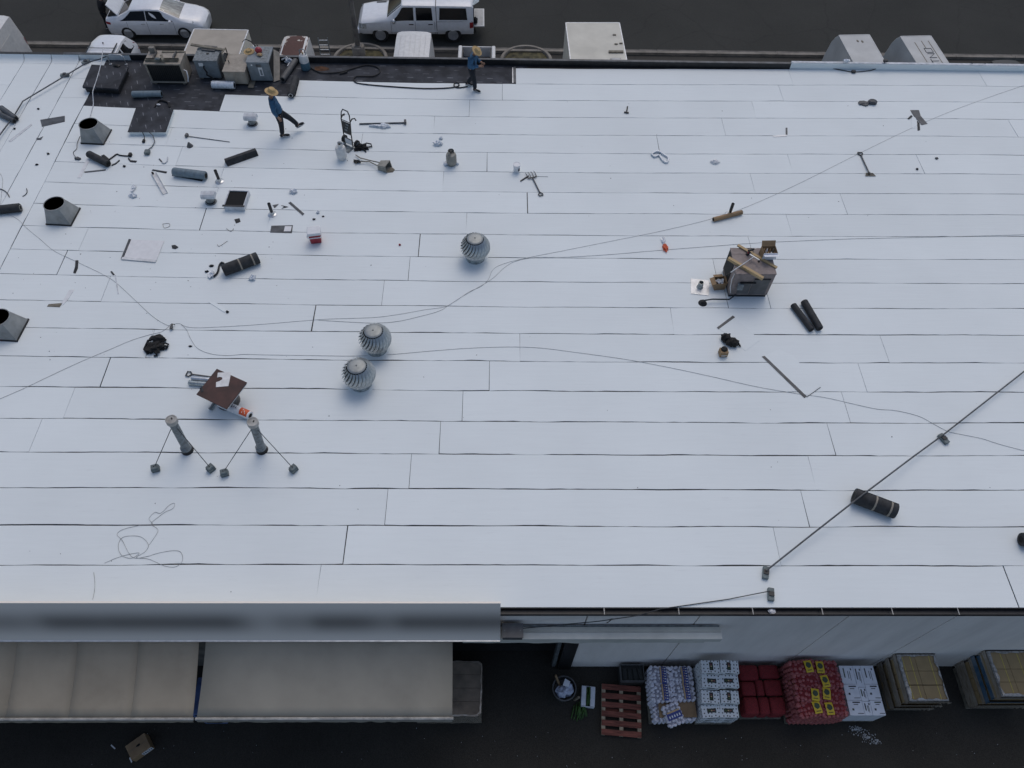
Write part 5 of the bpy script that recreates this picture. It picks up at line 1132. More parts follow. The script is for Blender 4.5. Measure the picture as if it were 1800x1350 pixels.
# ------------------------------------------------------------------ tall flue pipes stayed by wires to blocks
def flue(px, top_px, blocks, label, blab):
    c = at(*px); t = thing('flue_pipe', label, 'pipe', (c.x, c.y, 0))
    h = 1.42
    tp = at(top_px[0], top_px[1], h); lean = Vector((tp.x - c.x, tp.y - c.y, h))
    b = MB(); b.lathe([(0.15, 0.002), (0.14, 0.02), (0.135, 0.08), (0.12, 0.12)], 20); b.build('boot', 'bitumen', t, smooth=40)
    b = MB(); b.lathe([(0.12, 0.10), (0.135, 0.12), (0.13, 0.18), (0.104, 0.21)], 20); b.build('storm_collar', 'pipe_grey', t, smooth=40)
    b = MB(); b.tube([(0, 0, 0.05), lean * 0.2, lean * 0.93], 0.100, 20); b.build('shaft', 'pipe_grey', t, smooth=40)
    q = lean.to_track_quat('Z', 'Y').to_matrix().to_4x4(); M_ = Matrix.Translation(lean * 0.93) @ q
    b = MB(); b.lathe([(0.12, -0.02), (0.135, 0.0), (0.135, 0.12), (0.125, 0.13), (0.105, 0.13), (0.105, 0.115), (0, 0.115)], 22, M=M_); cp = b.build('cap', 'pipe_cap', t, smooth=35)
    b = MB(); b.blob((0.02, -0.02, 0.118), (0.035, 0.02, 0.004), 2, 0.2, M=M_); b.build('cap_mark', 'trim_black', cp)
    for bx, by in blocks:
        w_ = at(bx, by); e = Vector((w_.x - c.x, w_.y - c.y, 0.14))
        b = MB(); b.tube([lean * 0.88, e], 0.009, 6); b.build('stay_wire', 'cable_dark', t)
    for (bx, by), lab, rz in zip(blocks, blab, (0.3, 0.9)):
        w_ = at(bx, by); o = thing('anchor_block', lab, 'block', (w_.x, w_.y, 0), rz, 'stay wire anchor blocks')
        b = MB(); b.box((0, 0, 0.06), (0.19, 0.15, 0.12)); b.build('lower_block', 'block_grey', o, bevel=0.012)
        b = MB(); b.box((0.005, 0, 0.155), (0.17, 0.13, 0.06)); b.build('upper_block', 'block_grey', o, bevel=0.012)
        b = MB(); b.lathe([(0.015, 0.185), (0.015, 0.20), (0, 0.20)], 8); b.build('eye_bolt', 'trim_black', o)
flue((330, 792), (301, 738), [(275, 826), (372, 826)], 'tall grey flue pipe held by two wires, the left one', ('left anchor block of the left flue pipe', 'right anchor block of the left flue pipe'))
flue((461, 791), (444, 742), [(396, 834), (517, 827)], 'tall grey flue pipe held by two wires, the right one', ('left anchor block of the right flue pipe', 'right anchor block of the right flue pipe'))

# ------------------------------------------------------------------ conduits on blocks
def support(px, label, rz=0.5):
    c = at(*px); o = thing('pipe_support', label, 'block', (c.x, c.y, 0), rz, 'pipe support blocks')
    b = MB(); b.box((0, 0, 0.045), (0.30, 0.14, 0.09)); b.build('foot', 'block_grey', o, bevel=0.015)
    b = MB(); b.box((0, 0, 0.10), (0.10, 0.12, 0.03)); b.build('saddle', 'black_metal', o)
    return o
def conduit(name, label, px, r, zs, matk='conduit'):
    P = [at(x, y, z) for (x, y), z in zip(px, zs)]; c = P[0]
    b = MB(); b.tube([(p.x - c.x, p.y - c.y, p.z) for p in P], r, 8)
    return b.build(name, matk, loc=(c.x, c.y, 0), smooth=60, label=label, cat='pipe')
conduit('conduit_pipe', 'straight dark conduit crossing the right front corner diagonally', [(1347, 1003), (1420, 945), (1480, 898), (1516, 870), (1552, 843), (1605, 803), (1657, 765), (1740, 700), (1900, 575)], 0.020, [0.14, 0.20, 0.36, 0.42, 0.36, 0.20, 0.14, 0.14, 0.14])
support((1345, 1008), 'support at the near end of the long diagonal conduit', 1.3)
t = support((1657, 773), 'support under the middle of the long diagonal conduit', 2.0)
conduit('conduit_pipe', 'bent thin conduit on the far left roof corner', [(187, 99), (175, 104), (153, 110), (115, 133), (70, 160), (40, 178), (25, 203), (-10, 250)], 0.022, [0.3, 0.17, 0.15, 0.14, 0.12, 0.11, 0.1, 0.1])
support((152, 111), 'upper support of the bent conduit at the far left', 0.8)
support((115, 134), 'lower support of the bent conduit at the far left', 0.2)
P = [at(1350, 1042), at(1280, 1054), at(1160, 1071)]
t0 = thing('service_cable', 'thin black cable dropping from the roof edge to the box on the wall', 'cable', (P[0].x, P[0].y, 0))
pts = [Vector((p.x - P[0].x, p.y - P[0].y, z)) for p, z in zip(P, (0.12, 0.03, 0.02))]
e = Vector((0.5, 4.78, -0.62)) - Vector((P[0].x, P[0].y, 0)); pts += [pts[-1] + Vector((-0.5, -0.14, -0.02)), (pts[-1] + e) / 2 + Vector((0.2, -0.06, 0.02)), e]
b = MB(); b.tube(pts, 0.011, 6); b.build('cable_run', 'cable_dark', t0, smooth=60)
support((1354, 1046), 'support block where the thin cable leaves the front roof edge', 1.4)
c = at(1358, 1070); b = MB(); b.blob((0, 0, 0.0), (0.08, 0.07, 0.04), 3, 0.5); b.build('paper_scrap', 'label_white', loc=(c.x, 5.03, -0.08), label='white paper scrap caught in the front gutter', cat='litter')
P = [at(1388, 117), at(1440, 118), at(1468, 121), at(1501, 127)]
t0 = thing('parapet_cable', 'dark cable looping from the white parapet over the far right sheets', 'cable', (P[0].x, P[0].y, 0))
px_ = [(1388, 113, .1), (1430, 116, .06), (1468, 121, .02), (1500, 127, .02), (1530, 124, .02), (1546, 119, .05), (1553, 113, .22), (1557, 108, .34)]
b = MB(); b.tube([at(x, y, z) - Vector((P[0].x, P[0].y, 0)) for x, y, z in px_], 0.016, 6); b.build('cable_run', 'cable_dark', t0, smooth=60)
for (x, y, z) in ((1500, 127, 0.02), (1556, 108, 0.33)):
    p = at(x, y, z) - Vector((P[0].x, P[0].y, 0)); b = MB(); b.box(p + Vector((0, 0, 0.03)), (0.16, 0.12, 0.08)); b.build('clip', 'cable_dark', t0, bevel=0.02)
c = at(1488, 108, 0.33); b = MB(); b.blob((0, 0, 0.03), (0.13, 0.08, 0.05), 5, 0.7); b.build('plastic_bundle', 'film', loc=(c.x, c.y, 0.33), label='crumpled clear plastic on the white parapet top', cat='plastic')
px_ = [(1707, 109, .33), (1712, 114, .2), (1720, 120, .05), (1728, 117, .12), (1733, 110, .33)]; c = at(1707, 109, .33)
b = MB(); b.tube([at(x, y, z) - c for x, y, z in px_], 0.014, 6); b.build('hanging_loop', 'cable_dark', loc=c, smooth=60, label='short dark cord loop hanging on the white parapet at right', cat='cord')

# ------------------------------------------------------------------ ropes on the roof
wire('safety_rope', 'thin grey rope running from the left edge to the knot above the black bag', 'rope', [(-10, 372), (18, 379), (33, 387), (48, 402), (70, 420), (95, 441), (130, 458), (180, 482), (205, 498), (240, 530), (268, 556), (290, 570), (300, 573)], 'rope_grey', 0.005)
wire('safety_rope', 'thin grey rope from the knot down to the left edge of the picture', 'rope', [(299, 572), (285, 583), (262, 589), (230, 599), (190, 616), (140, 637), (80, 665), (40, 684), (-20, 710)], 'rope_grey', 0.005)
wire('safety_rope', 'long wavering grey rope crossing the roof to the far right corner', 'rope', [(302, 571), (315, 569), (330, 575), (360, 576), (450, 571), (560, 562), (610, 560), (660, 558), (700, 553), (745, 545), (780, 540), (800, 530), (825, 513), (845, 504), (858, 492), (866, 475), (880, 466), (915, 456), (1000, 439), (1080, 423), (1150, 409), (1220, 393), (1260, 382), (1310, 365), (1400, 325), (1510, 270), (1610, 222), (1700, 185), (1830, 140)], 'rope_grey', 0.0045)
wire('safety_rope', 'second grey rope twisting with the long one and running level to the right', 'rope', [(560, 563), (610, 566), (660, 568), (700, 565), (740, 556), (772, 547), (790, 536), (815, 520), (850, 500), (868, 488), (885, 472), (905, 460), (940, 453), (1000, 452), (1080, 447), (1150, 441), (1240, 434), (1320, 428), (1400, 424), (1500, 420), (1640, 417), (1830, 412)], 'rope_grey', 0.005)
wire('safety_rope', 'grey rope curving below the knot and across to the right edge', 'rope', [(318, 570), (328, 580), (335, 595), (347, 612), (370, 622), (400, 625), (430, 623), (470, 624), (540, 625), (620, 626), (690, 623), (760, 617), (830, 612), (900, 610), (950, 612), (1000, 618), (1100, 632), (1180, 647), (1250, 662), (1330, 680), (1400, 692), (1450, 699), (1490, 708), (1540, 719), (1575, 722), (1615, 732), (1640, 745), (1665, 758), (1690, 764), (1725, 771), (1760, 782), (1830, 800)], 'rope_grey', 0.005)
wire('tangled_rope', 'tangled grey rope loops lying near the left front edge', 'rope', [(184, 990), (205, 981), (225, 975), (245, 972), (232, 981), (215, 977), (208, 962), (214, 946), (232, 942), (250, 945), (261, 958), (255, 970), (240, 980), (262, 983), (290, 995), (310, 996), (321, 985), (318, 971), (305, 968), (280, 972), (255, 979), (232, 979), (215, 950), (206, 940), (216, 931), (245, 924), (268, 922), (262, 912), (272, 901), (283, 902), (298, 888), (307, 885), (304, 894), (291, 900), (280, 908), (266, 921), (278, 932), (268, 950), (262, 958)], 'rope_grey', 0.005)
wire('thin_rope', 'short thin cord near the front edge above the sign', 'cord', [(165, 1006), (167, 1025), (166, 1040), (163, 1054)], 'rope_grey', 0.005)
wire('thin_rope', 'thin grey cord hanging from the far duct stack to a small hook', 'cord', [(141, 240), (136, 252), (135, 262), (129, 269), (134, 278), (137, 281)], 'conduit', 0.010)
wire('thin_rope', 'thin grey cord near the left edge by the black roll', 'cord', [(-5, 300), (2, 308), (5, 318), (3, 340), (1, 360)], 'rope_grey', 0.005)
wire('thin_rope', 'dark curved cord near the left edge above the black roll', 'cord', [(-5, 332), (5, 334), (13, 340), (17, 347)], 'cable_dark', 0.014)
c = at(303, 577); t = thing('rope_anchor', 'small dark anchor where the grey ropes meet', 'anchor', (c.x, c.y, 0))
b = MB(); b.tube([(0, -0.06, 0.05), (0, 0.06, 0.09)], [0.05, 0.03], 8); b.build('post', 'unit_brown_dark', t)
b = MB(); b.tube([(-0.06, 0.1, 0.03), (0.0, 0.08, 0.10), (0.05, 0.11, 0.03)], 0.014, 6); b.build('knot', 'cable_dark', t, smooth=60)
c = at(274, 608); t = thing('gear_bag', 'black gear bag with straps below the rope anchor', 'bag', (c.x, c.y, 0))
b = MB(); b.blob((0.02, 0.19, 0.08), (0.20, 0.11, 0.10), 51, 0.5, 18, 10, 1.6, flat=0.002); b.build('pouch', 'harness', t, smooth=60)
b = MB(); b.blob((0.03, -0.10, 0.08), (0.24, 0.18, 0.10), 52, 0.8, 20, 12, 2.2, flat=0.002); b.build('body', 'harness', t)
b = MB(); b.tube([(-0.02, 0.2, 0.10), (-0.2, 0.10, 0.1), (-0.24, -0.05, 0.06), (-0.26, -0.15, 0.05), (-0.12, -0.30, 0.04)], 0.035, 6); b.build('strap', 'black_cloth', t, smooth=60)
for y in (0.0, -0.09):
    b = MB(); b.tube([(0.15, y, 0.09), (0.28, y + 0.04, 0.08), (0.36, y + 0.02, 0.05), (0.34, y - 0.04, 0.04), (0.22, y - 0.04, 0.06)], 0.026, 6); b.build('buckle_strap', 'black_cloth', t, smooth=60)
b = MB(); b.tube([(0.0, -0.2, 0.07), (0.1, -0.3, 0.04), (0.14, -0.36, 0.03), (0.05, -0.36, 0.03)], 0.024, 6); b.build('buckle_strap', 'black_cloth', t, smooth=60)
c = at(1279, 602); t = thing('gear_bag', 'black work bag on the unfinished patch below the brown unit', 'bag', (c.x, c.y, 0))
b = MB(); b.blob((-0.06, 0.10, 0.08), (0.14, 0.13, 0.11), 61, 0.7, 18, 10, 2.0, flat=0.002); b.build('pouch', 'harness', t, smooth=60)
b = MB(); b.blob((0.10, -0.07, 0.09), (0.16, 0.14, 0.12), 62, 0.5, 18, 10, 2.0, flat=0.002); b.build('body', 'harness', t, smooth=60)
b = MB(); b.tube([(0.15, 0.03, 0.12), (0.25, -0.03, 0.08), (0.33, -0.17, 0.03)], [0.04, 0.035, 0.02], 6); b.build('strap', 'black_cloth', t, smooth=60)
c = at(1270, 623); t = thing('nail_box', 'small open brown carton beside the black work bag', 'carton', (c.x, c.y, 0), 0.05)
b = MB(); b.box((0, 0, 0.10), (0.22, 0.20, 0.20)); b.build('carton_body', 'cardboard', t, bevel=0.008)
b = MB(); b.blob((0.0, 0.03, 0.215), (0.10, 0.09, 0.05), 63, 0.3); b.build('lid_pouch', 'harness', t)
b = MB(); b.box((0, -0.102, 0.07), (0.15, 0.004, 0.03)); b.build('label', 'label_white', t)

# ------------------------------------------------------------------ patches, sheet metal, strips and litter
shard('roof_patch', 'square white patch laid askew under the black work bag', 'roofing sheet', [(1263, 577), (1290, 558), (1325, 588), (1337, 597), (1310, 617), (1282, 592)], 'membrane', 0.005, 0.001)
shard('patch_edge', 'dark exposed edge strip of the patch under the black work bag', 'roofing sheet', [(1260, 576), (1288, 555), (1292, 558), (1263, 579)], 'conduit', 0.004, 0.008)
shard('roof_patch', 'long white patch laid askew below the slim black rolls', 'roofing sheet', [(1343, 625), (1370, 614), (1395, 625), (1440, 683), (1417, 698)], 'membrane', 0.005, 0.001)
shard('patch_edge', 'long dark exposed edge of the skewed white patch on the right', 'roofing sheet', [(1339, 627), (1344, 626), (1418, 697), (1414, 700)], 'conduit', 0.004, 0.008)
wire('tar_line', 'thin dark tar line at the foot of the skewed white patch', 'tar', [(1418, 698), (1428, 691), (1442, 681)], 'cable_dark', 0.008)
t = thing('sheet_metal', 'square white sheet of metal with a dark left edge', 'sheet metal', (at(250, 441).x, at(250, 441).y, 0))
o_ = t.location
def loc_(x, y): p = at(x, y); return (p.x - o_.x, p.y - o_.y)
b = MB(); b.prism([loc_(229, 422), loc_(289, 424), loc_(275, 459), loc_(214, 457)], 0.012, 0.02); b.build('sheet_face', 'label_white', t)
b = MB(); b.prism([loc_(227, 421), loc_(231, 422), loc_(217, 456), loc_(213, 456)], 0.003, 0.03); b.build('dark_edge', 'conduit', t)
b = MB(); b.prism([loc_(214, 457), loc_(216, 453), loc_(275, 458), loc_(274, 462)], 0.021, 0.035); b.build('folded_lip', 'bright_metal', t)
shard('dark_board', 'dark flat rectangular offcut on the far left sheets', 'roofing offcut', [(71, 211), (114, 204), (114, 214), (74, 223)], 'conduit', 0.012)
shard('black_offcut', 'black rectangular offcut with a white square beside the cooler', 'roofing offcut', [(477, 397), (515, 396), (513, 410), (475, 409)], 'conduit', 0.006)
shard('white_square', 'small white square lying on the black offcut by the cooler', 'litter', [(501, 398), (513, 398), (511, 407), (499, 407)], 'label_white', 0.003, 0.009)
shard('black_offcut', 'small black square offcut below the open curb', 'roofing offcut', [(412, 386), (421, 384), (423, 390), (415, 393)], 'rolled_black', 0.012)
shard('black_offcut', 'small dark teardrop offcut right of the white metal sheet', 'roofing offcut', [(302, 432), (308, 431), (314, 435), (309, 438), (303, 437)], 'rolled_black', 0.012, curl=0.5)
shard('black_strip', 'black strip lying above the left white channel', 'roofing offcut', [(269, 298), (294, 302), (292, 305), (267, 300)], 'rolled_black', 0.01)
shard('black_strip', 'short black strip standing left of the rope and white sheet', 'roofing offcut', [(133, 458), (138, 458), (137, 472), (133, 481), (129, 480), (132, 470)], 'rolled_black', 0.012)
shard('black_strip', 'black flat strip right of the thin black roll at left', 'roofing offcut', [(178, 274), (183, 272), (194, 281), (191, 287)], 'rolled_black', 0.012)
shard('black_strip', 'dark folded sheet piece on the far right sheets', 'roofing offcut', [(1600, 194), (1615, 194), (1618, 204), (1630, 218), (1620, 220), (1606, 204)], 'conduit', 0.014)
shard('black_strip', 'small dark strip below the folded sheet at far right', 'roofing offcut', [(1612, 213), (1616, 217), (1617, 229), (1613, 230)], 'rolled_black', 0.015)
shard('black_strip', 'small dark stub left of the folded sheet at far right', 'roofing offcut', [(1595, 209), (1601, 203), (1604, 205), (1598, 210)], 'rolled_black', 0.02)
shard('white_strip', 'white strip hanging from the folded sheet at far right', 'roofing offcut', [(1602, 207), (1610, 206), (1612, 224), (1603, 227)], 'membrane', 0.008)
t = thing('dirt_clump', 'grey folded rag heap on the far right sheets', 'rag', (at(1528, 183).x, at(1528, 183).y, 0))
b = MB(); b.blob((0.10, 0.04, 0.06), (0.18, 0.12, 0.09), 71, 0.5, flat=0.002); b.build('folded_part', 'conduit', t)
b = MB(); b.blob((-0.18, 0.0, 0.03), (0.22, 0.13, 0.05), 72, 0.7, flat=0.002); b.build('flat_part', 'unit_brown_dark', t)
for (nm, lab, px, mk) in (
 ('metal_strip', 'long pale metal strip lying on the far left sheets', [(15, 248), (55, 218), (57, 220), (19, 250)], 'bright_metal'),
 ('metal_strip', 'bent silver strip with a dark upright end at the far right', [(1358, 239), (1382, 237), (1383, 240), (1360, 241)], 'bright_metal'),
 ('metal_strip', 'short dark end of the bent strip at the far right', [(1381, 225), (1384, 225), (1384, 237), (1381, 237)], 'conduit'),
 ('metal_strip', 'flat white channel beside the thin black roll at left', [(153, 279), (158, 281), (142, 313), (136, 313)], 'white_paint'),
 ('metal_strip', 'thin dark rail right of the white channel at left', [(148, 302), (186, 298), (186, 300), (149, 304)], 'conduit'),
 ('metal_strip', 'white folded strip with a dark end left of the anchor rope', [(108, 534), (122, 510), (131, 509), (119, 528), (110, 537)], 'white_paint'),
 ('metal_strip', 'dark grainy end of the folded strip near the left edge', [(86, 535), (110, 533), (105, 540), (83, 539)], 'wood_grey'),
 ('metal_strip', 'white thin strip with a black tip left of centre', [(366, 531), (383, 534), (398, 547), (394, 549)], 'membrane'),
 ('metal_strip', 'grey strip piece with white ends near the cooler', [(507, 357), (511, 355), (535, 376), (532, 379)], 'conduit'),
 ('metal_strip', 'dark triangular piece beside the pipe vent near the cooler', [(479, 361), (490, 359), (483, 366)], 'conduit'),
 ('metal_strip', 'small forked black piece near the cooler', [(494, 361), (507, 364), (495, 367), (500, 364)], 'rolled_black'),
 ('metal_strip', 'short dark strip crossing the rope left of centre', [(194, 478), (197, 477), (202, 483), (199, 484)], 'rolled_black'),
 ('metal_strip', 'thin pale sliver below the short dark strip on the rope', [(202, 484), (204, 484), (209, 517), (207, 517)], 'membrane_edge'),
 ('metal_strip', 'curved black strip right of the thin roll at left', [(196, 290), (203, 287), (210, 281), (211, 283), (204, 289), (197, 292)], 'rolled_black'),
 ('metal_strip', 'short black strip below the dark connector at left', [(226, 277), (230, 282), (241, 283), (239, 286), (229, 285), (225, 280)], 'rolled_black'),
 ('metal_strip', 'dark hooked strip left of the fat grey roll', [(279, 280), (281, 279), (287, 286), (285, 287)], 'rolled_black'),
 ('metal_strip', 'small dark scrap with a bent end on the far left sheets', [(64, 243), (70, 243), (76, 240), (72, 246), (65, 246)], 'conduit'),
):
    shard(nm, lab, 'strip', px, mk, 0.012, group=None)
c, L, a = seg(271, 305, 291, 341); t = thing('white_gutter', 'bright white channel piece lying left of the grey roll', 'channel', (c.x, c.y, 0), a)
b = MB(); b.box((0, 0, 0.012), (L, 0.15, 0.008)); b.build('channel_floor', 'bright_metal', t)
for s in (-1, 1):
    b = MB(); b.box((0, s * 0.074, 0.04), (L, 0.008, 0.06)); b.build('channel_side', 'bright_metal', t)
b = MB(); b.blob((-L / 2, -0.04, 0.04), (0.05, 0.04, 0.04), 3, .3); b.build('tar_end', 'bitumen', t)
wire('connector_lead', 'black tool lead with a plug end below the far duct stack', 'cord', [(193, 281), (200, 276), (206, 272), (212, 274), (222, 275), (229, 275)], 'black_rubber', 0.022)
c = at(230, 274); b = MB(); b.box((0, 0, 0.05), (0.10, 0.14, 0.10)); b.build('lead_plug', 'black_rubber', loc=(c.x, c.y, 0), bevel=0.02, label='square black plug at the end of the tool lead at left', cat='plug')
c = at(137, 280); b = MB(); b.blob((0, 0, 0.03), (0.10, 0.06, 0.04), 9, .6, flat=.002); b.build('hook_piece', 'conduit', loc=(c.x, c.y, 0), label='small dark hook at the end of the thin cord at left', cat='hook')
for (px, rr, mk, lab, nm) in (
 ((235, 332), (0.06, 0.13), 'film', 'upper crumpled white plastic scrap left of the white channel', 'plastic_scrap'),
 ((234, 345), (0.12, 0.08), 'film', 'lower crumpled white plastic scrap left of the white channel', 'plastic_scrap'),
 ((516, 338), (0.11, 0.09), 'film', 'crumpled silver plastic right of the open curb', 'plastic_scrap'),
 ((444, 490), (0.09, 0.09), 'film', 'crumpled silver plastic below the fat banded roll', 'plastic_scrap'),
 ((559, 374), (0.05, 0.05), 'film', 'tiny silver scrap above the cooler', 'plastic_scrap'),
 ((372, 484), (0.08, 0.13), 'film', 'silver plastic wrap at the end of the fat banded roll', 'plastic_scrap'),
 ((770, 254), (0.14, 0.10), 'film', 'crumpled clear plastic right of the hand truck', 'plastic_scrap'),
 ((775, 244), (0.06, 0.06), 'film', 'small clear plastic bit above the crumpled one right of the hand truck', 'plastic_scrap'),
 ((1256, 286), (0.13, 0.08), 'label_white', 'small white paper lump on the far sheets right of centre', 'paper_scrap'),
 ((1166, 424), (0.06, 0.14), 'film', 'white and red wrapper above the orange one', 'wrapper'),
 ((1169, 437), (0.08, 0.14), 'orange_print', 'orange wrapper left of the brown unit', 'wrapper'),
 ((1612, 298), (0.05, 0.05), 'rolled_black', 'tiny black lump right of the flat shovel', 'tar_lump'),
 ((1646, 279), (0.07, 0.05), 'unit_brown_dark', 'tiny dark lump at the right above the black one', 'tar_lump'),
 ((219, 293), (0.06, 0.05), 'bitumen', 'small round tar lump below the black strips at left', 'tar_lump'),
 ((85, 271), (0.05, 0.05), 'bitumen', 'tiny dark bit on the left cross-laid sheets, upper', 'tar_lump'),
 ((65, 290), (0.06, 0.04), 'bitumen', 'tiny dark bit on the left cross-laid sheets, lower', 'tar_lump'),
 ((26, 227), (0.05, 0.04), 'bitumen', 'tiny dark bit left of the pale metal strip', 'tar_lump'),
 ((68, 192), (0.05, 0.04), 'bitumen', 'tiny dark bit above the dark flat board', 'tar_lump'),
 ((552, 386), (0.06, 0.04), 'bitumen', 'small tar bit above the cooler, left', 'tar_lump'),
 ((568, 381), (0.05, 0.03), 'bitumen', 'small tar bit above the cooler, right', 'tar_lump'),
 ((372, 468), (0.08, 0.05), 'bitumen', 'dark torn scrap above the silver wrap of the banded roll', 'tar_lump'),
 ((364, 478), (0.08, 0.04), 'bitumen', 'dark torn scrap left of the silver wrap of the banded roll', 'tar_lump'),
 ((335, 609), (0.06, 0.03), 'bitumen', 'tiny dark sliver right of the black gear bag', 'tar_lump'),
 ((703, 431), (0.03, 0.03), 'red_plastic', 'tiny red bit left of the farthest turbine vent', 'litter_bit'),
 ((400, 549), (0.05, 0.05), 'bitumen', 'black tip beside the white thin strip left of centre', 'tar_lump'),
 ((5, 596), (0.10, 0.06), 'red_plastic', 'red scrap at the foot of the nearest duct stack', 'litter_bit'),
):
    if nm == 'tar_lump': rr = (rr[0] * 0.75, rr[1] * 0.75)
    crumple(nm, lab, 'litter', px, rr, mk, seed=rng.randint(1, 99), h=min(rr) * 0.6 + 0.01)
# twisted film string
wire('twisted_film', 'twisted loop of clear film on the far sheets right of centre', 'litter', [(1145, 272), (1150, 277), (1158, 275), (1165, 284), (1172, 287), (1174, 279), (1166, 273), (1158, 268), (1150, 269), (1145, 272)], 'film', 0.035)
wire('curled_strap', 'black curled strap at the end of the fat banded roll', 'strap', [(376, 487), (381, 483), (384, 477), (386, 468), (390, 463), (394, 464)], 'rolled_black', 0.03)
wire('curled_sliver', 'curled dark sliver on the cross-laid sheets at left', 'litter', [(40, 346), (46, 342), (48, 337), (47, 332)], 'conduit', 0.013)
wire('hooked_sliver', 'white hooked sliver left of the fat grey roll', 'litter', [(285, 286), (289, 288), (294, 284), (295, 277)], 'membrane_edge', 0.02)
wire('bent_sliver', 'thin bent white sliver right of the white metal sheet', 'litter', [(382, 430), (386, 433), (400, 424)], 'pipe_cap', 0.008)
wire('bent_sliver', 'thin bent white sliver below the small black square', 'litter', [(398, 402), (406, 407), (411, 402)], 'pipe_cap', 0.008)
wire('drawn_square', 'small folded white scrap left of the strong seam', 'litter', [(286, 394), (289, 401), (298, 398), (297, 393), (286, 394)], 'pipe_cap', 0.007)
# fine grit and specks nobody could count, scattered over the sheets
b = MB(); r2 = random.Random(5)
for k in range(150):
    x, y = r2.uniform(-15, 15), r2.uniform(5.4, 24.3)
    if r2.random() < 0.45: x = r2.uniform(-14, -5); y = r2.uniform(12, 22)
    s_ = r2.uniform(0.003, 0.011); b.box((x, y, s_ * 0.4), (s_ * 2, s_ * r2.uniform(0.8, 3), s_ * 0.8), rz=r2.uniform(0, 3))
b.build('roof_grit', 'conduit', label='fine dark grit and scraps scattered over the white sheets', cat='grit', kind='stuff')

# ------------------------------------------------------------------ water jug / tank with torch hose at the far parapet
c = at(538, 121); t = thing('propane_tank', 'white and blue gas tank against the far parapet feeding the hose', 'gas tank', (c.x, c.y, 0))
b = MB(); r_ = 0.17; b.lathe([(r_ * .9, 0), (r_, 0.02), (r_, 0.30)], 22); b.build('lower_band', 'tank_blue', t, smooth=40)
b = MB(); b.lathe([(r_ * 0.995, 0.30), (r_ * 0.995, 0.48), (r_ * .85, 0.56), (r_ * .4, 0.60), (0, 0.60)], 22); b.build('upper_vessel', 'tank_white', t, smooth=40)
b = MB(); b.tube([(-0.1, 0, 0.57), (-0.10, 0.02, 0.74), (0, 0.02, 0.79), (0.10, 0.02, 0.74), (0.1, 0, 0.57)], 0.02, 6); b.build('carry_loop', 'pipe_grey', t, smooth=60)
b = MB(); b.cyl((0, 0, 0.59), (0, 0, 0.68), 0.03, n=10); b.build('valve', 'label_tan', t)
wire('torch_hose', 'long black hose snaking from the tank to the worker by the parapet', 'hose', [(541, 112), (548, 121), (557, 126), (566, 129), (585, 129), (602, 127), (622, 121), (640, 116), (652, 116), (663, 119), (668, 125), (665, 131), (655, 135), (640, 135), (628, 135), (622, 139), (624, 145), (634, 148), (660, 151), (700, 154), (745, 156.5), (780, 156), (800, 154), (807, 151), (805, 147), (800, 147), (798, 151), (803, 155), (813, 154.5), (822, 153)], 'black_rubber', 0.022, n=8)
wire('torch_lance', 'short black torch lance lying on the felt beside the hose', 'tool', [(597, 131), (604, 129.5), (611, 127.5)], 'black_rubber', 0.03)
shard('felt_stain', 'rusty brown stain patch on the felt beside the tank', 'stain', [(553, 117), (566, 116), (578, 119), (579, 123), (565, 125), (553, 123)], 'smear', 0.002, -0.0085)
# bare end of the unlaid top row: bright drip strip and a dark sheet edge
shard('drip_strip', 'bright narrow strip at the end of the dark unlaid row', 'strip', [(900.5, 119), (902, 119), (902.5, 146), (900.5, 146)], 'bright_metal', 0.012, 0.0)
shard('black_strip', 'dark upright strip beside the bright one at the end of the unlaid row', 'roofing offcut', [(903, 118), (906.5, 118), (907, 146), (903, 146)], 'conduit', 0.02, 0.0)
# ================================================================== PEOPLE
def bake(o, matk):
    bpy.context.view_layer.update(); dg = bpy.context.evaluated_depsgraph_get()
    me = bpy.data.meshes.new_from_object(o.evaluated_get(dg)); old = o.data
    o.modifiers.clear(); o.data = me; me.materials.clear(); me.materials.append(MAT(matk))
    me.polygons.foreach_set('use_smooth', [True] * len(me.polygons))
    bpy.data.meshes.remove(old)
    return o
def skinned(name, nodes, edges, matk, parent, root=0, sub=1):
    """nodes: key -> (x, y, z, radius)"""
    keys = list(nodes); idx = {k: i for i, k in enumerate(keys)}
    me = bpy.data.meshes.new(name); me.from_pydata([nodes[k][:3] for k in keys], [(idx[a], idx[b]) for a, b in edges], [])
    o = bpy.data.objects.new(name, me); COL.objects.link(o)
    o.modifiers.new('skin', 'SKIN'); s = o.modifiers.new('sub', 'SUBSURF'); s.levels = sub; s.render_levels = sub
    sv = me.skin_vertices[0].data
    for k in keys:
        r = nodes[k][3] * (1.3 if name != 'body' else 1.15); rr = r if isinstance(r, tuple) else (r, r); sv[idx[k]].radius = rr; sv[idx[k]].use_root = (idx[k] == root)
    bake(o, matk); o.parent = parent
    return o
def lerp(a, b, t): return tuple(a[i] + (b[i] - a[i]) * t for i in range(3))
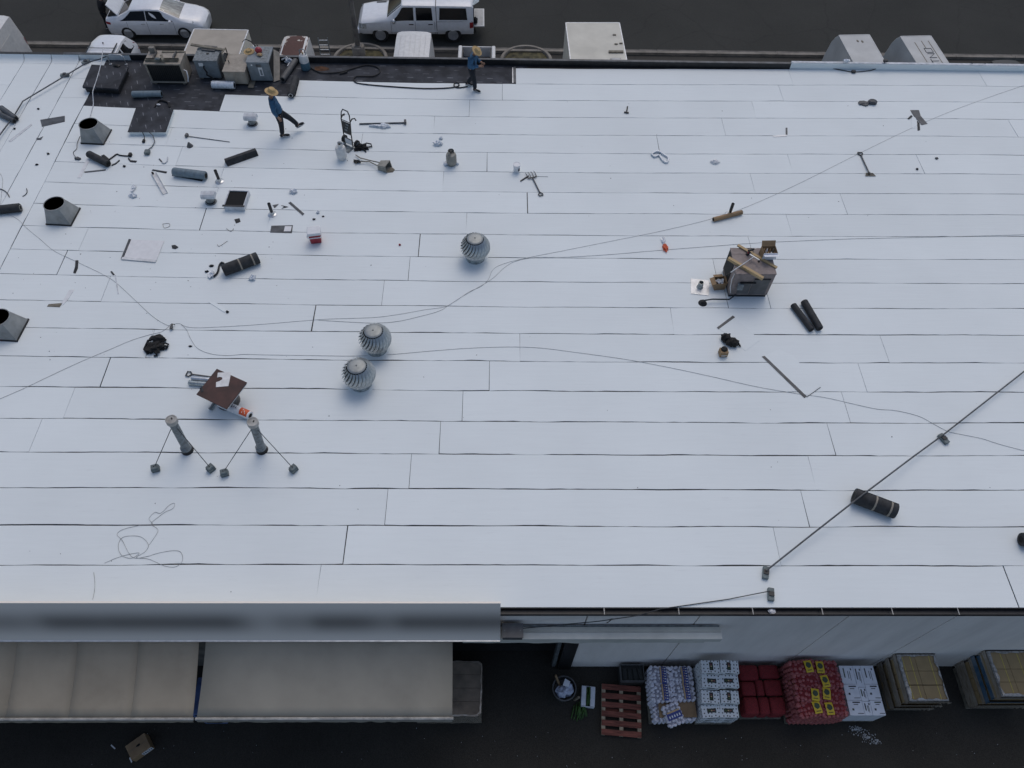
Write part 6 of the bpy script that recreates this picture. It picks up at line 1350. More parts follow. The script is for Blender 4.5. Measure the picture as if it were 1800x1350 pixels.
def person(label, loc, rz, J, shirt='shirt_blue', trousers='trousers', hat=True, scale=1.0):
    """J: joints in body space, x = facing, y = left, z = up"""
    t = thing('person', label, 'person', loc, rz); t.scale = (scale,) * 3
    hip, chest, neck, head = J['hip'], J['chest'], J['neck'], J['head']
    nb = {'hip': (*hip, 0.07), 'waist': (*lerp(hip, chest, 0.45), 0.08), 'chest': (*chest, 0.10), 'neckb': (*lerp(chest, neck, 0.8), 0.06), 'neck': (*neck, 0.052), 'jaw': (*lerp(neck, head, 0.55), 0.078), 'head': (*head, 0.098), 'crown': (*lerp(neck, head, 1.5), 0.07)}
    eb = [('hip', 'waist'), ('waist', 'chest'), ('chest', 'neckb'), ('neckb', 'neck'), ('neck', 'jaw'), ('jaw', 'head'), ('head', 'crown')]
    ns = {'hip': (hip[0], hip[1], hip[2] - 0.10, 0.15), 'waist': (*lerp(hip, chest, 0.45), 0.148), 'chest': (*chest, 0.168), 'col': (*lerp(chest, neck, 0.75), 0.085)}
    es = [('hip', 'waist'), ('waist', 'chest'), ('chest', 'col')]
    ntz = {'hip': (hip[0], hip[1], hip[2] + 0.08, 0.13), 'seat': (hip[0], hip[1], hip[2] - 0.08, 0.14)}; et = [('hip', 'seat')]
    for s in ('l', 'r'):
        sh, el, wr, kn, an = J['sh' + s], J['el' + s], J['wr' + s], J['kn' + s], J['an' + s]
        sg = 1 if s == 'l' else -1
        hp = (hip[0], hip[1] + sg * 0.085, hip[2] - 0.07)
        nb.update({'sh' + s: (*sh, 0.06), 'el' + s: (*el, 0.040), 'wr' + s: (*wr, 0.026)})
        eb += [('chest', 'sh' + s), ('sh' + s, 'el' + s), ('el' + s, 'wr' + s)]
        # hand: palm and five bent fingers
        d = (Vector(wr) - Vector(el)).normalized(); side = d.cross(Vector((0, sg, 0.15))).normalized(); cu = d.cross(side).normalized()
        pm = Vector(wr) + d * 0.055; nb['pm' + s] = (*pm, 0.032); eb.append(('wr' + s, 'pm' + s))
        for f, (off, ln) in enumerate(((-0.030, 0.060), (-0.010, 0.075), (0.012, 0.070), (0.032, 0.055))):
            a = pm + d * 0.035 + side * off; b2 = a + d * ln * 0.55 - cu * 0.012; c2 = b2 + d * ln * 0.35 - cu * 0.035
            for nm, p_, r_ in (('a', a, 0.011), ('b', b2, 0.010), ('c', c2, 0.008)): nb['f%d%s%s' % (f, nm, s)] = (*p_, r_)
            eb += [('pm' + s, 'f%da%s' % (f, s)), ('f%da%s' % (f, s), 'f%db%s' % (f, s)), ('f%db%s' % (f, s), 'f%dc%s' % (f, s))]
        a = pm - side * 0.035; b2 = a + d * 0.035 - side * 0.025; nb['ta' + s] = (*a, 0.012); nb['tb' + s] = (*b2, 0.009); eb += [('pm' + s, 'ta' + s), ('ta' + s, 'tb' + s)]
        nb.update({'hp' + s: (*hp, 0.06), 'kn' + s: (*kn, 0.04), 'an' + s: (*an, 0.038), 'ft' + s: (*lerp(an, J['to' + s], 0.6), 0.034)})
        eb += [('hip', 'hp' + s), ('hp' + s, 'kn' + s), ('kn' + s, 'an' + s), ('an' + s, 'ft' + s)]
        ns.update({'sh' + s: (*sh, 0.085), 'ua' + s: (*lerp(sh, el, 0.5), 0.070), 'el' + s: (*el, 0.058), 'wr' + s: (*lerp(el, wr, 0.92), 0.042)})
        es += [('chest', 'sh' + s), ('sh' + s, 'ua' + s), ('ua' + s, 'el' + s), ('el' + s, 'wr' + s)]
        ntz.update({'hp' + s: (*hp, 0.105), 'th' + s: (*lerp(hp, kn, 0.5), 0.088), 'kn' + s: (*kn, 0.070), 'cf' + s: (*lerp(kn, an, 0.4), 0.066), 'an' + s: (*lerp(kn, an, 0.95), 0.060)})
        et += [('seat', 'hp' + s), ('hp' + s, 'th' + s), ('th' + s, 'kn' + s), ('kn' + s, 'cf' + s), ('cf' + s, 'an' + s)]
    body = skinned('body', nb, eb, 'skin', t)
    skinned('shirt', ns, es, shirt, t); skinned('trousers', ntz, et, trousers, t)
    for s in ('l', 'r'):
        an, to = Vector(J['an' + s]), Vector(J['to' + s]); f = (to - an); f.z *= 0.6
        d = Vector((to.x - an.x, to.y - an.y, 0)).normalized(); pitch = math.atan2(to.z - (an.z - 0.075), max(0.05, math.hypot(to.x - an.x, to.y - an.y)))
        M_ = Matrix.Translation(an + Vector((0, 0, -0.075))) @ Matrix.Rotation(math.atan2(d.y, d.x), 4, 'Z') @ Matrix.Rotation(-pitch, 4, 'Y')
        b = MB(); b.blob((0.08, 0, 0.045), (0.155, 0.052, 0.05), 1, 0.0, 16, 10, flat=0.018, M=None); b.blob((-0.02, 0, 0.08), (0.06, 0.045, 0.05), 1, 0.0, 12, 8); b.v = [tuple(M_ @ Vector(v)) for v in b.v]; sh_ = b.build('shoe', 'shoe_black', t, smooth=60)
        b = MB(); pts = []
        for k in range(18):
            a = 2 * PI * k / 18; pts.append((0.08 + 0.165 * math.cos(a), 0.056 * math.sin(a)))
        b.prism(pts, 0.0, 0.02); b.v = [tuple(M_ @ Vector(v)) for v in b.v]; b.build('sole', 'shoe_white', sh_)
        for q in (-1, 1):
            b = MB(); b.tube([(0.14, q * 0.046, 0.03), (0.06, q * 0.054, 0.06), (0.0, q * 0.048, 0.045)], 0.010, 5); b.v = [tuple(M_ @ Vector(v)) for v in b.v]; b.build('stripe', 'shoe_white', sh_)
    # head details
    h = Vector(head); up = (Vector(head) - Vector(neck)).normalized(); fwd = (Vector((1, 0, 0)) - up * up.x).normalized(); lf = up.cross(fwd)
    Mh = Matrix((fwd, lf, up)).transposed().to_4x4(); Mh = Matrix.Translation(h) @ Mh
    def hp_(*p): return tuple(Mh @ Vector(p))
    b = MB(); b.tube([hp_(0.095, 0, 0.03), hp_(0.118, 0, -0.015), hp_(0.10, 0, -0.03)], [0.010, 0.016, 0.012], 8); b.build('nose', 'skin', t, smooth=60)
    for q in (-1, 1):
        b = MB(); b.blob((0.088, q * 0.035, 0.025), (0.010, 0.016, 0.008), 1, 0, 10, 6); b.v = [hp_(*v) for v in b.v]; b.build('eye', 'trim_black', t, smooth=60)
        b = MB(); b.blob((0.0, q * 0.098, 0.0), (0.03, 0.012, 0.036), 1, 0, 10, 6); b.v = [hp_(*v) for v in b.v]; b.build('ear', 'skin', t, smooth=60)
    b = MB(); b.blob((0.090, 0, -0.055), (0.010, 0.026, 0.006), 1, 0, 10, 6); b.v = [hp_(*v) for v in b.v]; b.build('mouth', 'brown_plate', t)
    b = MB(); b.blob((-0.025, 0, 0.02), (0.10, 0.105, 0.105), 1, 0, 16, 10); b.v = [hp_(*v) for v in b.v]; b.build('hair', 'hair', t, smooth=60)
    if hat:
        b = MB(); b.lathe([(0.112, 0.045), (0.115, 0.06), (0.175, 0.045), (0.205, 0.050), (0.205, 0.058), (0.175, 0.055), (0.118, 0.075), (0.112, 0.12), (0.092, 0.165), (0.05, 0.175), (0, 0.165)], 26, M=Mh); ht = b.build('straw_hat', 'straw', t, smooth=50)
        b = MB(); b.lathe([(0.119, 0.072), (0.117, 0.095), (0.113, 0.095)], 26, M=Mh); b.build('hat_band', 'label_tan', ht, smooth=50)
    return t
c = at(831, 156)
person('worker in straw hat and blue shirt by the far parapet, looking down at a torch', (c.x, c.y, 0), rad(-18), dict(
    hip=(-0.02, 0, 0.90), chest=(0.02, 0, 1.24), neck=(0.09, 0, 1.42), head=(0.17, 0, 1.53),
    shl=(0.03, 0.19, 1.34), ell=(0.10, 0.25, 1.08), wrl=(0.32, 0.12, 1.08), shr=(0.03, -0.19, 1.34), elr=(0.08, -0.25, 1.08), wrr=(0.32, -0.10, 1.06),
    knl=(0.0, 0.11, 0.48), anl=(-0.26, 0.12, 0.11), tol=(-0.09, 0.14, 0.03), knr=(0.12, -0.12, 0.48), anr=(0.14, -0.13, 0.085), tor=(0.32, -0.15, 0.02)), scale=0.98)
c = at(497, 238)
person('worker in straw hat and blue shirt striding with one foot raised', (c.x, c.y, 0), rad(14), dict(
    hip=(0.06, 0, 0.90), chest=(0.0, 0, 1.25), neck=(-0.02, 0, 1.44), head=(0.02, 0, 1.56),
    shl=(0.0, 0.19, 1.36), ell=(-0.02, 0.26, 1.08), wrl=(0.10, 0.26, 0.86), shr=(-0.01, -0.19, 1.36), elr=(-0.06, -0.25, 1.08), wrr=(0.04, -0.24, 0.85),
    knl=(0.34, 0.10, 0.56), anl=(0.56, 0.12, 0.22), tol=(0.76, 0.12, 0.24), knr=(0.06, -0.09, 0.48), anr=(0.0, -0.10, 0.085), tor=(0.18, -0.10, 0.02)), scale=1.06)
c = at(192, 52, GZ)
person('person in black clothes standing at the open boot of the white sedan', (c.x, c.y + 0.1, GZ), rad(55), dict(
    hip=(0, 0, 0.92), chest=(0.12, 0, 1.24), neck=(0.20, 0, 1.42), head=(0.27, 0, 1.53),
    shl=(0.14, 0.19, 1.33), ell=(0.28, 0.24, 1.10), wrl=(0.48, 0.15, 1.02), shr=(0.14, -0.19, 1.33), elr=(0.26, -0.24, 1.10), wrr=(0.45, -0.14, 1.02),
    knl=(0.02, 0.10, 0.48), anl=(-0.04, 0.12, 0.085), tol=(0.14, 0.14, 0.02), knr=(0.02, -0.10, 0.48), anr=(0.02, -0.12, 0.085), tor=(0.2, -0.14, 0.02)), shirt='black_cloth', trousers='black_cloth', hat=False)

# ================================================================== VEHICLES
class Loft:
    """closed car body from stations: x, wb, wm, ws, zs, wr, zr, zt (half widths and heights)"""
    def __init__(s, st, zb=0.20, zm=0.50): s.st = st; s.zb = zb; s.zm = zm
    def ring(s, i):
        x, wb, wm, ws, zs, wr, zr, zt = s.st[i]; zb = s.zb
        zm = min(s.zm, zs - 0.1)
        half = [(0, zb), (wb * 0.9, zb), (wb, zb + 0.05), (wm, zm), (wm * 0.995, (zm + zs) / 2 + 0.02), (ws, zs), (wr, zr), (wr * 0.78, zr + (zt - zr) * 0.7), (wr * 0.4, zr + (zt - zr) * 0.95), (0, zt)]
        full = half + [(-y, z) for y, z in half[-2:0:-1]]
        return [(x, y, z) for y, z in full]
    def val(s, x):
        st = s.st
        for i in range(len(st) - 1):
            if st[i][0] <= x <= st[i + 1][0]:
                t = (x - st[i][0]) / (st[i + 1][0] - st[i][0]); return [a + (b - a) * t for a, b in zip(st[i], st[i + 1])]
        return list(st[0] if x < st[0][0] else st[-1])
    def side(s, x, t, sg, off=0.006):     # greenhouse side, t 0 at the waist .. 1 at the roof edge
        v = s.val(x); ws, zs, wr, zr = v[3:7]
        y = ws + (wr - ws) * t; z = zs + (zr - zs) * t; n = Vector((0, zr - zs, ws - wr)).normalized() if zr - zs > 1e-3 else Vector((0, 1, 0))
        return Vector((x, sg * (y + n.y * off), z + n.z * off))
    def lower(s, x, z, sg, off=0.005):    # door side below the waist
        v = s.val(x); wm, ws, zs = v[2], v[3], v[4]; zm = min(s.zm, zs - 0.1); t = max(0, min(1, (z - zm) / (zs - zm)))
        return Vector((x, sg * (wm + (ws - wm) * t * t + off), z))
    def top(s, x, u, off=0.006):          # u -1..1 across
        v = s.val(x); wr, zr, zt = v[5:8]; a = abs(u); k = 1 - 0.125 * a if a < 0.4 else (0.95 - (a - 0.4) / 0.38 * 0.25 if a < 0.78 else 0.7 - (a - 0.78) / 0.22 * 0.7); z = zr + (zt - zr) * k
        return Vector((x, u * wr, z + off))
    def mesh(s, wheels=(), wr=0.36, cutw=0.3):
        b = MB(); n = None; fs = []
        rings = [s.ring(i) for i in range(len(s.st))]; n = len(rings[0]); vs = [p for r in rings for p in r]
        for i in range(len(rings) - 1):
            for k in range(n): fs.append((i * n + k, (i + 1) * n + k, (i + 1) * n + (k + 1) % n, i * n + (k + 1) % n))
        fs += [tuple(range(n)), tuple(range(len(vs) - 1, len(vs) - n - 1, -1))]
        b.add(vs, fs); return b
def cut(o, cutters, matk, smooth=32):
    for c_ in cutters:
        m = o.modifiers.new('b', 'BOOLEAN'); m.operation = 'DIFFERENCE'; m.object = c_; m.solver = 'EXACT'
    bpy.context.view_layer.update(); dg = bpy.context.evaluated_depsgraph_get()
    me = bpy.data.meshes.new_from_object(o.evaluated_get(dg)); old = o.data; o.modifiers.clear(); o.data = me; bpy.data.meshes.remove(old)
    for c_ in cutters: d_ = c_.data; bpy.data.objects.remove(c_); bpy.data.meshes.remove(d_)
    me.materials.clear(); me.materials.append(MAT(matk))
    for p in me.polygons: p.material_index = 0
    me.polygons.foreach_set('use_smooth', [True] * len(me.polygons)); me.set_sharp_from_angle(angle=rad(smooth))
    return o
def wheel(parent, x, y, r, wd=0.22, spokes=5):
    sg = 1 if y > 0 else -1; M_ = Matrix.Translation((x, y, r)) @ Matrix.Rotation(-sg * PI / 2, 4, 'X')
    t = MB(); t.lathe([(r * 0.66, -wd / 2), (r * 0.92, -wd / 2), (r, -wd / 2 + 0.03), (r, wd / 2 - 0.03), (r * 0.92, wd / 2), (r * 0.66, wd / 2), (r * 0.62, wd / 2 - 0.05)], 28, M=M_); ty = t.build('wheel', 'tyre', parent, smooth=40)
    t = MB(); t.lathe([(r * 0.66, wd / 2 - 0.03), (r * 0.62, wd / 2 - 0.035), (r * 0.60, wd / 2 - 0.08), (0, wd / 2 - 0.08)], 28, M=M_); t.build('rim', 'trim_black', ty, smooth=40)
    for k in range(spokes):
        a = 2 * PI * k / spokes; t = MB(); t.box((r * 0.33 * math.cos(a), r * 0.33 * math.sin(a), wd / 2 - 0.045), (r * 0.62, r * 0.17, 0.03), rz=a, M=M_); t.build('spoke', 'rim', ty)
    t = MB(); t.lathe([(r * 0.66, wd / 2 - 0.02), (r * 0.665, wd / 2 - 0.005), (r * 0.60, wd / 2 - 0.01), (r * 0.60, wd / 2 - 0.04)], 28, M=M_); t.build('rim_edge', 'rim', ty, smooth=40)
    t = MB(); t.lathe([(r * 0.16, wd / 2 - 0.05), (r * 0.14, wd / 2 - 0.015), (0, wd / 2 - 0.015)], 12, M=M_); t.build('hub_cap', 'rim', ty)
def arches(st_x, r, W_, z):
    cs = []
    for x in st_x:
        for sg in (-1, 1):
            b = MB(); b.cyl((x, sg * (W_ - 0.28), z), (x, sg * (W_ + 0.3), z), r, n=28); o = b.build('cutter', 'trim_black'); cs.append(o)
    return cs
def pane(parent, name, matk, grid, sharp=60):
    """grid: rows of points"""
    b = MB(); n = len(grid[0]); vs = [p for r in grid for p in r]; fs = []
    for i in range(len(grid) - 1):
        for k in range(n - 1): fs.append((i * n + k, i * n + k + 1, (i + 1) * n + k + 1, (i + 1) * n + k))
    b.add(vs, fs); o = b.build(name, matk, parent, smooth=sharp)
    return o
def side_window(parent, lf, x0, x1, t0, t1, sg, top0=None, top1=None, name='side_window', matk='car_glass'):
    """window between x0..x1, its upper edge from top0..top1"""
    a0 = x0 if top0 is None else top0; a1 = x1 if top1 is None else top1; g_ = []
    for j in range(5):
        q = j / 4; t_ = t0 + (t1 - t0) * q; xa, xb = x0 + (a0 - x0) * q, x1 + (a1 - x1) * q
        g_.append([lf.side(xa + (xb - xa) * k / 6, t_, sg) for k in range(7)])
    return pane(parent, name, matk, g_)
def seam(parent, pts, r=0.006, name='panel_gap', matk='trim_black'):
    b = MB(); b.tube(pts, r, 4); return b.build(name, matk, parent)

# ---- white sedan with the boot open
SED = Loft([(-2.42, .60, .70, .66, .80, .56, .88, .90), (-2.34, .76, .84, .78, .86, .68, .97, .99), (-2.0, .84, .90, .86, .93, .74, 1.04, 1.07), (-1.72, .84, .91, .87, .945, .72, 1.08, 1.11), (-1.05, .85, .915, .88, .95, .60, 1.37, 1.42), (-.30, .85, .915, .88, .94, .62, 1.42, 1.47), (.35, .85, .915, .88, .93, .60, 1.38, 1.43), (1.32, .85, .91, .87, .92, .76, .98, 1.02), (1.75, .84, .90, .84, .85, .70, .92, .96), (2.12, .80, .86, .78, .77, .62, .83, .87), (2.32, .66, .76, .68, .68, .54, .74, .77), (2.40, .50, .60, .52, .58, .42, .64, .66)], 0.19, 0.50)
c0, c1 = at(235, 64, GZ), at(329, 64, GZ)
sx = (c0.x + c1.x) / 2
t = thing('white_sedan', 'white sedan with its boot open, parked along the street', 'car', (sx + 0.03, 36.28, GZ), rad(1.2))
o = SED.mesh().build('body', 'car_white', t); cut(o, arches((-1.42, 1.36), 0.385, 0.91, 0.33), 'car_white')
for x in (-1.42, 1.36):
    for sg in (-1, 1): wheel(t, x, sg * 0.81, 0.34, 0.21, 7)
for sg in (-1, 1):
    side_window(t, SED, -1.62, -0.34, 0.06, 0.88, sg, -1.02, -0.34); side_window(t, SED, -0.30, 0.98, 0.06, 0.88, sg, -0.30, 0.40)
    seam(t, [SED.lower(-0.32, z, sg) for z in (0.28, 0.5, 0.7, 0.92)]); seam(t, [SED.lower(0.98, z, sg) for z in (0.28, 0.5, 0.7, 0.90)]); seam(t, [SED.lower(-1.3, z, sg) for z in (0.60, 0.75, 0.92)])
    b = MB(); b.blob((0.86, sg * 1.0, 1.0), (0.07, 0.10, 0.07), 1, 0, 12, 8); b.build('mirror', 'car_white', t, smooth=60)
    for x in (-0.52, -0.95 + 1.35): 
        p = SED.lower(x, 0.83, sg, 0.012); b = MB(); b.box(p, (0.17, 0.025, 0.025)); b.build('door_handle', 'lamp_clear', t)
    p = [SED.lower(2.14 - 0.05 * k, 0.66 + 0.03 * k, sg, 0.012) for k in range(6)]; q = [v + Vector((0, -sg * 0.10, 0.07)) for v in p]
    pane(t, 'headlight', 'lamp_clear', [p, q])
    p = [SED.lower(-2.35 + 0.06 * k, 0.78, sg, 0.012) for k in range(5)]; q = [SED.lower(-2.35 + 0.06 * k, 0.90 - 0.005 * k, sg, 0.01) for k in range(5)]
    pane(t, 'tail_light', 'tail_red', [p, q])
pane(t, 'windscreen', 'shade_glass', [[SED.top(1.27 - 0.86 * j / 5, -0.93 + 1.8 * k / 8) for k in range(9)] for j in range(6)])
pane(t, 'rear_window', 'car_glass', [[SED.top(-1.12 - 0.55 * j / 5, -0.88 + 1.76 * k / 8) for k in range(9)] for j in range(6)])
b = MB(); b.slab([(-1.74, -0.66, 1.12), (-1.74, 0.66, 1.12), (-2.12, 0.62, 1.62), (-2.12, -0.62, 1.62)], 0.05); b.build('boot_lid', 'car_white', t, bevel=0.02)
b = MB(); b.slab([(-1.80, -0.60, 1.095), (-1.80, 0.60, 1.095), (-2.26, 0.58, 1.03), (-2.26, -0.58, 1.03)], 0.012); b.build('boot_opening', 'dark_void', t)
b = MB(); b.box((2.37, 0, 0.46), (0.04, 0.9, 0.16)); b.build('grille', 'trim_black', t, bevel=0.01)

# ---- white pickup with canopy and open tailgate
PK = Loft([(-2.86, .80, .90, .93, 1.10, .80, 1.72, 1.78), (-2.74, .84, .97, .97, 1.12, .82, 1.80, 1.86), (-1.10, .85, .985, .985, 1.13, .82, 1.82, 1.88), (-0.98, .85, .985, .985, 1.13, .80, 1.80, 1.86), (-0.85, .85, .985, .985, 1.13, .78, 1.80, 1.87), (.62, .85, .985, .985, 1.12, .74, 1.80, 1.86), (1.48, .85, .985, .97, 1.10, .88, 1.17, 1.21), (2.20, .85, .98, .96, 1.05, .86, 1.12, 1.17), (2.72, .82, .95, .92, .98, .80, 1.05, 1.09), (2.88, .74, .86, .82, .82, .70, .90, .93), (2.93, .64, .74, .72, .72, .6, .8, .82)], 0.34, 0.66)
a0, a1 = at(672, 73, GZ), at(800, 73, GZ)
t = thing('pickup_truck', 'white pickup with a canopy and lowered tailgate on the street', 'truck', ((a0.x + a1.x) / 2 - 0.06, 36.42, GZ), PI + rad(1.2))
o = PK.mesh().build('body', 'car_white', t); cut(o, arches((-1.82, 1.84), 0.47, 0.985, 0.42), 'car_white')
for x in (-1.82, 1.84):
    for sg in (-1, 1): wheel(t, x, sg * 0.84, 0.40, 0.27, 5)
for sg in (-1, 1):
    side_window(t, PK, -2.56, -1.16, 0.10, 0.88, sg, -2.50, -1.20, 'canopy_window')
    side_window(t, PK, -0.84, -0.02, 0.06, 0.88, sg, -0.80, -0.02); side_window(t, PK, 0.10, 1.22, 0.06, 0.88, sg, 0.10, 0.66)
    for x in (-0.92, 0.04, 1.25): seam(t, [PK.lower(x, z, sg) for z in (0.45, 0.7, 0.9, 1.12)])
    seam(t, [PK.lower(-1.02, z, sg, 0.008) for z in (0.45, 0.8, 1.12)] + [PK.side(-1.02, q / 4, sg, 0.01) for q in range(1, 5)], 0.012)
    seam(t, [PK.lower(x, 1.115, sg, 0.006) for x in (-2.8, -2.0, -1.04)], 0.009)
    b = MB(); b.blob((1.08, sg * 1.10, 1.18), (0.09, 0.12, 0.12), 1, 0, 12, 8); b.build('mirror', 'aluminium', t, smooth=60)
    for x in (0.24, -0.72): p = PK.lower(x, 0.98, sg, 0.014); b = MB(); b.box(p, (0.22, 0.03, 0.035)); b.build('door_handle', 'trim_black', t)
    p = [PK.lower(2.86 - 0.09 * k, 0.74, sg, 0.014) for k in range(5)]; q = [PK.lower(2.84 - 0.09 * k, 0.98, sg, 0.012) for k in range(5)]; pane(t, 'headlight', 'lamp_clear', [p, q])
    p = [PK.lower(-2.85 + 0.06 * k, 0.78, sg, 0.012) for k in range(4)]; q = [PK.lower(-2.85 + 0.06 * k, 1.08, sg, 0.012) for k in range(4)]; pane(t, 'tail_light', 'tail_red', [p, q])
    b = MB(); b.box((0.1, sg * 0.995, 0.62), (2.3, 0.016, 0.05)); b.build('door_trim', 'car_white', t)
pane(t, 'windscreen', 'car_glass', [[PK.top(1.43 - 0.74 * j / 5, -0.95 + 1.86 * k / 8) for k in range(9)] for j in range(6)])
pane(t, 'hood_vent', 'trim_black', [[PK.top(2.05 - 0.5 * j / 2, -0.93 + 0.10 * k) for k in range(3)] for j in range(3)])
seam(t, [PK.top(-1.02, -1 + 2 * k / 12, 0.008) for k in range(13)], 0.016)
pane(t, 'sunroof', 'car_glass', [[PK.top(0.10 - 0.45 * j / 2, -0.42 + 0.84 * k / 4) for k in range(5)] for j in range(3)])
b = MB(); b.box((2.92, 0, 0.52), (0.14, 1.72, 0.24)); b.build('bumper', 'car_white', t, bevel=0.05)
b = MB(); b.box((-2.9, 0, 0.5), (0.12, 1.7, 0.16)); b.build('bumper', 'trim_black', t, bevel=0.03)
b = MB(); b.box((-3.14, 0, 0.77), (0.52, 1.60, 0.06)); tg = b.build('tailgate', 'van_white', t, bevel=0.015)
for k in range(7):
    b = MB(); b.box((-3.32 + 0.062 * k, 0, 0.806), (0.022, 1.46, 0.014)); b.build('rib', 'pipe_grey', tg)
b = MB(); b.box((-2.868, 0, 1.22), (0.014, 1.5, 0.78)); b.build('bed_opening', 'dark_void', t)
b = MB(); b.slab([(-2.82, -0.72, 1.76), (-2.82, 0.72, 1.76), (-3.16, 0.70, 1.98), (-3.16, -0.70, 1.98)], 0.02); b.build('canopy_hatch', 'lamp_clear', t)
p = Vector((t.location.x + 2.96, t.location.y - 0.5, GZ + 0.81)); b = MB(); b.blob((0, 0, 0.14), (0.12, 0.15, 0.16), 5, 0.4, flat=0.002); b.build('tool_bag', 'black_cloth', loc=p, label='black bag on the lowered tailgate of the pickup', cat='bag')

# ---- vans and trucks parked nose-in behind the building
def van(name, label, tl, tr, bl_y, h, length, matk, roofk=None, ribs=0, rack=False, rounded=0.25, taper=0.06, cat='van', suv=False, flip=False):
    """roof far corners at pixels tl, tr on the level of the roof; far end faces the street"""
    z = GZ + h; A, B_ = at(*tl, z), at(*tr, z); w2 = abs(B_.x - A.x) / 2 + (0.10 if not suv else 0.16); yf = (A.y + B_.y) / 2
    t = thing(name, label, cat, ((A.x + B_.x) / 2, yf - length / 2 + (0.5 if suv else 0.25), GZ), PI / 2)       # local +x points to the street
    H = h; L2 = length / 2
    zs = H * 0.55
    if suv:
        st = [(-L2, .6, .72, .68, .70, .55, .78, .80), (-L2 + .15, .8, .88, .84, .85, .72, .95, .98), (-L2 + 1.0, .84, .92, .88, .97, .76, 1.05, 1.08), (-L2 + 1.75, .85, .93, .89, 1.0, .66, H - 0.10, H - 0.03), (-0.3, .85, .93, .89, 1.0, .68, H - 0.06, H), (L2 - 1.0, .85, .93, .89, 1.0, .67, H - 0.08, H - 0.02), (L2 - 0.35, .84, .92, .88, 1.0, .64, H - 0.20, H - 0.12), (L2 - 0.06, .82, .90, .87, .98, .80, 1.10, 1.12), (L2, .74, .82, .80, .85, .7, .95, .97)]
    else:
        st = [(-L2, .6, .75, .75, zs * .75, .6, zs * .85, zs * .88), (-L2 + .2, w2 * .9, w2 * .95, w2 * .92, zs * .9, w2 * .8, zs * 1.02, zs * 1.06), (-L2 + 1.0, w2 * .95, w2, w2 * .99, zs, w2 * .85, zs * 1.25, zs * 1.28), (-L2 + 1.6, w2 * .95, w2, w2 * .99, zs, w2 * .90, H - 0.12, H - 0.04), (-L2 + 2.0, w2 * .95, w2, w2 * .99, zs, w2 * .91, H - 0.09, H), (L2 - 0.5, w2 * .95, w2, w2 * .99, zs, w2 * .91, H - 0.09, H), (L2 - 0.12, w2 * .95, w2, w2 * .98, zs, w2 * .89, H - 0.13, H - 0.05), (L2, w2 * .92, w2 * .96, w2 * .95, zs, w2 * .84, H - 0.24, H - 0.2)]
    lf = Loft(st, 0.24, 0.6)
    o = lf.mesh().build('body', matk, t)
    wx = (-L2 + 0.95, L2 - 0.95); cut(o, arches(wx, 0.42, st[4][2], 0.36), matk)
    for x in wx:
        for sg in (-1, 1): wheel(t, x, sg * (st[4][2] - 0.12), 0.34, 0.22, 6)
    pane(t, 'windscreen', 'car_glass', [[lf.top(st[2][0] + 0.06 + (st[3][0] - st[2][0] - 0.1) * j / 4, -0.9 + 1.8 * k / 6) for k in range(7)] for j in range(5)])
    for sg in (-1, 1):
        side_window(t, lf, st[2][0] + 0.25, st[4][0] + 0.45, 0.08, 0.8, sg, st[3][0] + 0.1, st[4][0] + 0.45)
        if suv:
            side_window(t, lf, -0.15, 0.75, 0.08, 0.86, sg); side_window(t, lf, 0.85, L2 - 0.36, 0.08, 0.86, sg, 0.85, L2 - 0.62)
            p = [lf.lower(L2 - 0.02 - 0.05 * k, 0.78, sg, 0.012) for k in range(4)]; q = [lf.side(L2 - 0.10 - 0.05 * k, 0.5, sg, 0.012) for k in range(4)]; pane(t, 'tail_light', 'tail_red', [p, q])
            b = MB(); b.tube([(x, sg * 0.60, H + 0.02) for x in (-0.75, -0.6, 0.9, 1.0)], [0.02, 0.03, 0.03, 0.02], 6); b.build('roof_rail', 'trim_black', t)
        else:
            seam(t, [lf.lower(0.1, z_, sg) for z_ in (0.4, 0.7, 1.0, zs)] + [lf.side(0.1, q / 4, sg, 0.004) for q in range(1, 4)], 0.009)
            p = [lf.lower(L2 - 0.01 - 0.03 * k, zs * 0.75, sg, 0.012) for k in range(3)]; q = [lf.lower(L2 - 0.01 - 0.03 * k, zs * 0.98, sg, 0.012) for k in range(3)]; pane(t, 'tail_light', 'tail_red', [p, q])
        b = MB(); b.blob((st[2][0] + 0.35, sg * (st[3][2] + 0.14), zs + 0.1), (0.07, 0.10, 0.13), 1, 0, 10, 8); b.build('mirror', 'trim_black', t, smooth=60)
    if suv:
        for x in (-0.35, 0.55):
            b = MB(); b.tube([(x, -0.6, H + 0.05), (x, 0.6, H + 0.05)], 0.018, 6); b.build('cross_bar', 'pipe_grey', t)
        b = MB(); b.blob((1.0, 0.05, H + 0.02), (0.05, 0.03, 0.03), 1, 0); b.build('antenna', 'trim_black', t)
    else:
        b = MB(); b.box((L2 + 0.004, 0, zs + 0.34), (0.01, w2 * 1.3, 0.5)); b.build('rear_window', 'car_glass', t)
    for k in range(ribs):
        u = -0.72 + 1.44 * k / (ribs - 1)
        b = MB(); b.tube([lf.top(st[4][0] + 0.1, u, 0.004), lf.top((st[4][0] + st[5][0]) / 2, u, 0.004), lf.top(st[5][0] - 0.02, u, 0.004)], 0.014, 6); b.build('roof_rib', matk, t, smooth=60)
    if roofk:
        pane(t, 'roof_skin', roofk, [[lf.top(st[4][0] - 0.1 + (st[6][0] - st[4][0] + 0.1) * j / 8, -0.98 + 1.96 * k / 8, 0.004) for k in range(9)] for j in range(9)])
    return t, lf, w2
t, lf, w2 = van('white_van', 'large white van cut by the left edge of the picture', (-62, 26), (12, 28), 0, 2.55, 5.6, 'van_white')
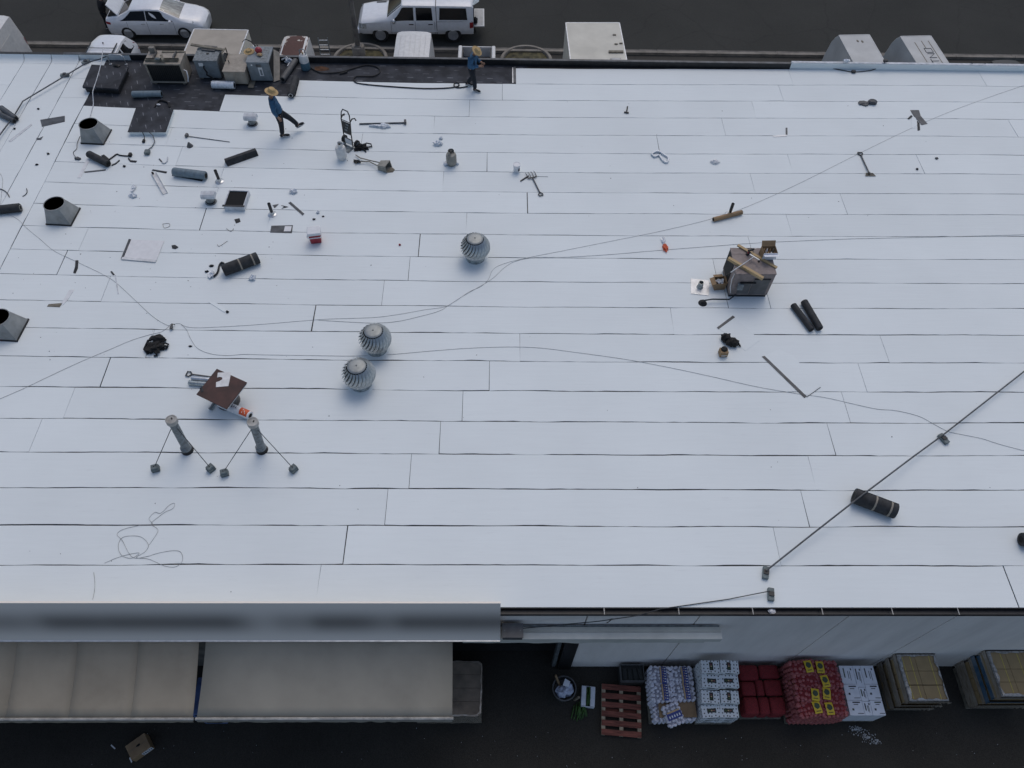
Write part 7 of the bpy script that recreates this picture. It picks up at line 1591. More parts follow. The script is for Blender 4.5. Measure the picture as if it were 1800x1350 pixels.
b = MB(); b.box((1.3, -lf.st[4][2] * 0.995 - 0.01, 1.3), (1.2, 0.012, 1.5)); o = b.build('sliding_door', 'van_white', t, bevel=0.01)
t, lf, w2 = van('white_suv', 'white car with black roof rails parked behind the far left corner', (170, 60), (213, 60), 0, 1.72, 4.5, 'car_white', suv=True, cat='car')
t, lf, w2 = van('rusty_van', 'white van whose roof paint has peeled to brown rust', (499, 63), (541, 65), 0, 2.12, 5.0, 'van_white', 'rust_roof')
t, lf, w2 = van('ribbed_van', 'white van with a ribbed roof parked beside the lamp pole', (698, 56), (757, 56), 0, 2.05, 5.0, 'van_white', None, 6)
# ladder at the back of the rusty van
p = at(568, 84, GZ + 1.2); t = thing('ladder', 'metal ladder standing upright beside the rusty van', 'ladder', (p.x, p.y, GZ), rad(2))
for s in (-1, 1):
    b = MB(); b.tube([(s * 0.24, 0.0, 0.0), (s * 0.22, 0.35, 1.5)], 0.025, 6); b.build('rail', 'grey_steel', t)
for k in range(7):
    q = 0.08 + 0.14 * k; b = MB(); b.tube([(-0.24, 0.35 * q, 1.5 * q), (0.24, 0.35 * q, 1.5 * q)], 0.02, 6); b.build('rung', 'aluminium', t)
# box trucks
def box_truck(name, label, tl, tr, h, length, matk, side='box_grey', nose=False, far=False):
    z = GZ + h; A, B_ = at(*tl, z), at(*tr, z); w_ = (B_ - A).length; yf = (A.y + B_.y) / 2
    t = thing(name, label, 'truck', ((A.x + B_.x) / 2, yf, GZ), math.atan2(B_.y - A.y, B_.x - A.x))     # local y runs away from the street
    z0 = 0.95
    if nose:   # rounded end towards the street
        prof = [(-length, z0), (0.55, z0), (0.62, z0 + 0.25), (0.56, z0 + 0.8), (0.40, h - 0.55), (0.22, h - 0.22), (0.0, h), (-length, h)]
    else: prof = [(-length, z0), (0, z0), (0, h), (-length, h)]
    b = MB(); n = len(prof); vs = [(-w_ / 2, y, zz) for y, zz in prof] + [(w_ / 2, y, zz) for y, zz in prof]
    b.add(vs, [(k, n + k, n + (k + 1) % n, (k + 1) % n) for k in range(n)] + [tuple(range(n)), tuple(range(2 * n - 1, n - 1, -1))]); bx_ = b.build('cargo_box', side, t, bevel=0.03)
    b = MB(); b.box((0, -length / 2 - 0.01, h + 0.008), (w_ - 0.05, length - 0.06, 0.012)); rf = b.build('roof_skin', matk, t)
    for s in (-1, 1):
        b = MB(); b.box((s * (w_ / 2 - 0.012), -length / 2, h + 0.006), (0.05, length - 0.02, 0.03)); b.build('roof_rail', 'bright_metal' if not nose else matk, t, bevel=0.006)
    b = MB(); b.box((0, -0.02, h + 0.006), (w_ - 0.08, 0.05, 0.03)); b.build('roof_rail', 'bright_metal' if not nose else matk, t)
    b = MB(); b.box((0, -length / 2, 0.75), (0.9, length + 0.6, 0.3)); b.build('chassis', 'trim_black', t)
    yc = -length - 0.75
    F = (lambda y: -length - y) if far else (lambda y: y)
    b = MB(); cabw = min(w_, 2.0) / 2
    cab = [(yc - 0.9, 0.5), (yc + 0.7, 0.5), (yc + 0.7, 2.15), (yc - 0.1, 2.15), (yc - 0.5, 1.45), (yc - 1.0, 1.25)]; m = len(cab); vs = [(-cabw, F(y), zz) for y, zz in cab] + [(cabw, F(y), zz) for y, zz in cab]
    b.add(vs, [(k, m + k, m + (k + 1) % m, (k + 1) % m) for k in range(m)] + [tuple(range(m)), tuple(range(2 * m - 1, m - 1, -1))]); b.build('cab', 'van_white', t, bevel=0.06)
    b = MB(); b.slab([(-cabw * .85, F(yc - 0.49), 1.56), (-cabw * .85, F(yc - 0.19), 2.08), (cabw * .85, F(yc - 0.19), 2.08), (cabw * .85, F(yc - 0.49), 1.56)], 0.02); b.build('windscreen', 'car_glass', t)
    for s in (-1, 1):
        b = MB(); b.box((s * (cabw + 0.005), F(yc + 0.1), 1.7), (0.02, 0.8, 0.55)); b.build('side_window', 'car_glass', t)
        b = MB(); b.box((s * (cabw + 0.16), F(yc - 0.25), 1.75), (0.12, 0.05, 0.3)); b.build('mirror', 'trim_black', t)
    for y in (-0.9, -length - 1.0):
        for s in (-1, 1):
            M_ = Matrix.Translation((s * (w_ / 2 - 0.2), F(y), 0.42)) @ Matrix.Rotation(s * PI / 2, 4, 'Y')
            b = MB(); b.lathe([(0.25, -0.13), (0.38, -0.13), (0.42, -0.09), (0.42, 0.09), (0.38, 0.13), (0.25, 0.13), (0.2, 0.08), (0, 0.08)], 24, M=M_); ty = b.build('wheel', 'tyre', t, smooth=40)
            b = MB(); b.lathe([(0.24, 0.10), (0.1, 0.12), (0, 0.12)], 16, M=M_); b.build('rim', 'rim', ty)
    if not nose:
        b = MB(); b.box((0, 0.012, (z0 + h) / 2), (w_ * 0.86, 0.02, h - z0 - 0.2)); b.build('rear_door', side, t, bevel=0.005)
    return t, w_, h
t, w_, h = box_truck('box_truck', 'plain beige box truck behind the rooftop units', (341, 51), (437, 53), 3.3, 4.4, 'box_beige', 'box_cream', far=True)
t, w_, h = box_truck('box_truck', 'cream box truck with roof vents right of the blue worker', (994, 40), (1089, 40), 3.3, 5.2, 'box_cream', 'box_cream')
b = MB(); b.box((w_ * 0.30, -3.0, h + 0.03), (w_ * 0.20, 0.5, 0.04)); hv_ = b.build('roof_hatch', 'pipe_cap', t, bevel=0.02)
b = MB(); b.box((w_ * 0.30, -3.0, h + 0.06), (w_ * 0.14, 0.36, 0.03)); b.build('hatch_lid', 'box_grey', hv_, bevel=0.01)
b = MB(); b.box((w_ * 0.33, -2.3, h + 0.04), (w_ * 0.26, 0.14, 0.06)); b.build('roof_vent', 'wood_grey', t)
for (x, y) in ((0.36, -1.0), (0.36, -1.7), (0.45, -1.65)):
    b = MB(); b.blob((w_ * x, y, h + 0.03), (0.08, 0.05, 0.03), 2, 0.4); b.build('roof_fitting', 'wood_grey', t)
p = at(984, 88, GZ + 1.4); b = MB(); b.tube([(0, 0, 1.3), (0, 0, 1.45)], 0.10, 8); b.tube([(0.02, 0, 1.36), (0.25, 0.0, 1.36)], 0.02, 6)
b.build('wing_mirror', 'trim_black', t); t.children[-1].location = (-w_ / 2 - 0.18, -2.3, 0.2)
t, w_, h = box_truck('step_van', 'pale grey step van with a rounded end, left of the pair at right', (1474, 62), (1528, 61), 3.0, 4.4, 'box_grey', 'box_grey', nose=True)
for (x, y) in ((0.0, -0.5), (0.14, -0.55)):
    b = MB(); b.blob((w_ * x, y, h + 0.018), (0.05, 0.09, 0.01), 3, 0.3); b.build('roof_mark', 'wood_grey', t)
t, w_, h = box_truck('step_van', 'pale grey step van with scratched roof, right of the pair at right', (1582, 64), (1636, 63), 3.0, 4.4, 'box_grey', 'box_grey', nose=True)
for (x, y0, y1) in ((-0.16, -0.5, -2.0), (0.08, -0.4, -1.0), (0.30, -0.4, -4.0)):
    b = MB(); b.box((w_ * x, (y0 + y1) / 2, h + 0.0155), (0.035, abs(y1 - y0), 0.006)); b.build('roof_scratch', 'wood_grey', t)
# hand-scrawled marks on that roof
def scrawl(pts): 
    b = MB(); b.tube([(x, y, h + 0.018) for x, y in pts], 0.018, 4); b.build('roof_scrawl', 'conduit', t)
cx = w_ * 0.12
for k, g_ in enumerate((
    [(-.16, 0), (-.16, .3), (.16, .3), (.16, 0), (-.16, 0)], [(-.16, .3), (.16, .3), (-.16, 0), (.16, 0)], [(.16, .15), (-.16, .15), (-.16, .3), (-.16, 0)], [(-.14, .05), (-.14, .25), (.14, .25), (.14, .05), (-.14, .05)])):
    scrawl([(cx + x, -1.3 - 0.40 * k + y) for x, y in g_])
# white pickup seen at its open bed
z = GZ + 1.30; A, B_ = at(806, 79, z), at(871, 80, z); w_ = (B_.x - A.x)
t = thing('pickup_truck', 'white pickup with an empty black bed behind the blue worker', 'truck', ((A.x + B_.x) / 2, (A.y + B_.y) / 2, GZ), 0)
for s in (-1, 1):
    b = MB(); b.box((s * (w_ / 2 - 0.09), -1.0, 0.88), (0.18, 2.0, 0.84)); b.build('bed_side', 'van_white', t, bevel=0.05)
    b = MB(); b.box((s * (w_ / 2 - 0.21), -1.0, 0.98), (0.05, 1.8, 0.5)); b.build('bed_liner', 'trim_black', t)
    for y in (-0.95, -4.3):
        M_ = Matrix.Translation((s * (w_ / 2 - 0.12), y, 0.38)) @ Matrix.Rotation(s * PI / 2, 4, 'Y')
        b = MB(); b.lathe([(0.22, -0.13), (0.35, -0.12), (0.38, -0.08), (0.38, 0.08), (0.35, 0.125), (0.22, 0.13), (0, 0.10)], 24, M=M_); b.build('wheel', 'tyre', t, smooth=40)
b = MB(); b.box((0, -1.0, 0.72), (w_ - 0.38, 1.96, 0.05)); b.build('bed_floor', 'trim_black', t)
b = MB(); b.box((0, -0.03, 0.96), (w_ - 0.36, 0.06, 0.58)); b.build('tailgate', 'van_white', t, bevel=0.015)
b = MB(); b.box((0, 0.06, 0.5), (w_ - 0.1, 0.14, 0.18)); b.build('bumper', 'grey_steel', t, bevel=0.03)
b = MB(); b.box((0, -2.02, 0.98), (w_ - 0.36, 0.05, 0.62)); b.build('bed_front', 'trim_black', t)
PK2 = Loft([(-2.0, .7, .82, .78, .9, .7, .98, 1.0), (-1.8, .85, .93, .9, 1.02, .8, 1.08, 1.12), (-0.85, .88, .95, .93, 1.08, .86, 1.14, 1.18), (-0.2, .88, .95, .94, 1.1, .72, 1.76, 1.82), (0.95, .88, .95, .94, 1.1, .74, 1.76, 1.82), (1.15, .88, .95, .94, 1.1, .78, 1.55, 1.6), (1.2, .86, .93, .92, 1.05, .8, 1.3, 1.3)], 0.36, 0.65)
o = PK2.mesh().build('cab', 'van_white', t, smooth=32); o.location = (0, -3.28, 0); o.rotation_euler = (0, 0, PI / 2); o.scale = (1, w_ / 1.9, 1)
for (x, y) in ((0.05, -0.8), (0.4, -1.3)):
    b = MB(); b.blob((x, y, 0.82), (0.22, 0.14, 0.10), 4, 0.7, flat=0.746); b.build('bed_sack', 'bag_pale', t)
# dark van roof just over the parapet at the right edge
t, lf, w2 = van('dark_suv', 'black car just showing over the parapet at the right', (1745, 104), (1800, 105), 0, 1.75, 4.4, 'trim_black', suv=True, cat='car')

# ---- lamp pole in its round planter, second planter
def planter(px, r, label):
    c = at(*px, GZ); t = thing('planter_ring', label, 'planter', (c.x, c.y, GZ))
    b = MB(); b.lathe([(r, 0), (r, 0.15), (r - 0.04, 0.17), (r - 0.14, 0.17), (r - 0.17, 0.10), (r - 0.17, 0.0)], 40); b.build('kerb_ring', 'concrete', t, smooth=40)
    b = MB(); b.lathe([(r - 0.16, 0.0), (r - 0.2, 0.06), (0, 0.10)], 32); b.build('soil', 'planter_soil', t, smooth=60)
    return t
planter((634, 107), 1.35, 'round concrete planter ring at the foot of the lamp pole')
planter((925, 110), 1.30, 'round concrete planter ring left of the cream truck')
c = at(632, 98, GZ); t = thing('lamp_pole', 'tall steel lamp pole rising between the parked vans', 'lamp post', (c.x, c.y, GZ))
b = MB(); b.lathe([(0.32, 0), (0.32, 0.5), (0.28, 0.55), (0, 0.55)], 20); b.build('footing', 'concrete', t, smooth=40)
b = MB(); b.tube([(0, 0, 0.5), (0.01, 0, 4.0), (-0.02, 0, 9.0)], [0.13, 0.115, 0.085], 14); b.build('shaft', 'pole_steel', t, smooth=40)
b = MB(); b.box((0, 0, 0.57), (0.36, 0.36, 0.04)); b.build('base_plate', 'pole_steel', t)
b = MB(); b.tube([(0, 0, 8.9), (0, 0.6, 9.3), (0, 1.6, 9.4)], [0.06, 0.05, 0.04], 8); b.build('arm', 'pole_steel', t, smooth=60)
b = MB(); b.box((0, 1.8, 9.36), (0.28, 0.6, 0.12)); b.build('lamp_head', 'pipe_grey', t, bevel=0.03)
# ================================================================== YARD IN FRONT OF THE WALL
def pile(px_left, px_right, y_top, y_bot, h):
    """footprint of a stack whose top face spans these pixels at height h over the yard"""
    z = GZ + h; ym = (y_top + y_bot) / 2
    x0, x1 = at(px_left, ym, z).x, at(px_right, ym, z).x
    yb, yt = at((px_left + px_right) / 2, y_bot, z).y, at((px_left + px_right) / 2, y_top, z).y
    return x0, x1, yb, min(yt, YS - 0.06)
def pallet(label, x0, x1, y0, y1, matk='wood_grey', group='pallets under the goods', blockk='wood_grey', n=6, along='x'):
    cx, cy = (x0 + x1) / 2, (y0 + y1) / 2; w_, d_ = x1 - x0, y1 - y0
    t = thing('wooden_pallet', label, 'pallet', (cx, cy, GZ), 0, group)
    bw = 0.11
    for k in range(n):
        y = -d_ / 2 + bw / 2 + (d_ - bw) * k / (n - 1)
        b = MB(); b.box((0, y, 0.131), (w_, bw, 0.018)); b.build('deck_board', matk, t)
    for x in (-w_ / 2 + 0.05, 0, w_ / 2 - 0.05):
        b = MB(); b.box((x, 0, 0.066), (0.09, d_ - 0.01, 0.11)); b.build('stringer', blockk, t)
    for k in range(3):
        b = MB(); b.box((0, -d_ / 2 + 0.06 + (d_ - 0.12) * k / 2, 0.005), (w_ - 0.01, 0.1, 0.010)); b.build('bottom_board', matk, t)
    return t
# empty red pallet
q = [at(1060, 1202, GZ + 0.14), at(1127, 1207, GZ + 0.14), at(1126, 1298, GZ + 0.14), at(1056, 1290, GZ + 0.14)]
cx, cy = sum(p.x for p in q) / 4, sum(p.y for p in q) / 4
t = thing('wooden_pallet', 'empty red-brown wooden pallet lying on the asphalt', 'pallet', (cx, cy, GZ), rad(-4.5)); w_, d_ = 1.07, 1.30
for k in range(6):
    y = -d_ / 2 + 0.075 + (d_ - 0.15) * k / 5; b = MB(); b.box((rng.uniform(-.006, .006), y, 0.133), (w_, 0.145, 0.018), rz=rng.uniform(-.006, .006)); b.build('deck_board', 'pallet_red', t, bevel=0.002)
for x in (-w_ / 2 + 0.05, 0.0, w_ / 2 - 0.05):
    b = MB(); b.box((x, 0, 0.067), (0.10, d_ - 0.02, 0.112)); b.build('stringer', 'pallet_block', t)
for k in range(3):
    b = MB(); b.box((0, -d_ / 2 + 0.07 + (d_ - 0.14) * k / 2, 0.005), (w_ - 0.01, 0.1, 0.01)); b.build('bottom_board', 'pallet_red', t)

# ---- sacks: rounded cushions with bulbs pressing through the net
def sack(name, label, c, dims, rz, bulb, bulb_r, matk, skin_k, seed, group, band=None, cat='sack', tilt=0.0):
    t = thing(name, label, cat, c, rz, group); t.rotation_euler = (tilt, 0, rz); r3 = random.Random(seed); w_, d_, h_ = dims
    b = MB(); nu, nv = 18, 10; vs = []; fs = []
    for j in range(nv + 1):
        th = PI * j / nv
        for i in range(nu):
            a = 2 * PI * i / nu; ex = 0.32
            cs, sn = math.cos(a), math.sin(a); st_ = math.sin(th) ** 0.5
            vs.append((w_ / 2 * 0.95 * math.copysign(abs(cs) ** ex, cs) * st_, d_ / 2 * 0.95 * math.copysign(abs(sn) ** ex, sn) * st_, h_ * 0.46 * (1 + math.cos(th) * 0.92) + 0.01))
    for j in range(nv):
        for i in range(nu): fs.append((j * nu + i, (j + 1) * nu + i, (j + 1) * nu + (i + 1) % nu, j * nu + (i + 1) % nu))
    b.add(vs, fs); b.build('net', skin_k, t, smooth=60)
    if bulb:
        b = MB(); nx, ny = max(2, int(w_ / (bulb_r * 1.7))), max(2, int(d_ / (bulb_r * 1.7)))
        for i in range(nx):
            for j in range(ny):
                x = -w_ / 2 + w_ * (i + 0.5 + 0.28 * r3.uniform(-1, 1)) / nx; y = -d_ / 2 + d_ * (j + 0.5 + 0.28 * r3.uniform(-1, 1)) / ny
                e = max(abs(x) / (w_ / 2), abs(y) / (d_ / 2)); z = h_ * (0.90 - 0.30 * max(0, e - 0.55) ** 1.2 * 2.0); r_ = bulb_r * r3.uniform(0.8, 1.1)
                b.blob((x, y, z - r_ * 0.45), (r_, r_, r_ * 0.95), r3.randint(0, 50), 0.12, 8, 5)
        for sgn in (-1, 1):
            for k in range(max(2, int(w_ / (bulb_r * 2)))):
                for zz in (0.3, 0.62): b.blob((-w_ / 2 + w_ * (k + .5) / max(2, int(w_ / (bulb_r * 2))), sgn * d_ * 0.46, h_ * zz), (bulb_r,) * 3, k, 0.1, 8, 5)
            for k in range(max(2, int(d_ / (bulb_r * 2)))):
                for zz in (0.3, 0.62): b.blob((sgn * w_ * 0.46, -d_ / 2 + d_ * (k + .5) / max(2, int(d_ / (bulb_r * 2))), h_ * zz), (bulb_r,) * 3, k + 9, 0.1, 8, 5)
        b.build('bulbs', matk, t, smooth=60, kind='stuff')
    if band: band(t, w_, d_, h_)
    return t
def curved_label(t, w_, d_, h_, x0, x1, y0, y1, matk, off=0.02, name='label', n=8):
    b = MB(); vs = []
    for i in range(n + 1):
        y = y0 + (y1 - y0) * i / n; e = abs(y) / (d_ / 2); z = h_ * (0.96 - 0.22 * max(0, e - 0.5)) + off
        vs += [(x0, y, z), (x1, y, z)]
    b.add(vs, [(2 * i, 2 * i + 1, 2 * i + 3, 2 * i + 2) for i in range(n)]); o = b.build(name, matk, t, smooth=60); return o
def garlic_band(t, w_, d_, h_):
    o = curved_label(t, w_, d_, h_, 0.02, 0.15, -d_ * 0.47, d_ * 0.47, 'label_blue')
    curved_label(o, w_, d_, h_, -0.02, 0.018, -d_ * 0.45, d_ * 0.45, 'label_tan', 0.021, 'label_stripe')
    for k in range(6):
        y = -d_ * 0.36 + d_ * 0.72 * k / 5; e = abs(y) / (d_ / 2); z = h_ * (0.96 - 0.22 * max(0, e - 0.5)) + 0.024
        b = MB(); b.box((0.11, y, z), (0.04, 0.022, 0.004)); b.build('print_mark', 'label_white', o)
        b = MB(); b.box((0.06, y + 0.01, z), (0.018, 0.03, 0.004)); b.build('print_mark', 'label_tan', o)
G = 'white garlic sacks on the pallet'
x0, x1, y0, y1 = pile(1146, 1222, 1168, 1262, 0.95)
pallet('wooden pallet under the white garlic sacks', x0, x1, y0, y1)
for L_ in range(3):
    z = GZ + 0.145 + L_ * 0.26
    spots = [(0.25, 0.80, 0), (0.75, 0.80, 1), (0.25, 0.48, 0), (0.75, 0.50, 1), (0.3, 0.17, 1), (0.75, 0.17, 0)]
    for k, (u, v, o_) in enumerate(spots):
        if L_ == 2 and k in (4, 5): continue
        if L_ < 2 and k in (0, 1, 2, 3) and False: continue
        nm = ['far left', 'far right', 'middle left', 'middle right', 'near left', 'near right'][k]; lv = ['bottom', 'middle', 'top'][L_]
        cx, cy = x0 + (x1 - x0) * u, y0 + (y1 - y0) * v
        show = L_ == 2 or k in (4, 5) or u < 0.5
        if L_ < 2 and not (k in (4, 5) or u < 0.5): continue
        sack('garlic_sack', '%s garlic sack of the %s layer, white net with blue band' % (nm, lv), (cx, cy, z), ((x1 - x0) * 0.5, (y1 - y0) * 0.34, 0.28), 0.02 * (k - 2) + (0 if o_ == 0 else 0.03), show, 0.050, 'garlic', 'garlic_net', 100 + L_ * 10 + k, G, garlic_band if L_ == 2 else None)
# flattened brown carton and the sack fallen over the near edge
cz = GZ + 0.145 + 0.52
b = MB(); b.box((0, 0, 0.03), ((x1 - x0) * 0.86, (y1 - y0) * 0.30, 0.05)); b.build('flat_carton', 'cardboard', loc=((x0 + x1) / 2 + 0.10, y0 + (y1 - y0) * 0.19, cz), bevel=0.008, label='flattened brown carton on the near garlic sacks', cat='carton')
def cello_band(t, w_, d_, h_):
    o = curved_label(t, w_, d_, h_, -w_ * 0.46, w_ * 0.46, -0.10, 0.06, 'label_blue')
    curved_label(o, w_, d_, h_, -w_ * 0.40, w_ * 0.40, 0.062, 0.10, 'label_tan', 0.021, 'label_stripe')
    for k in range(5):
        b = MB(); b.box((-0.14 + 0.07 * k, -0.03, h_ * 0.96 + 0.024), (0.03, 0.06, 0.004)); b.build('print_mark', 'label_white', o)
sack('garlic_sack', 'opened garlic sack slumped over the near edge of the pallet', ((x0 + x1) / 2 - 0.06, y0 + 0.12, cz + 0.03), (0.44, 0.52, 0.22), rad(20), True, 0.046, 'garlic', 'garlic_net', 140, G, cello_band, tilt=0.16)

# ---- dotted white cartons, stepped stack
x0, x1, y0, y1 = pile(1238, 1300, 1164, 1258, 1.35)
x0 -= 0.06
pallet('wooden pallet under the dotted white cartons', x0, x1, y0, y1)
cw, cdp, chh = (x1 - x0) / 2, (y1 - y0) / 4, 0.205
names_c = ['left', 'right']; rows_c = ['front', 'second', 'third', 'back']; ORD = ['lowest', 'second', 'third', 'fourth', 'fifth', 'sixth', 'seventh']
for r_ in range(4):
    levels = [4, 5, 6, 7][r_]
    for L_ in range(levels):
        for k in range(2):
            if L_ < levels - 1 and k == 1 and r_ > 0: continue
            lv = ORD[L_]
            cx, cy = x0 + cw * (k + 0.5) + 0.012 * math.sin(L_ * 3 + k), y0 + cdp * (r_ + 0.5) + 0.014 * math.cos(L_ * 2.3 + r_)
            t = thing('dotted_carton', 'dotted white carton, %s row, %s side, %s from the ground' % (rows_c[r_], names_c[k], lv), 'carton', (cx, cy, GZ + 0.145 + L_ * (chh + 0.004)), rng.uniform(-0.05, 0.05) * (1.6 if L_ == levels - 1 else 1), 'dotted white cartons')
            b = MB(); b.box((0, 0, chh / 2 + 0.001), (cw - 0.012, cdp - 0.012, chh)); b.build('carton_body', 'carton_dotted', t, bevel=0.008)
            if L_ == levels - 1:
                b = MB(); b.box((0.02 - 0.04 * k, 0.01, chh + 0.004), (0.10 if r_ % 2 else 0.24, 0.20 if r_ % 2 else 0.10, 0.003)); lb = b.build('label', 'label_dark', t)
                for s_ in range(3):
                    b = MB(); b.blob((0.02 - 0.04 * k + (0 if r_ % 2 else 0.06 * (s_ - 1)), 0.01 + (0.05 * (s_ - 1) if r_ % 2 else 0), chh + 0.006), (0.02, 0.016, 0.004), s_, .3, 8, 4); b.build('label_print', ('green_leaf', 'label_tan', 'onion_red')[s_], lb)
            b = MB(); b.box((0, -cdp / 2 + 0.004, chh * 0.55), (0.20, 0.006, 0.06)); b.build('hand_hole', 'label_dark', t)
# ---- red net sacks, flat rectangular
x0, x1, y0, y1 = pile(1304, 1377, 1167, 1256, 0.75)
pallet('wooden pallet under the plain red net sacks', x0, x1, y0, y1)
for L_ in range(3):
    lay = [(0.0, 0.5, 0.66, 1.0), (0.5, 1.0, 0.70, 1.0), (0.0, 0.36, 0.36, 0.66), (0.36, 0.56, 0.36, 0.70), (0.56, 1.0, 0.36, 0.70), (0.0, 0.36, 0.0, 0.36), (0.36, 0.62, 0.0, 0.36), (0.62, 1.0, 0.0, 0.36)]
    for k, (a, b_, c_, d_) in enumerate(lay):
        if L_ % 2: a, b_ = 1 - b_, 1 - a
        if L_ < 2 and a > 0.05 and c_ > 0.05: continue
        pos = ['far left', 'far right', 'middle left', 'narrow centre', 'middle right', 'near left', 'near centre', 'near right'][k]
        sack('red_sack', 'plain red net sack, %s one of the %s layer' % (pos, ['bottom', 'middle', 'top'][L_]), (x0 + (x1 - x0) * (a + b_) / 2, y0 + (y1 - y0) * (c_ + d_) / 2, GZ + 0.145 + L_ * 0.195), ((x1 - x0) * (b_ - a) * 1.02, (y1 - y0) * (d_ - c_) * 1.02, 0.22), 0.0, False, 0.03, 'net_red', 'net_red', k, 'plain red net sacks')
# ---- onion sacks with yellow labels
x0, x1, y0, y1 = pile(1398, 1480, 1162, 1258, 1.25)
x0 -= 0.02
pallet('wooden pallet under the onion sacks with yellow labels', x0, x1, y0, y1)
def yellow(o_x, o_y, lx_, ly_):
    def f(t, w_, d_, h_):
        o = curved_label(t, w_, d_, h_, o_x - lx_ / 2, o_x + lx_ / 2, o_y - ly_ / 2, o_y + ly_ / 2, 'label_yellow', 0.022)
        b = MB(); b.blob((o_x, o_y + ly_ * 0.12, h_ * 0.97 + 0.024), (lx_ * 0.34, ly_ * 0.24, 0.004), 3, 0.3, 14, 4); b.build('printed_emblem', 'ink_green', o)
        b = MB(); b.box((o_x, o_y - ly_ * 0.32, h_ * 0.97 + 0.024), (lx_ * 0.6, ly_ * 0.05, 0.003)); b.build('printed_line', 'ink', o)
    return f
for L_ in range(5):
    z = GZ + 0.145 + L_ * 0.225
    n_ = 4
    for k in range(n_):
        for s_ in range(2):
            u = 0.27 if s_ == 0 else 0.75; v = (k + 0.5) / n_
            show = L_ == 4 or s_ == 0 or k == 0
            if not show: continue
            lab = 'red onion sack, %s column, %s row, %s layer' % (('west', 'east')[s_], rows_c[k], ['lowest', 'second', 'third', 'fourth', 'top'][L_])
            bandf = None
            if L_ == 4: bandf = yellow(0.14 if s_ == 0 else -0.14, 0.0, 0.20, 0.30) if (k, s_) != (2, 0) else None
            elif s_ == 0: bandf = yellow(-0.22, 0.0, 0.14, 0.22)
            sack('onion_sack', lab, (x0 + (x1 - x0) * u + 0.02 * math.sin(k * 2 + L_), y0 + (y1 - y0) * v, z + (0.05 * math.sin(PI * v) - 0.03 * s_ if L_ == 4 else 0)), ((x1 - x0) * 0.54, (y1 - y0) / n_ * 1.04, 0.255 + 0.02 * math.sin(k * 3 + s_)), (0.05 if L_ < 4 else 0.16) * math.sin(k * 2.3 + L_ * 2 + s_), show, 0.055, 'onion_red', 'net_red', 200 + L_ * 20 + k * 2 + s_, 'red onion sacks', bandf)
# ---- plain white cartons with printing
x0, x1, y0, y1 = pile(1484, 1546, 1170, 1258, 0.95)
pallet('wooden pallet under the white printed cartons', x0, x1, y0, y1)
lay = [(0.0, 0.40, 0.62, 1.0), (0.40, 0.62, 0.56, 1.0), (0.62, 1.0, 0.62, 1.0), (0.0, 0.42, 0.30, 0.62), (0.42, 0.62, 0.28, 0.56), (0.62, 1.0, 0.30, 0.62), (0.0, 0.42, 0.0, 0.30), (0.42, 0.64, 0.0, 0.28), (0.64, 1.0, 0.0, 0.30)]
for L_ in range(4):
    for k, (a, b_, c_, d_) in enumerate(lay):
        if L_ < 3 and a > 0.05 and c_ > 0.05: continue
        w_, d2 = (x1 - x0) * (b_ - a), (y1 - y0) * (d_ - c_); h_ = 0.20
        pos = ['far left', 'far centre', 'far right', 'middle left', 'centre', 'middle right', 'near left', 'near centre', 'near right'][k]
        t = thing('printed_carton', 'white printed carton, %s one of the %s layer' % (pos, ORD[L_] if L_ < 3 else 'top'), 'carton', (x0 + (x1 - x0) * (a + b_) / 2, y0 + (y1 - y0) * (c_ + d_) / 2, GZ + 0.145 + L_ * 0.204), rng.uniform(-0.012, 0.012), 'white printed cartons')
        b = MB(); b.box((0, 0, h_ / 2 + 0.001), (w_ - 0.008, d2 - 0.008, h_)); b.build('carton_body', 'carton_white', t, bevel=0.005)
        if L_ == 3:
            tall = d2 > w_ * 1.2
            for q, (mx, my, sx_, sy_) in enumerate((((0.1 * w_, 0.36 * d2, 0.5 * w_, 0.03), (0.05 * w_, 0.22 * d2, 0.30 * w_, 0.018), (-0.2 * w_, -0.1 * d2, 0.05, 0.05), (0.25 * w_, -0.36 * d2, 0.4 * w_, 0.016)) if not tall else ((-0.22 * w_, 0.1 * d2, 0.03, 0.5 * d2), (0.05 * w_, 0.0, 0.015, 0.42 * d2), (0.18 * w_, -0.05 * d2, 0.012, 0.5 * d2), (0.3 * w_, 0.3 * d2, 0.03, 0.05)))):
                b = MB(); b.box((mx, my, h_ + 0.0025), (sx_, sy_, 0.002)); b.build('print_mark', 'ink' if (q + k) % 4 else 'ink_green', t)
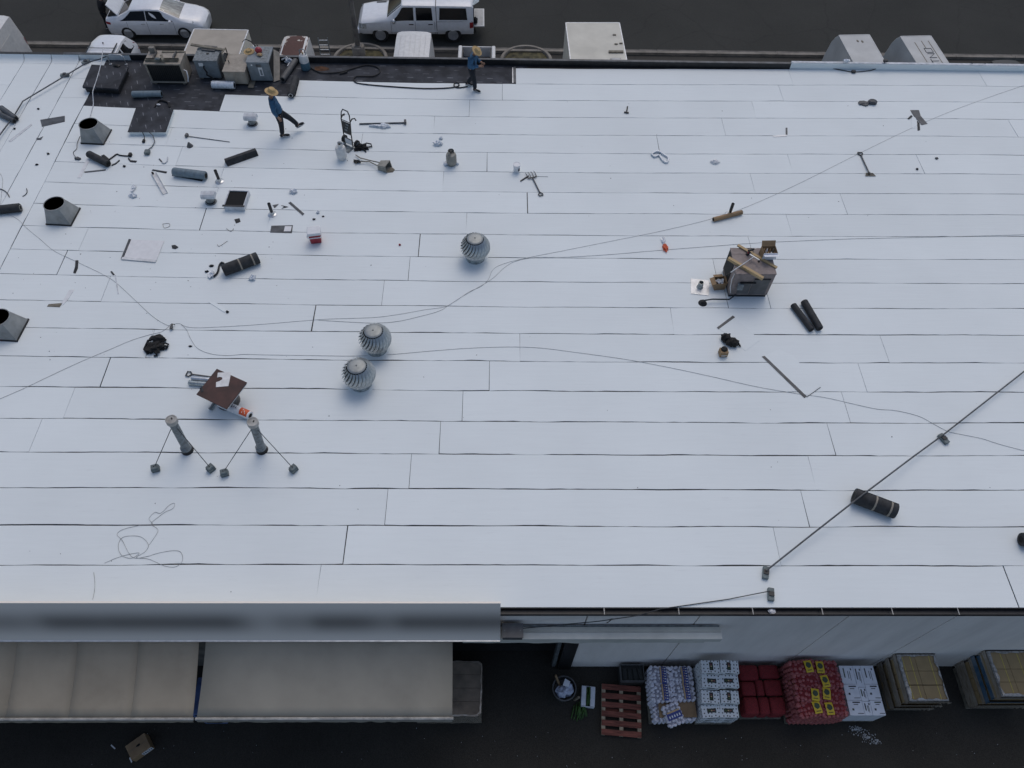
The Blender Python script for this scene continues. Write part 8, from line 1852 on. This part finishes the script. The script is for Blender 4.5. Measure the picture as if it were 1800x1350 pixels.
# ---- wrapped brown carton stacks
def wrapped(label, x0, x1, y0, y1, h, blue=False, shift=0.0):
    cx, cy, w_, d_ = (x0 + x1) / 2, (y0 + y1) / 2, x1 - x0, y1 - y0
    pallet('wooden pallet under the %s' % label, x0, x1, y0, y1)
    nl = 5; lh = (h - 0.15) / nl; grp = 'film-wrapped brown cartons'
    lay = [(0, .34, .60, 1), (.34, .68, .60, 1), (.68, 1, .60, 1), (0, .34, .30, .60), (.34, .68, .30, .60), (.68, 1, .30, .60), (0, .34, 0, .30), (.34, .68, 0, .30), (.68, 1, 0, .30)]
    if not blue: lay = [(0, .42, .64, 1), (.42, 1, .64, 1), (0, .42, .33, .64), (.42, 1, .33, .64), (0, .42, 0, .32), (.42, 1, 0, .32)]
    for L_ in range(nl):
        ox = 0.02 * math.sin(L_ * 2.1 + shift)
        for k, (a, b_, c_, e_) in enumerate(lay):
            if L_ < nl - 1 and a > 0.05 and c_ > 0.05: continue
            bw, bd = w_ * (b_ - a), d_ * (e_ - c_)
            px_, py_ = x0 + w_ * (a + b_) / 2 + ox, y0 + d_ * (c_ + e_) / 2
            row = 'far' if e_ > 0.9 else ('near' if c_ < 0.05 else 'middle'); sd = 'left' if a < 0.05 else ('right' if b_ > 0.95 else 'centre')
            t = thing('brown_carton', 'brown carton, %s %s of the %s layer, %s' % (row, sd, ORD[L_] if L_ < nl - 1 else 'top', 'blue-filmed stack' if blue else 'yellow-strapped stack'), 'carton', (px_, py_, GZ + 0.145 + L_ * lh), rng.uniform(-0.01, 0.01), grp)
            b = MB(); b.box((0, 0, lh / 2), (bw - 0.008, bd - 0.008, lh - 0.003)); b.build('carton_body', 'carton_gold', t, bevel=0.004)
            if L_ == nl - 1:
                b = MB(); b.box((0.18 * bw, 0, lh + 0.0005), (0.014, bd - 0.01, 0.003)); b.build('strap', 'strap_yellow', t)
                if not blue and k % 2 == 0: b = MB(); b.box((-0.34 * bw, 0, lh + 0.0005), (0.014, bd - 0.01, 0.003)); b.build('strap', 'strap_yellow', t)
    # film wrapped in ragged turns round the stack
    t = thing('stretch_film', 'cloudy stretch film wound round the %s' % label, 'film', (cx, cy, GZ + 0.145))
    for k in range(9):
        z0_ = 0.02 + (h - 0.2) * k / 9; z1_ = z0_ + (h - 0.12) / 9 * 0.93; o_ = 0.022 + 0.022 * ((k * 7) % 3) + 0.012 * math.sin(k * 1.7)
        b = MB(); vs = []; n = 0
        for (sx_, sy_) in ((-1, -1), (1, -1), (1, 1), (-1, 1)):
            px_, py_ = sx_ * (w_ / 2 + o_), sy_ * (d_ / 2 + o_)
            for q in range(3):
                e = 0.05 * (q - 1)
                ang = math.atan2(sy_, sx_)
                vs.append((px_ - math.cos(ang + e * 6) * 0.03 * abs(q - 1), py_ - math.sin(ang + e * 6) * 0.03 * abs(q - 1)))
        n = len(vs)
        pts = [(x, y, z0_ + 0.012 * math.sin(i + k)) for i, (x, y) in enumerate(vs)] + [(x * 1.004, y * 1.004, z1_ + 0.015 * math.cos(i * 1.3 + k)) for i, (x, y) in enumerate(vs)]
        b.add(pts, [(i, (i + 1) % n, n + (i + 1) % n, n + i) for i in range(n)]); b.build('film_turn', 'wrap_blue' if blue and k in (5, 6) else 'wrap_dull', t)
    # crinkled collar of film over the top edge
    b = MB(); n = 48; vs = []
    for i in range(n):
        a = 2 * PI * i / n; ca, sa = math.cos(a), math.sin(a); m = max(abs(ca), abs(sa))
        x, y = ca / m, sa / m
        j1 = 0.09 * mnoise.noise(Vector((ca * 3, sa * 3, shift)))
        vs += [(x * (w_ / 2 + 0.035), y * (d_ / 2 + 0.035), h - 0.20), (x * (w_ / 2 + 0.02), y * (d_ / 2 + 0.02), h - 0.14), (x * (w_ / 2 - 0.03 + j1), y * (d_ / 2 - 0.03 + j1), h - 0.128 + 0.012 * mnoise.noise(Vector((ca * 9, sa * 9, 4))))]
    b.add(vs, [f for i in range(n) for f in ((3 * i, 3 * ((i + 1) % n), 3 * ((i + 1) % n) + 1, 3 * i + 1), (3 * i + 1, 3 * ((i + 1) % n) + 1, 3 * ((i + 1) % n) + 2, 3 * i + 2))]); b.build('film_collar', 'film_edge', t)
x0, x1, y0, y1 = pile(1590, 1654, 1150, 1230, 1.5)
wrapped('wrapped brown cartons with yellow straps', x0, x1, y0, y1, 1.5)
x0, x1, y0, y1 = pile(1750, 1838, 1141, 1222, 1.85)
wrapped('wrapped brown cartons with blue film', x0, x1, y0, y1, 1.85, True, 2.0)
# ---- dark crate, bin with rubbish bag, greens box
c = at(1104, 1186, GZ); t = thing('dark_crate', 'dark plastic crate standing against the wall by the pallet', 'crate', (c.x + 0.02, min(c.y + 0.1, YS - 0.30), GZ), 0)
w_, d_, h_ = 0.62, 0.42, 0.62
for k, z in enumerate((0.0, 0.21, 0.42)):
    for (x, y, sx_, sy_) in ((0, -d_ / 2, w_, 0.02), (0, d_ / 2, w_, 0.02), (-w_ / 2, 0, 0.02, d_), (w_ / 2, 0, 0.02, d_)):
        b = MB(); b.box((x * (1 + 0.01 * k), y, z + 0.10), (sx_, sy_, 0.195)); b.build('crate_side', 'unit_brown_dark' if k == 2 else 'crate_dark', t)
b = MB(); b.box((0, 0, 0.52), (w_ - 0.03, d_ - 0.03, 0.04)); b.build('crate_floor', 'crate_dark', t)
for k in range(4):
    b = MB(); b.box((-0.2 + 0.14 * k, -0.03, 0.56), (0.10, 0.3, 0.03), rz=0.05 * k); b.build('inlay', 'crate_dark', t)
c = at(991, 1222, GZ + 0.3); t = thing('rubbish_bin', 'grey bin holding pale plastic bags by the door jamb', 'bin', (c.x, c.y + 0.12, GZ))
b = MB(); b.lathe([(0.24, 0.0), (0.31, 0.55), (0.33, 0.57), (0.33, 0.60), (0.30, 0.60), (0.28, 0.3)], 20); b.build('tub', 'bin_grey', t, smooth=40)
b = MB(); b.blob((-0.08, -0.08, 0.55), (0.16, 0.15, 0.13), 81, 0.5, 16, 10, 2); b.build('plastic_bag', 'bag_pale', t, smooth=60)
b = MB(); b.blob((0.09, -0.02, 0.56), (0.16, 0.18, 0.14), 82, 0.5, 16, 10, 2); b.build('plastic_bag', 'bag_pale', t, smooth=60)
b = MB(); b.slab([(-0.05, 0.05, 0.70), (0.10, 0.0, 0.72), (0.15, 0.14, 0.75), (0.02, 0.22, 0.73)], 0.006); b.build('paper_sheet', 'carton_white', t)
b = MB(); b.tube([(-0.12, 0.1, 0.5), (-0.24, 0.3, 0.78)], 0.03, 6); b.build('wood_slat', 'cardboard', t)
b = MB(); b.box((0.34, -0.22, 0.35), (0.06, 0.04, 0.42), ry=0.2); b.build('lath', 'cardboard_dull', t)
c = at(1034, 1224, GZ + 0.2); t = thing('greens_carton', 'open pale carton of green vegetables beside the bin', 'carton', (c.x, c.y, GZ), rad(-6)); w_, d_, h_ = 0.36, 0.52, 0.20
for (x, y, sx_, sy_) in ((0, -d_ / 2, w_, 0.008), (0, d_ / 2, w_, 0.008), (-w_ / 2, 0, 0.008, d_), (w_ / 2, 0, 0.008, d_)):
    b = MB(); b.box((x, y, h_ / 2 + 0.001), (sx_, sy_, h_)); b.build('carton_side', 'carton_white', t)
for s_ in (-1, 1):
    b = MB(); b.box((s_ * 0.12, 0, h_ + 0.004), (0.12, d_ - 0.02, 0.006)); b.build('flap', 'carton_white', t)
def leaves(t, spots, seed, L=0.3):
    r4 = random.Random(seed)
    for k, (x, y, z) in enumerate(spots):
        a = r4.uniform(1.1, 2.0); l = L * r4.uniform(0.7, 1.1); b = MB(); b.tube([(x - l / 2 * math.cos(a), y - l / 2 * math.sin(a), z), (x, y, z + 0.035), (x + l / 2 * math.cos(a), y + l / 2 * math.sin(a), z)], [0.012, 0.026, 0.008], 7); b.build('pod', 'green_leaf', t, smooth=60)
leaves(t, [(rng.uniform(-.045, .045), rng.uniform(-.18, .18), 0.10 + 0.012 * k) for k in range(12)], 3)
c = at(1018, 1250, GZ); t = thing('greens_heap', 'dark green vegetable heap on the ground by the greens carton', 'vegetables', (c.x, c.y, GZ))
leaves(t, [(rng.uniform(-.18, .18), rng.uniform(-.1, .1), 0.02 + 0.012 * (k % 6)) for k in range(22)], 8, 0.36)
# ---- load under the right awning, brown carton, spill
x0, x1, y0, y1 = pile(730, 846, 1163, 1258, 1.1)
t = thing('wrapped_load', 'film-wrapped brown load sticking out from under the plain awning', 'load', ((x0 + x1) / 2, (y0 + y1) / 2, GZ)); w_, d_ = x1 - x0, y1 - y0
b = MB(); b.box((0, 0, 0.62), (w_ - 0.04, d_ - 0.04, 0.94)); b.build('core', 'cardboard_dull', t, bevel=0.02)
for k in range(4):
    b = MB(); b.box((0.02, -d_ / 2 + d_ * (k + .5) / 4, 1.10), (w_ - 0.10, d_ / 4 - 0.012, 0.02)); b.build('lid_flap', 'cardboard_dull', t, bevel=0.004)
b = MB(); b.box((0, 0, 0.07), (w_, d_, 0.12)); b.build('skid', 'wood_grey', t)
b = MB(); n = 60; vs = []
for i in range(n):
    a = 2 * PI * i / n; ca, sa = math.cos(a), math.sin(a); m = max(abs(ca), abs(sa)) ** 0.96; j1 = 0.02 * mnoise.noise(Vector((ca * 6, sa * 6, 1)))
    for zz, o_ in ((0.1, 0.02), (0.5, 0.012), (0.95, 0.015), (1.105, 0.02), (1.115, -0.02)): vs.append((ca / m * (w_ / 2 + o_ + j1), sa / m * (d_ / 2 + o_ + j1), zz))
b.add(vs, [(5 * i + q, 5 * ((i + 1) % n) + q, 5 * ((i + 1) % n) + q + 1, 5 * i + q + 1) for i in range(n) for q in range(4)]); b.build('film', 'wrap_dull', t)
c = at(245, 1313, GZ + 0.2); t = thing('brown_carton', 'closed brown carton with a torn hole lying on the dark yard at left', 'carton', (c.x, c.y, GZ), rad(38))
b = MB(); b.box((0, 0, 0.15), (0.52, 0.42, 0.30)); b.build('carton_body', 'cardboard', t, bevel=0.01)
b = MB(); b.box((0, 0, 0.303), (0.50, 0.008, 0.003)); b.build('flap_joint', 'cardboard_dull', t)
b = MB(); b.blob((0.02, 0.02, 0.303), (0.05, 0.03, 0.004), 4, 0.4); b.build('torn_hole', 'dark_void', t)
b = MB(); b.box((0.12, -0.213, 0.15), (0.26, 0.004, 0.2)); b.build('label', 'carton_white', t)
for k in range(5):
    b = MB(); b.box((0.02 + 0.05 * k, -0.217, 0.16), (0.02, 0.004, 0.10)); b.build('print_mark', 'ink', t)
for k, (px, L_, a) in enumerate((((199, 1313), 0.16, -0.6), ((230, 1336), 0.14, -0.9))):
    c = at(*px, GZ); b = MB(); b.box((0, 0, 0.006), (L_, 0.03, 0.008), rz=a); b.build('paper_strip', 'label_white', loc=(c.x, c.y, GZ), label=('white paper strip left of the brown carton in the yard', 'white paper strip below the brown carton in the yard')[k], cat='litter')
b = MB(); r5 = random.Random(9)
for (px, py, n, sp) in ((1505, 1283, 90, 0.10), (1525, 1296, 60, 0.10), (1540, 1304, 40, 0.06)):
    c = at(px, py, GZ)
    for k in range(n):
        s_ = r5.uniform(0.004, 0.018); x, y = c.x + r5.gauss(0, sp), c.y + r5.gauss(0, sp * 0.6); b.box((x, y, GZ + s_ * 0.3), (s_ * 2, s_ * 1.6, s_ * 0.6), rz=r5.uniform(0, 3))
b.build('spilled_grain', 'spill', label='white spilled powder scattered on the yard before the printed cartons', cat='spill', kind='stuff')
b = MB()
for k in range(150):
    x, y = r5.uniform(-11, 14), r5.uniform(1.2, 3.4); s_ = r5.uniform(0.003, 0.010); b.box((x, y, GZ + s_ * 0.3), (s_ * 2, s_ * 1.5, s_ * 0.6), rz=r5.uniform(0, 3))
b.build('yard_litter', 'spill', label='tiny pale litter specks scattered over the dark yard', cat='litter', kind='stuff')
# ---- blue plastic things seen in the slot between the awnings
cx = at(350, 1200, -3.2).x
t = thing('blue_tarp_stack', 'blue plastic crates stacked in the gap between the awnings', 'crate', (cx, 3.95, GZ))
for k in range(4):
    b = MB(); b.box((0.03 * (k % 2), 0.0, 0.17 + 0.34 * k), (0.6, 0.9, 0.32)); b.build('crate_tier', 'blue_tarp', t, bevel=0.02)
    b = MB(); b.box((0.03 * (k % 2), -0.452, 0.2 + 0.34 * k), (0.4, 0.01, 0.1)); b.build('hand_slot', 'dark_void', t)
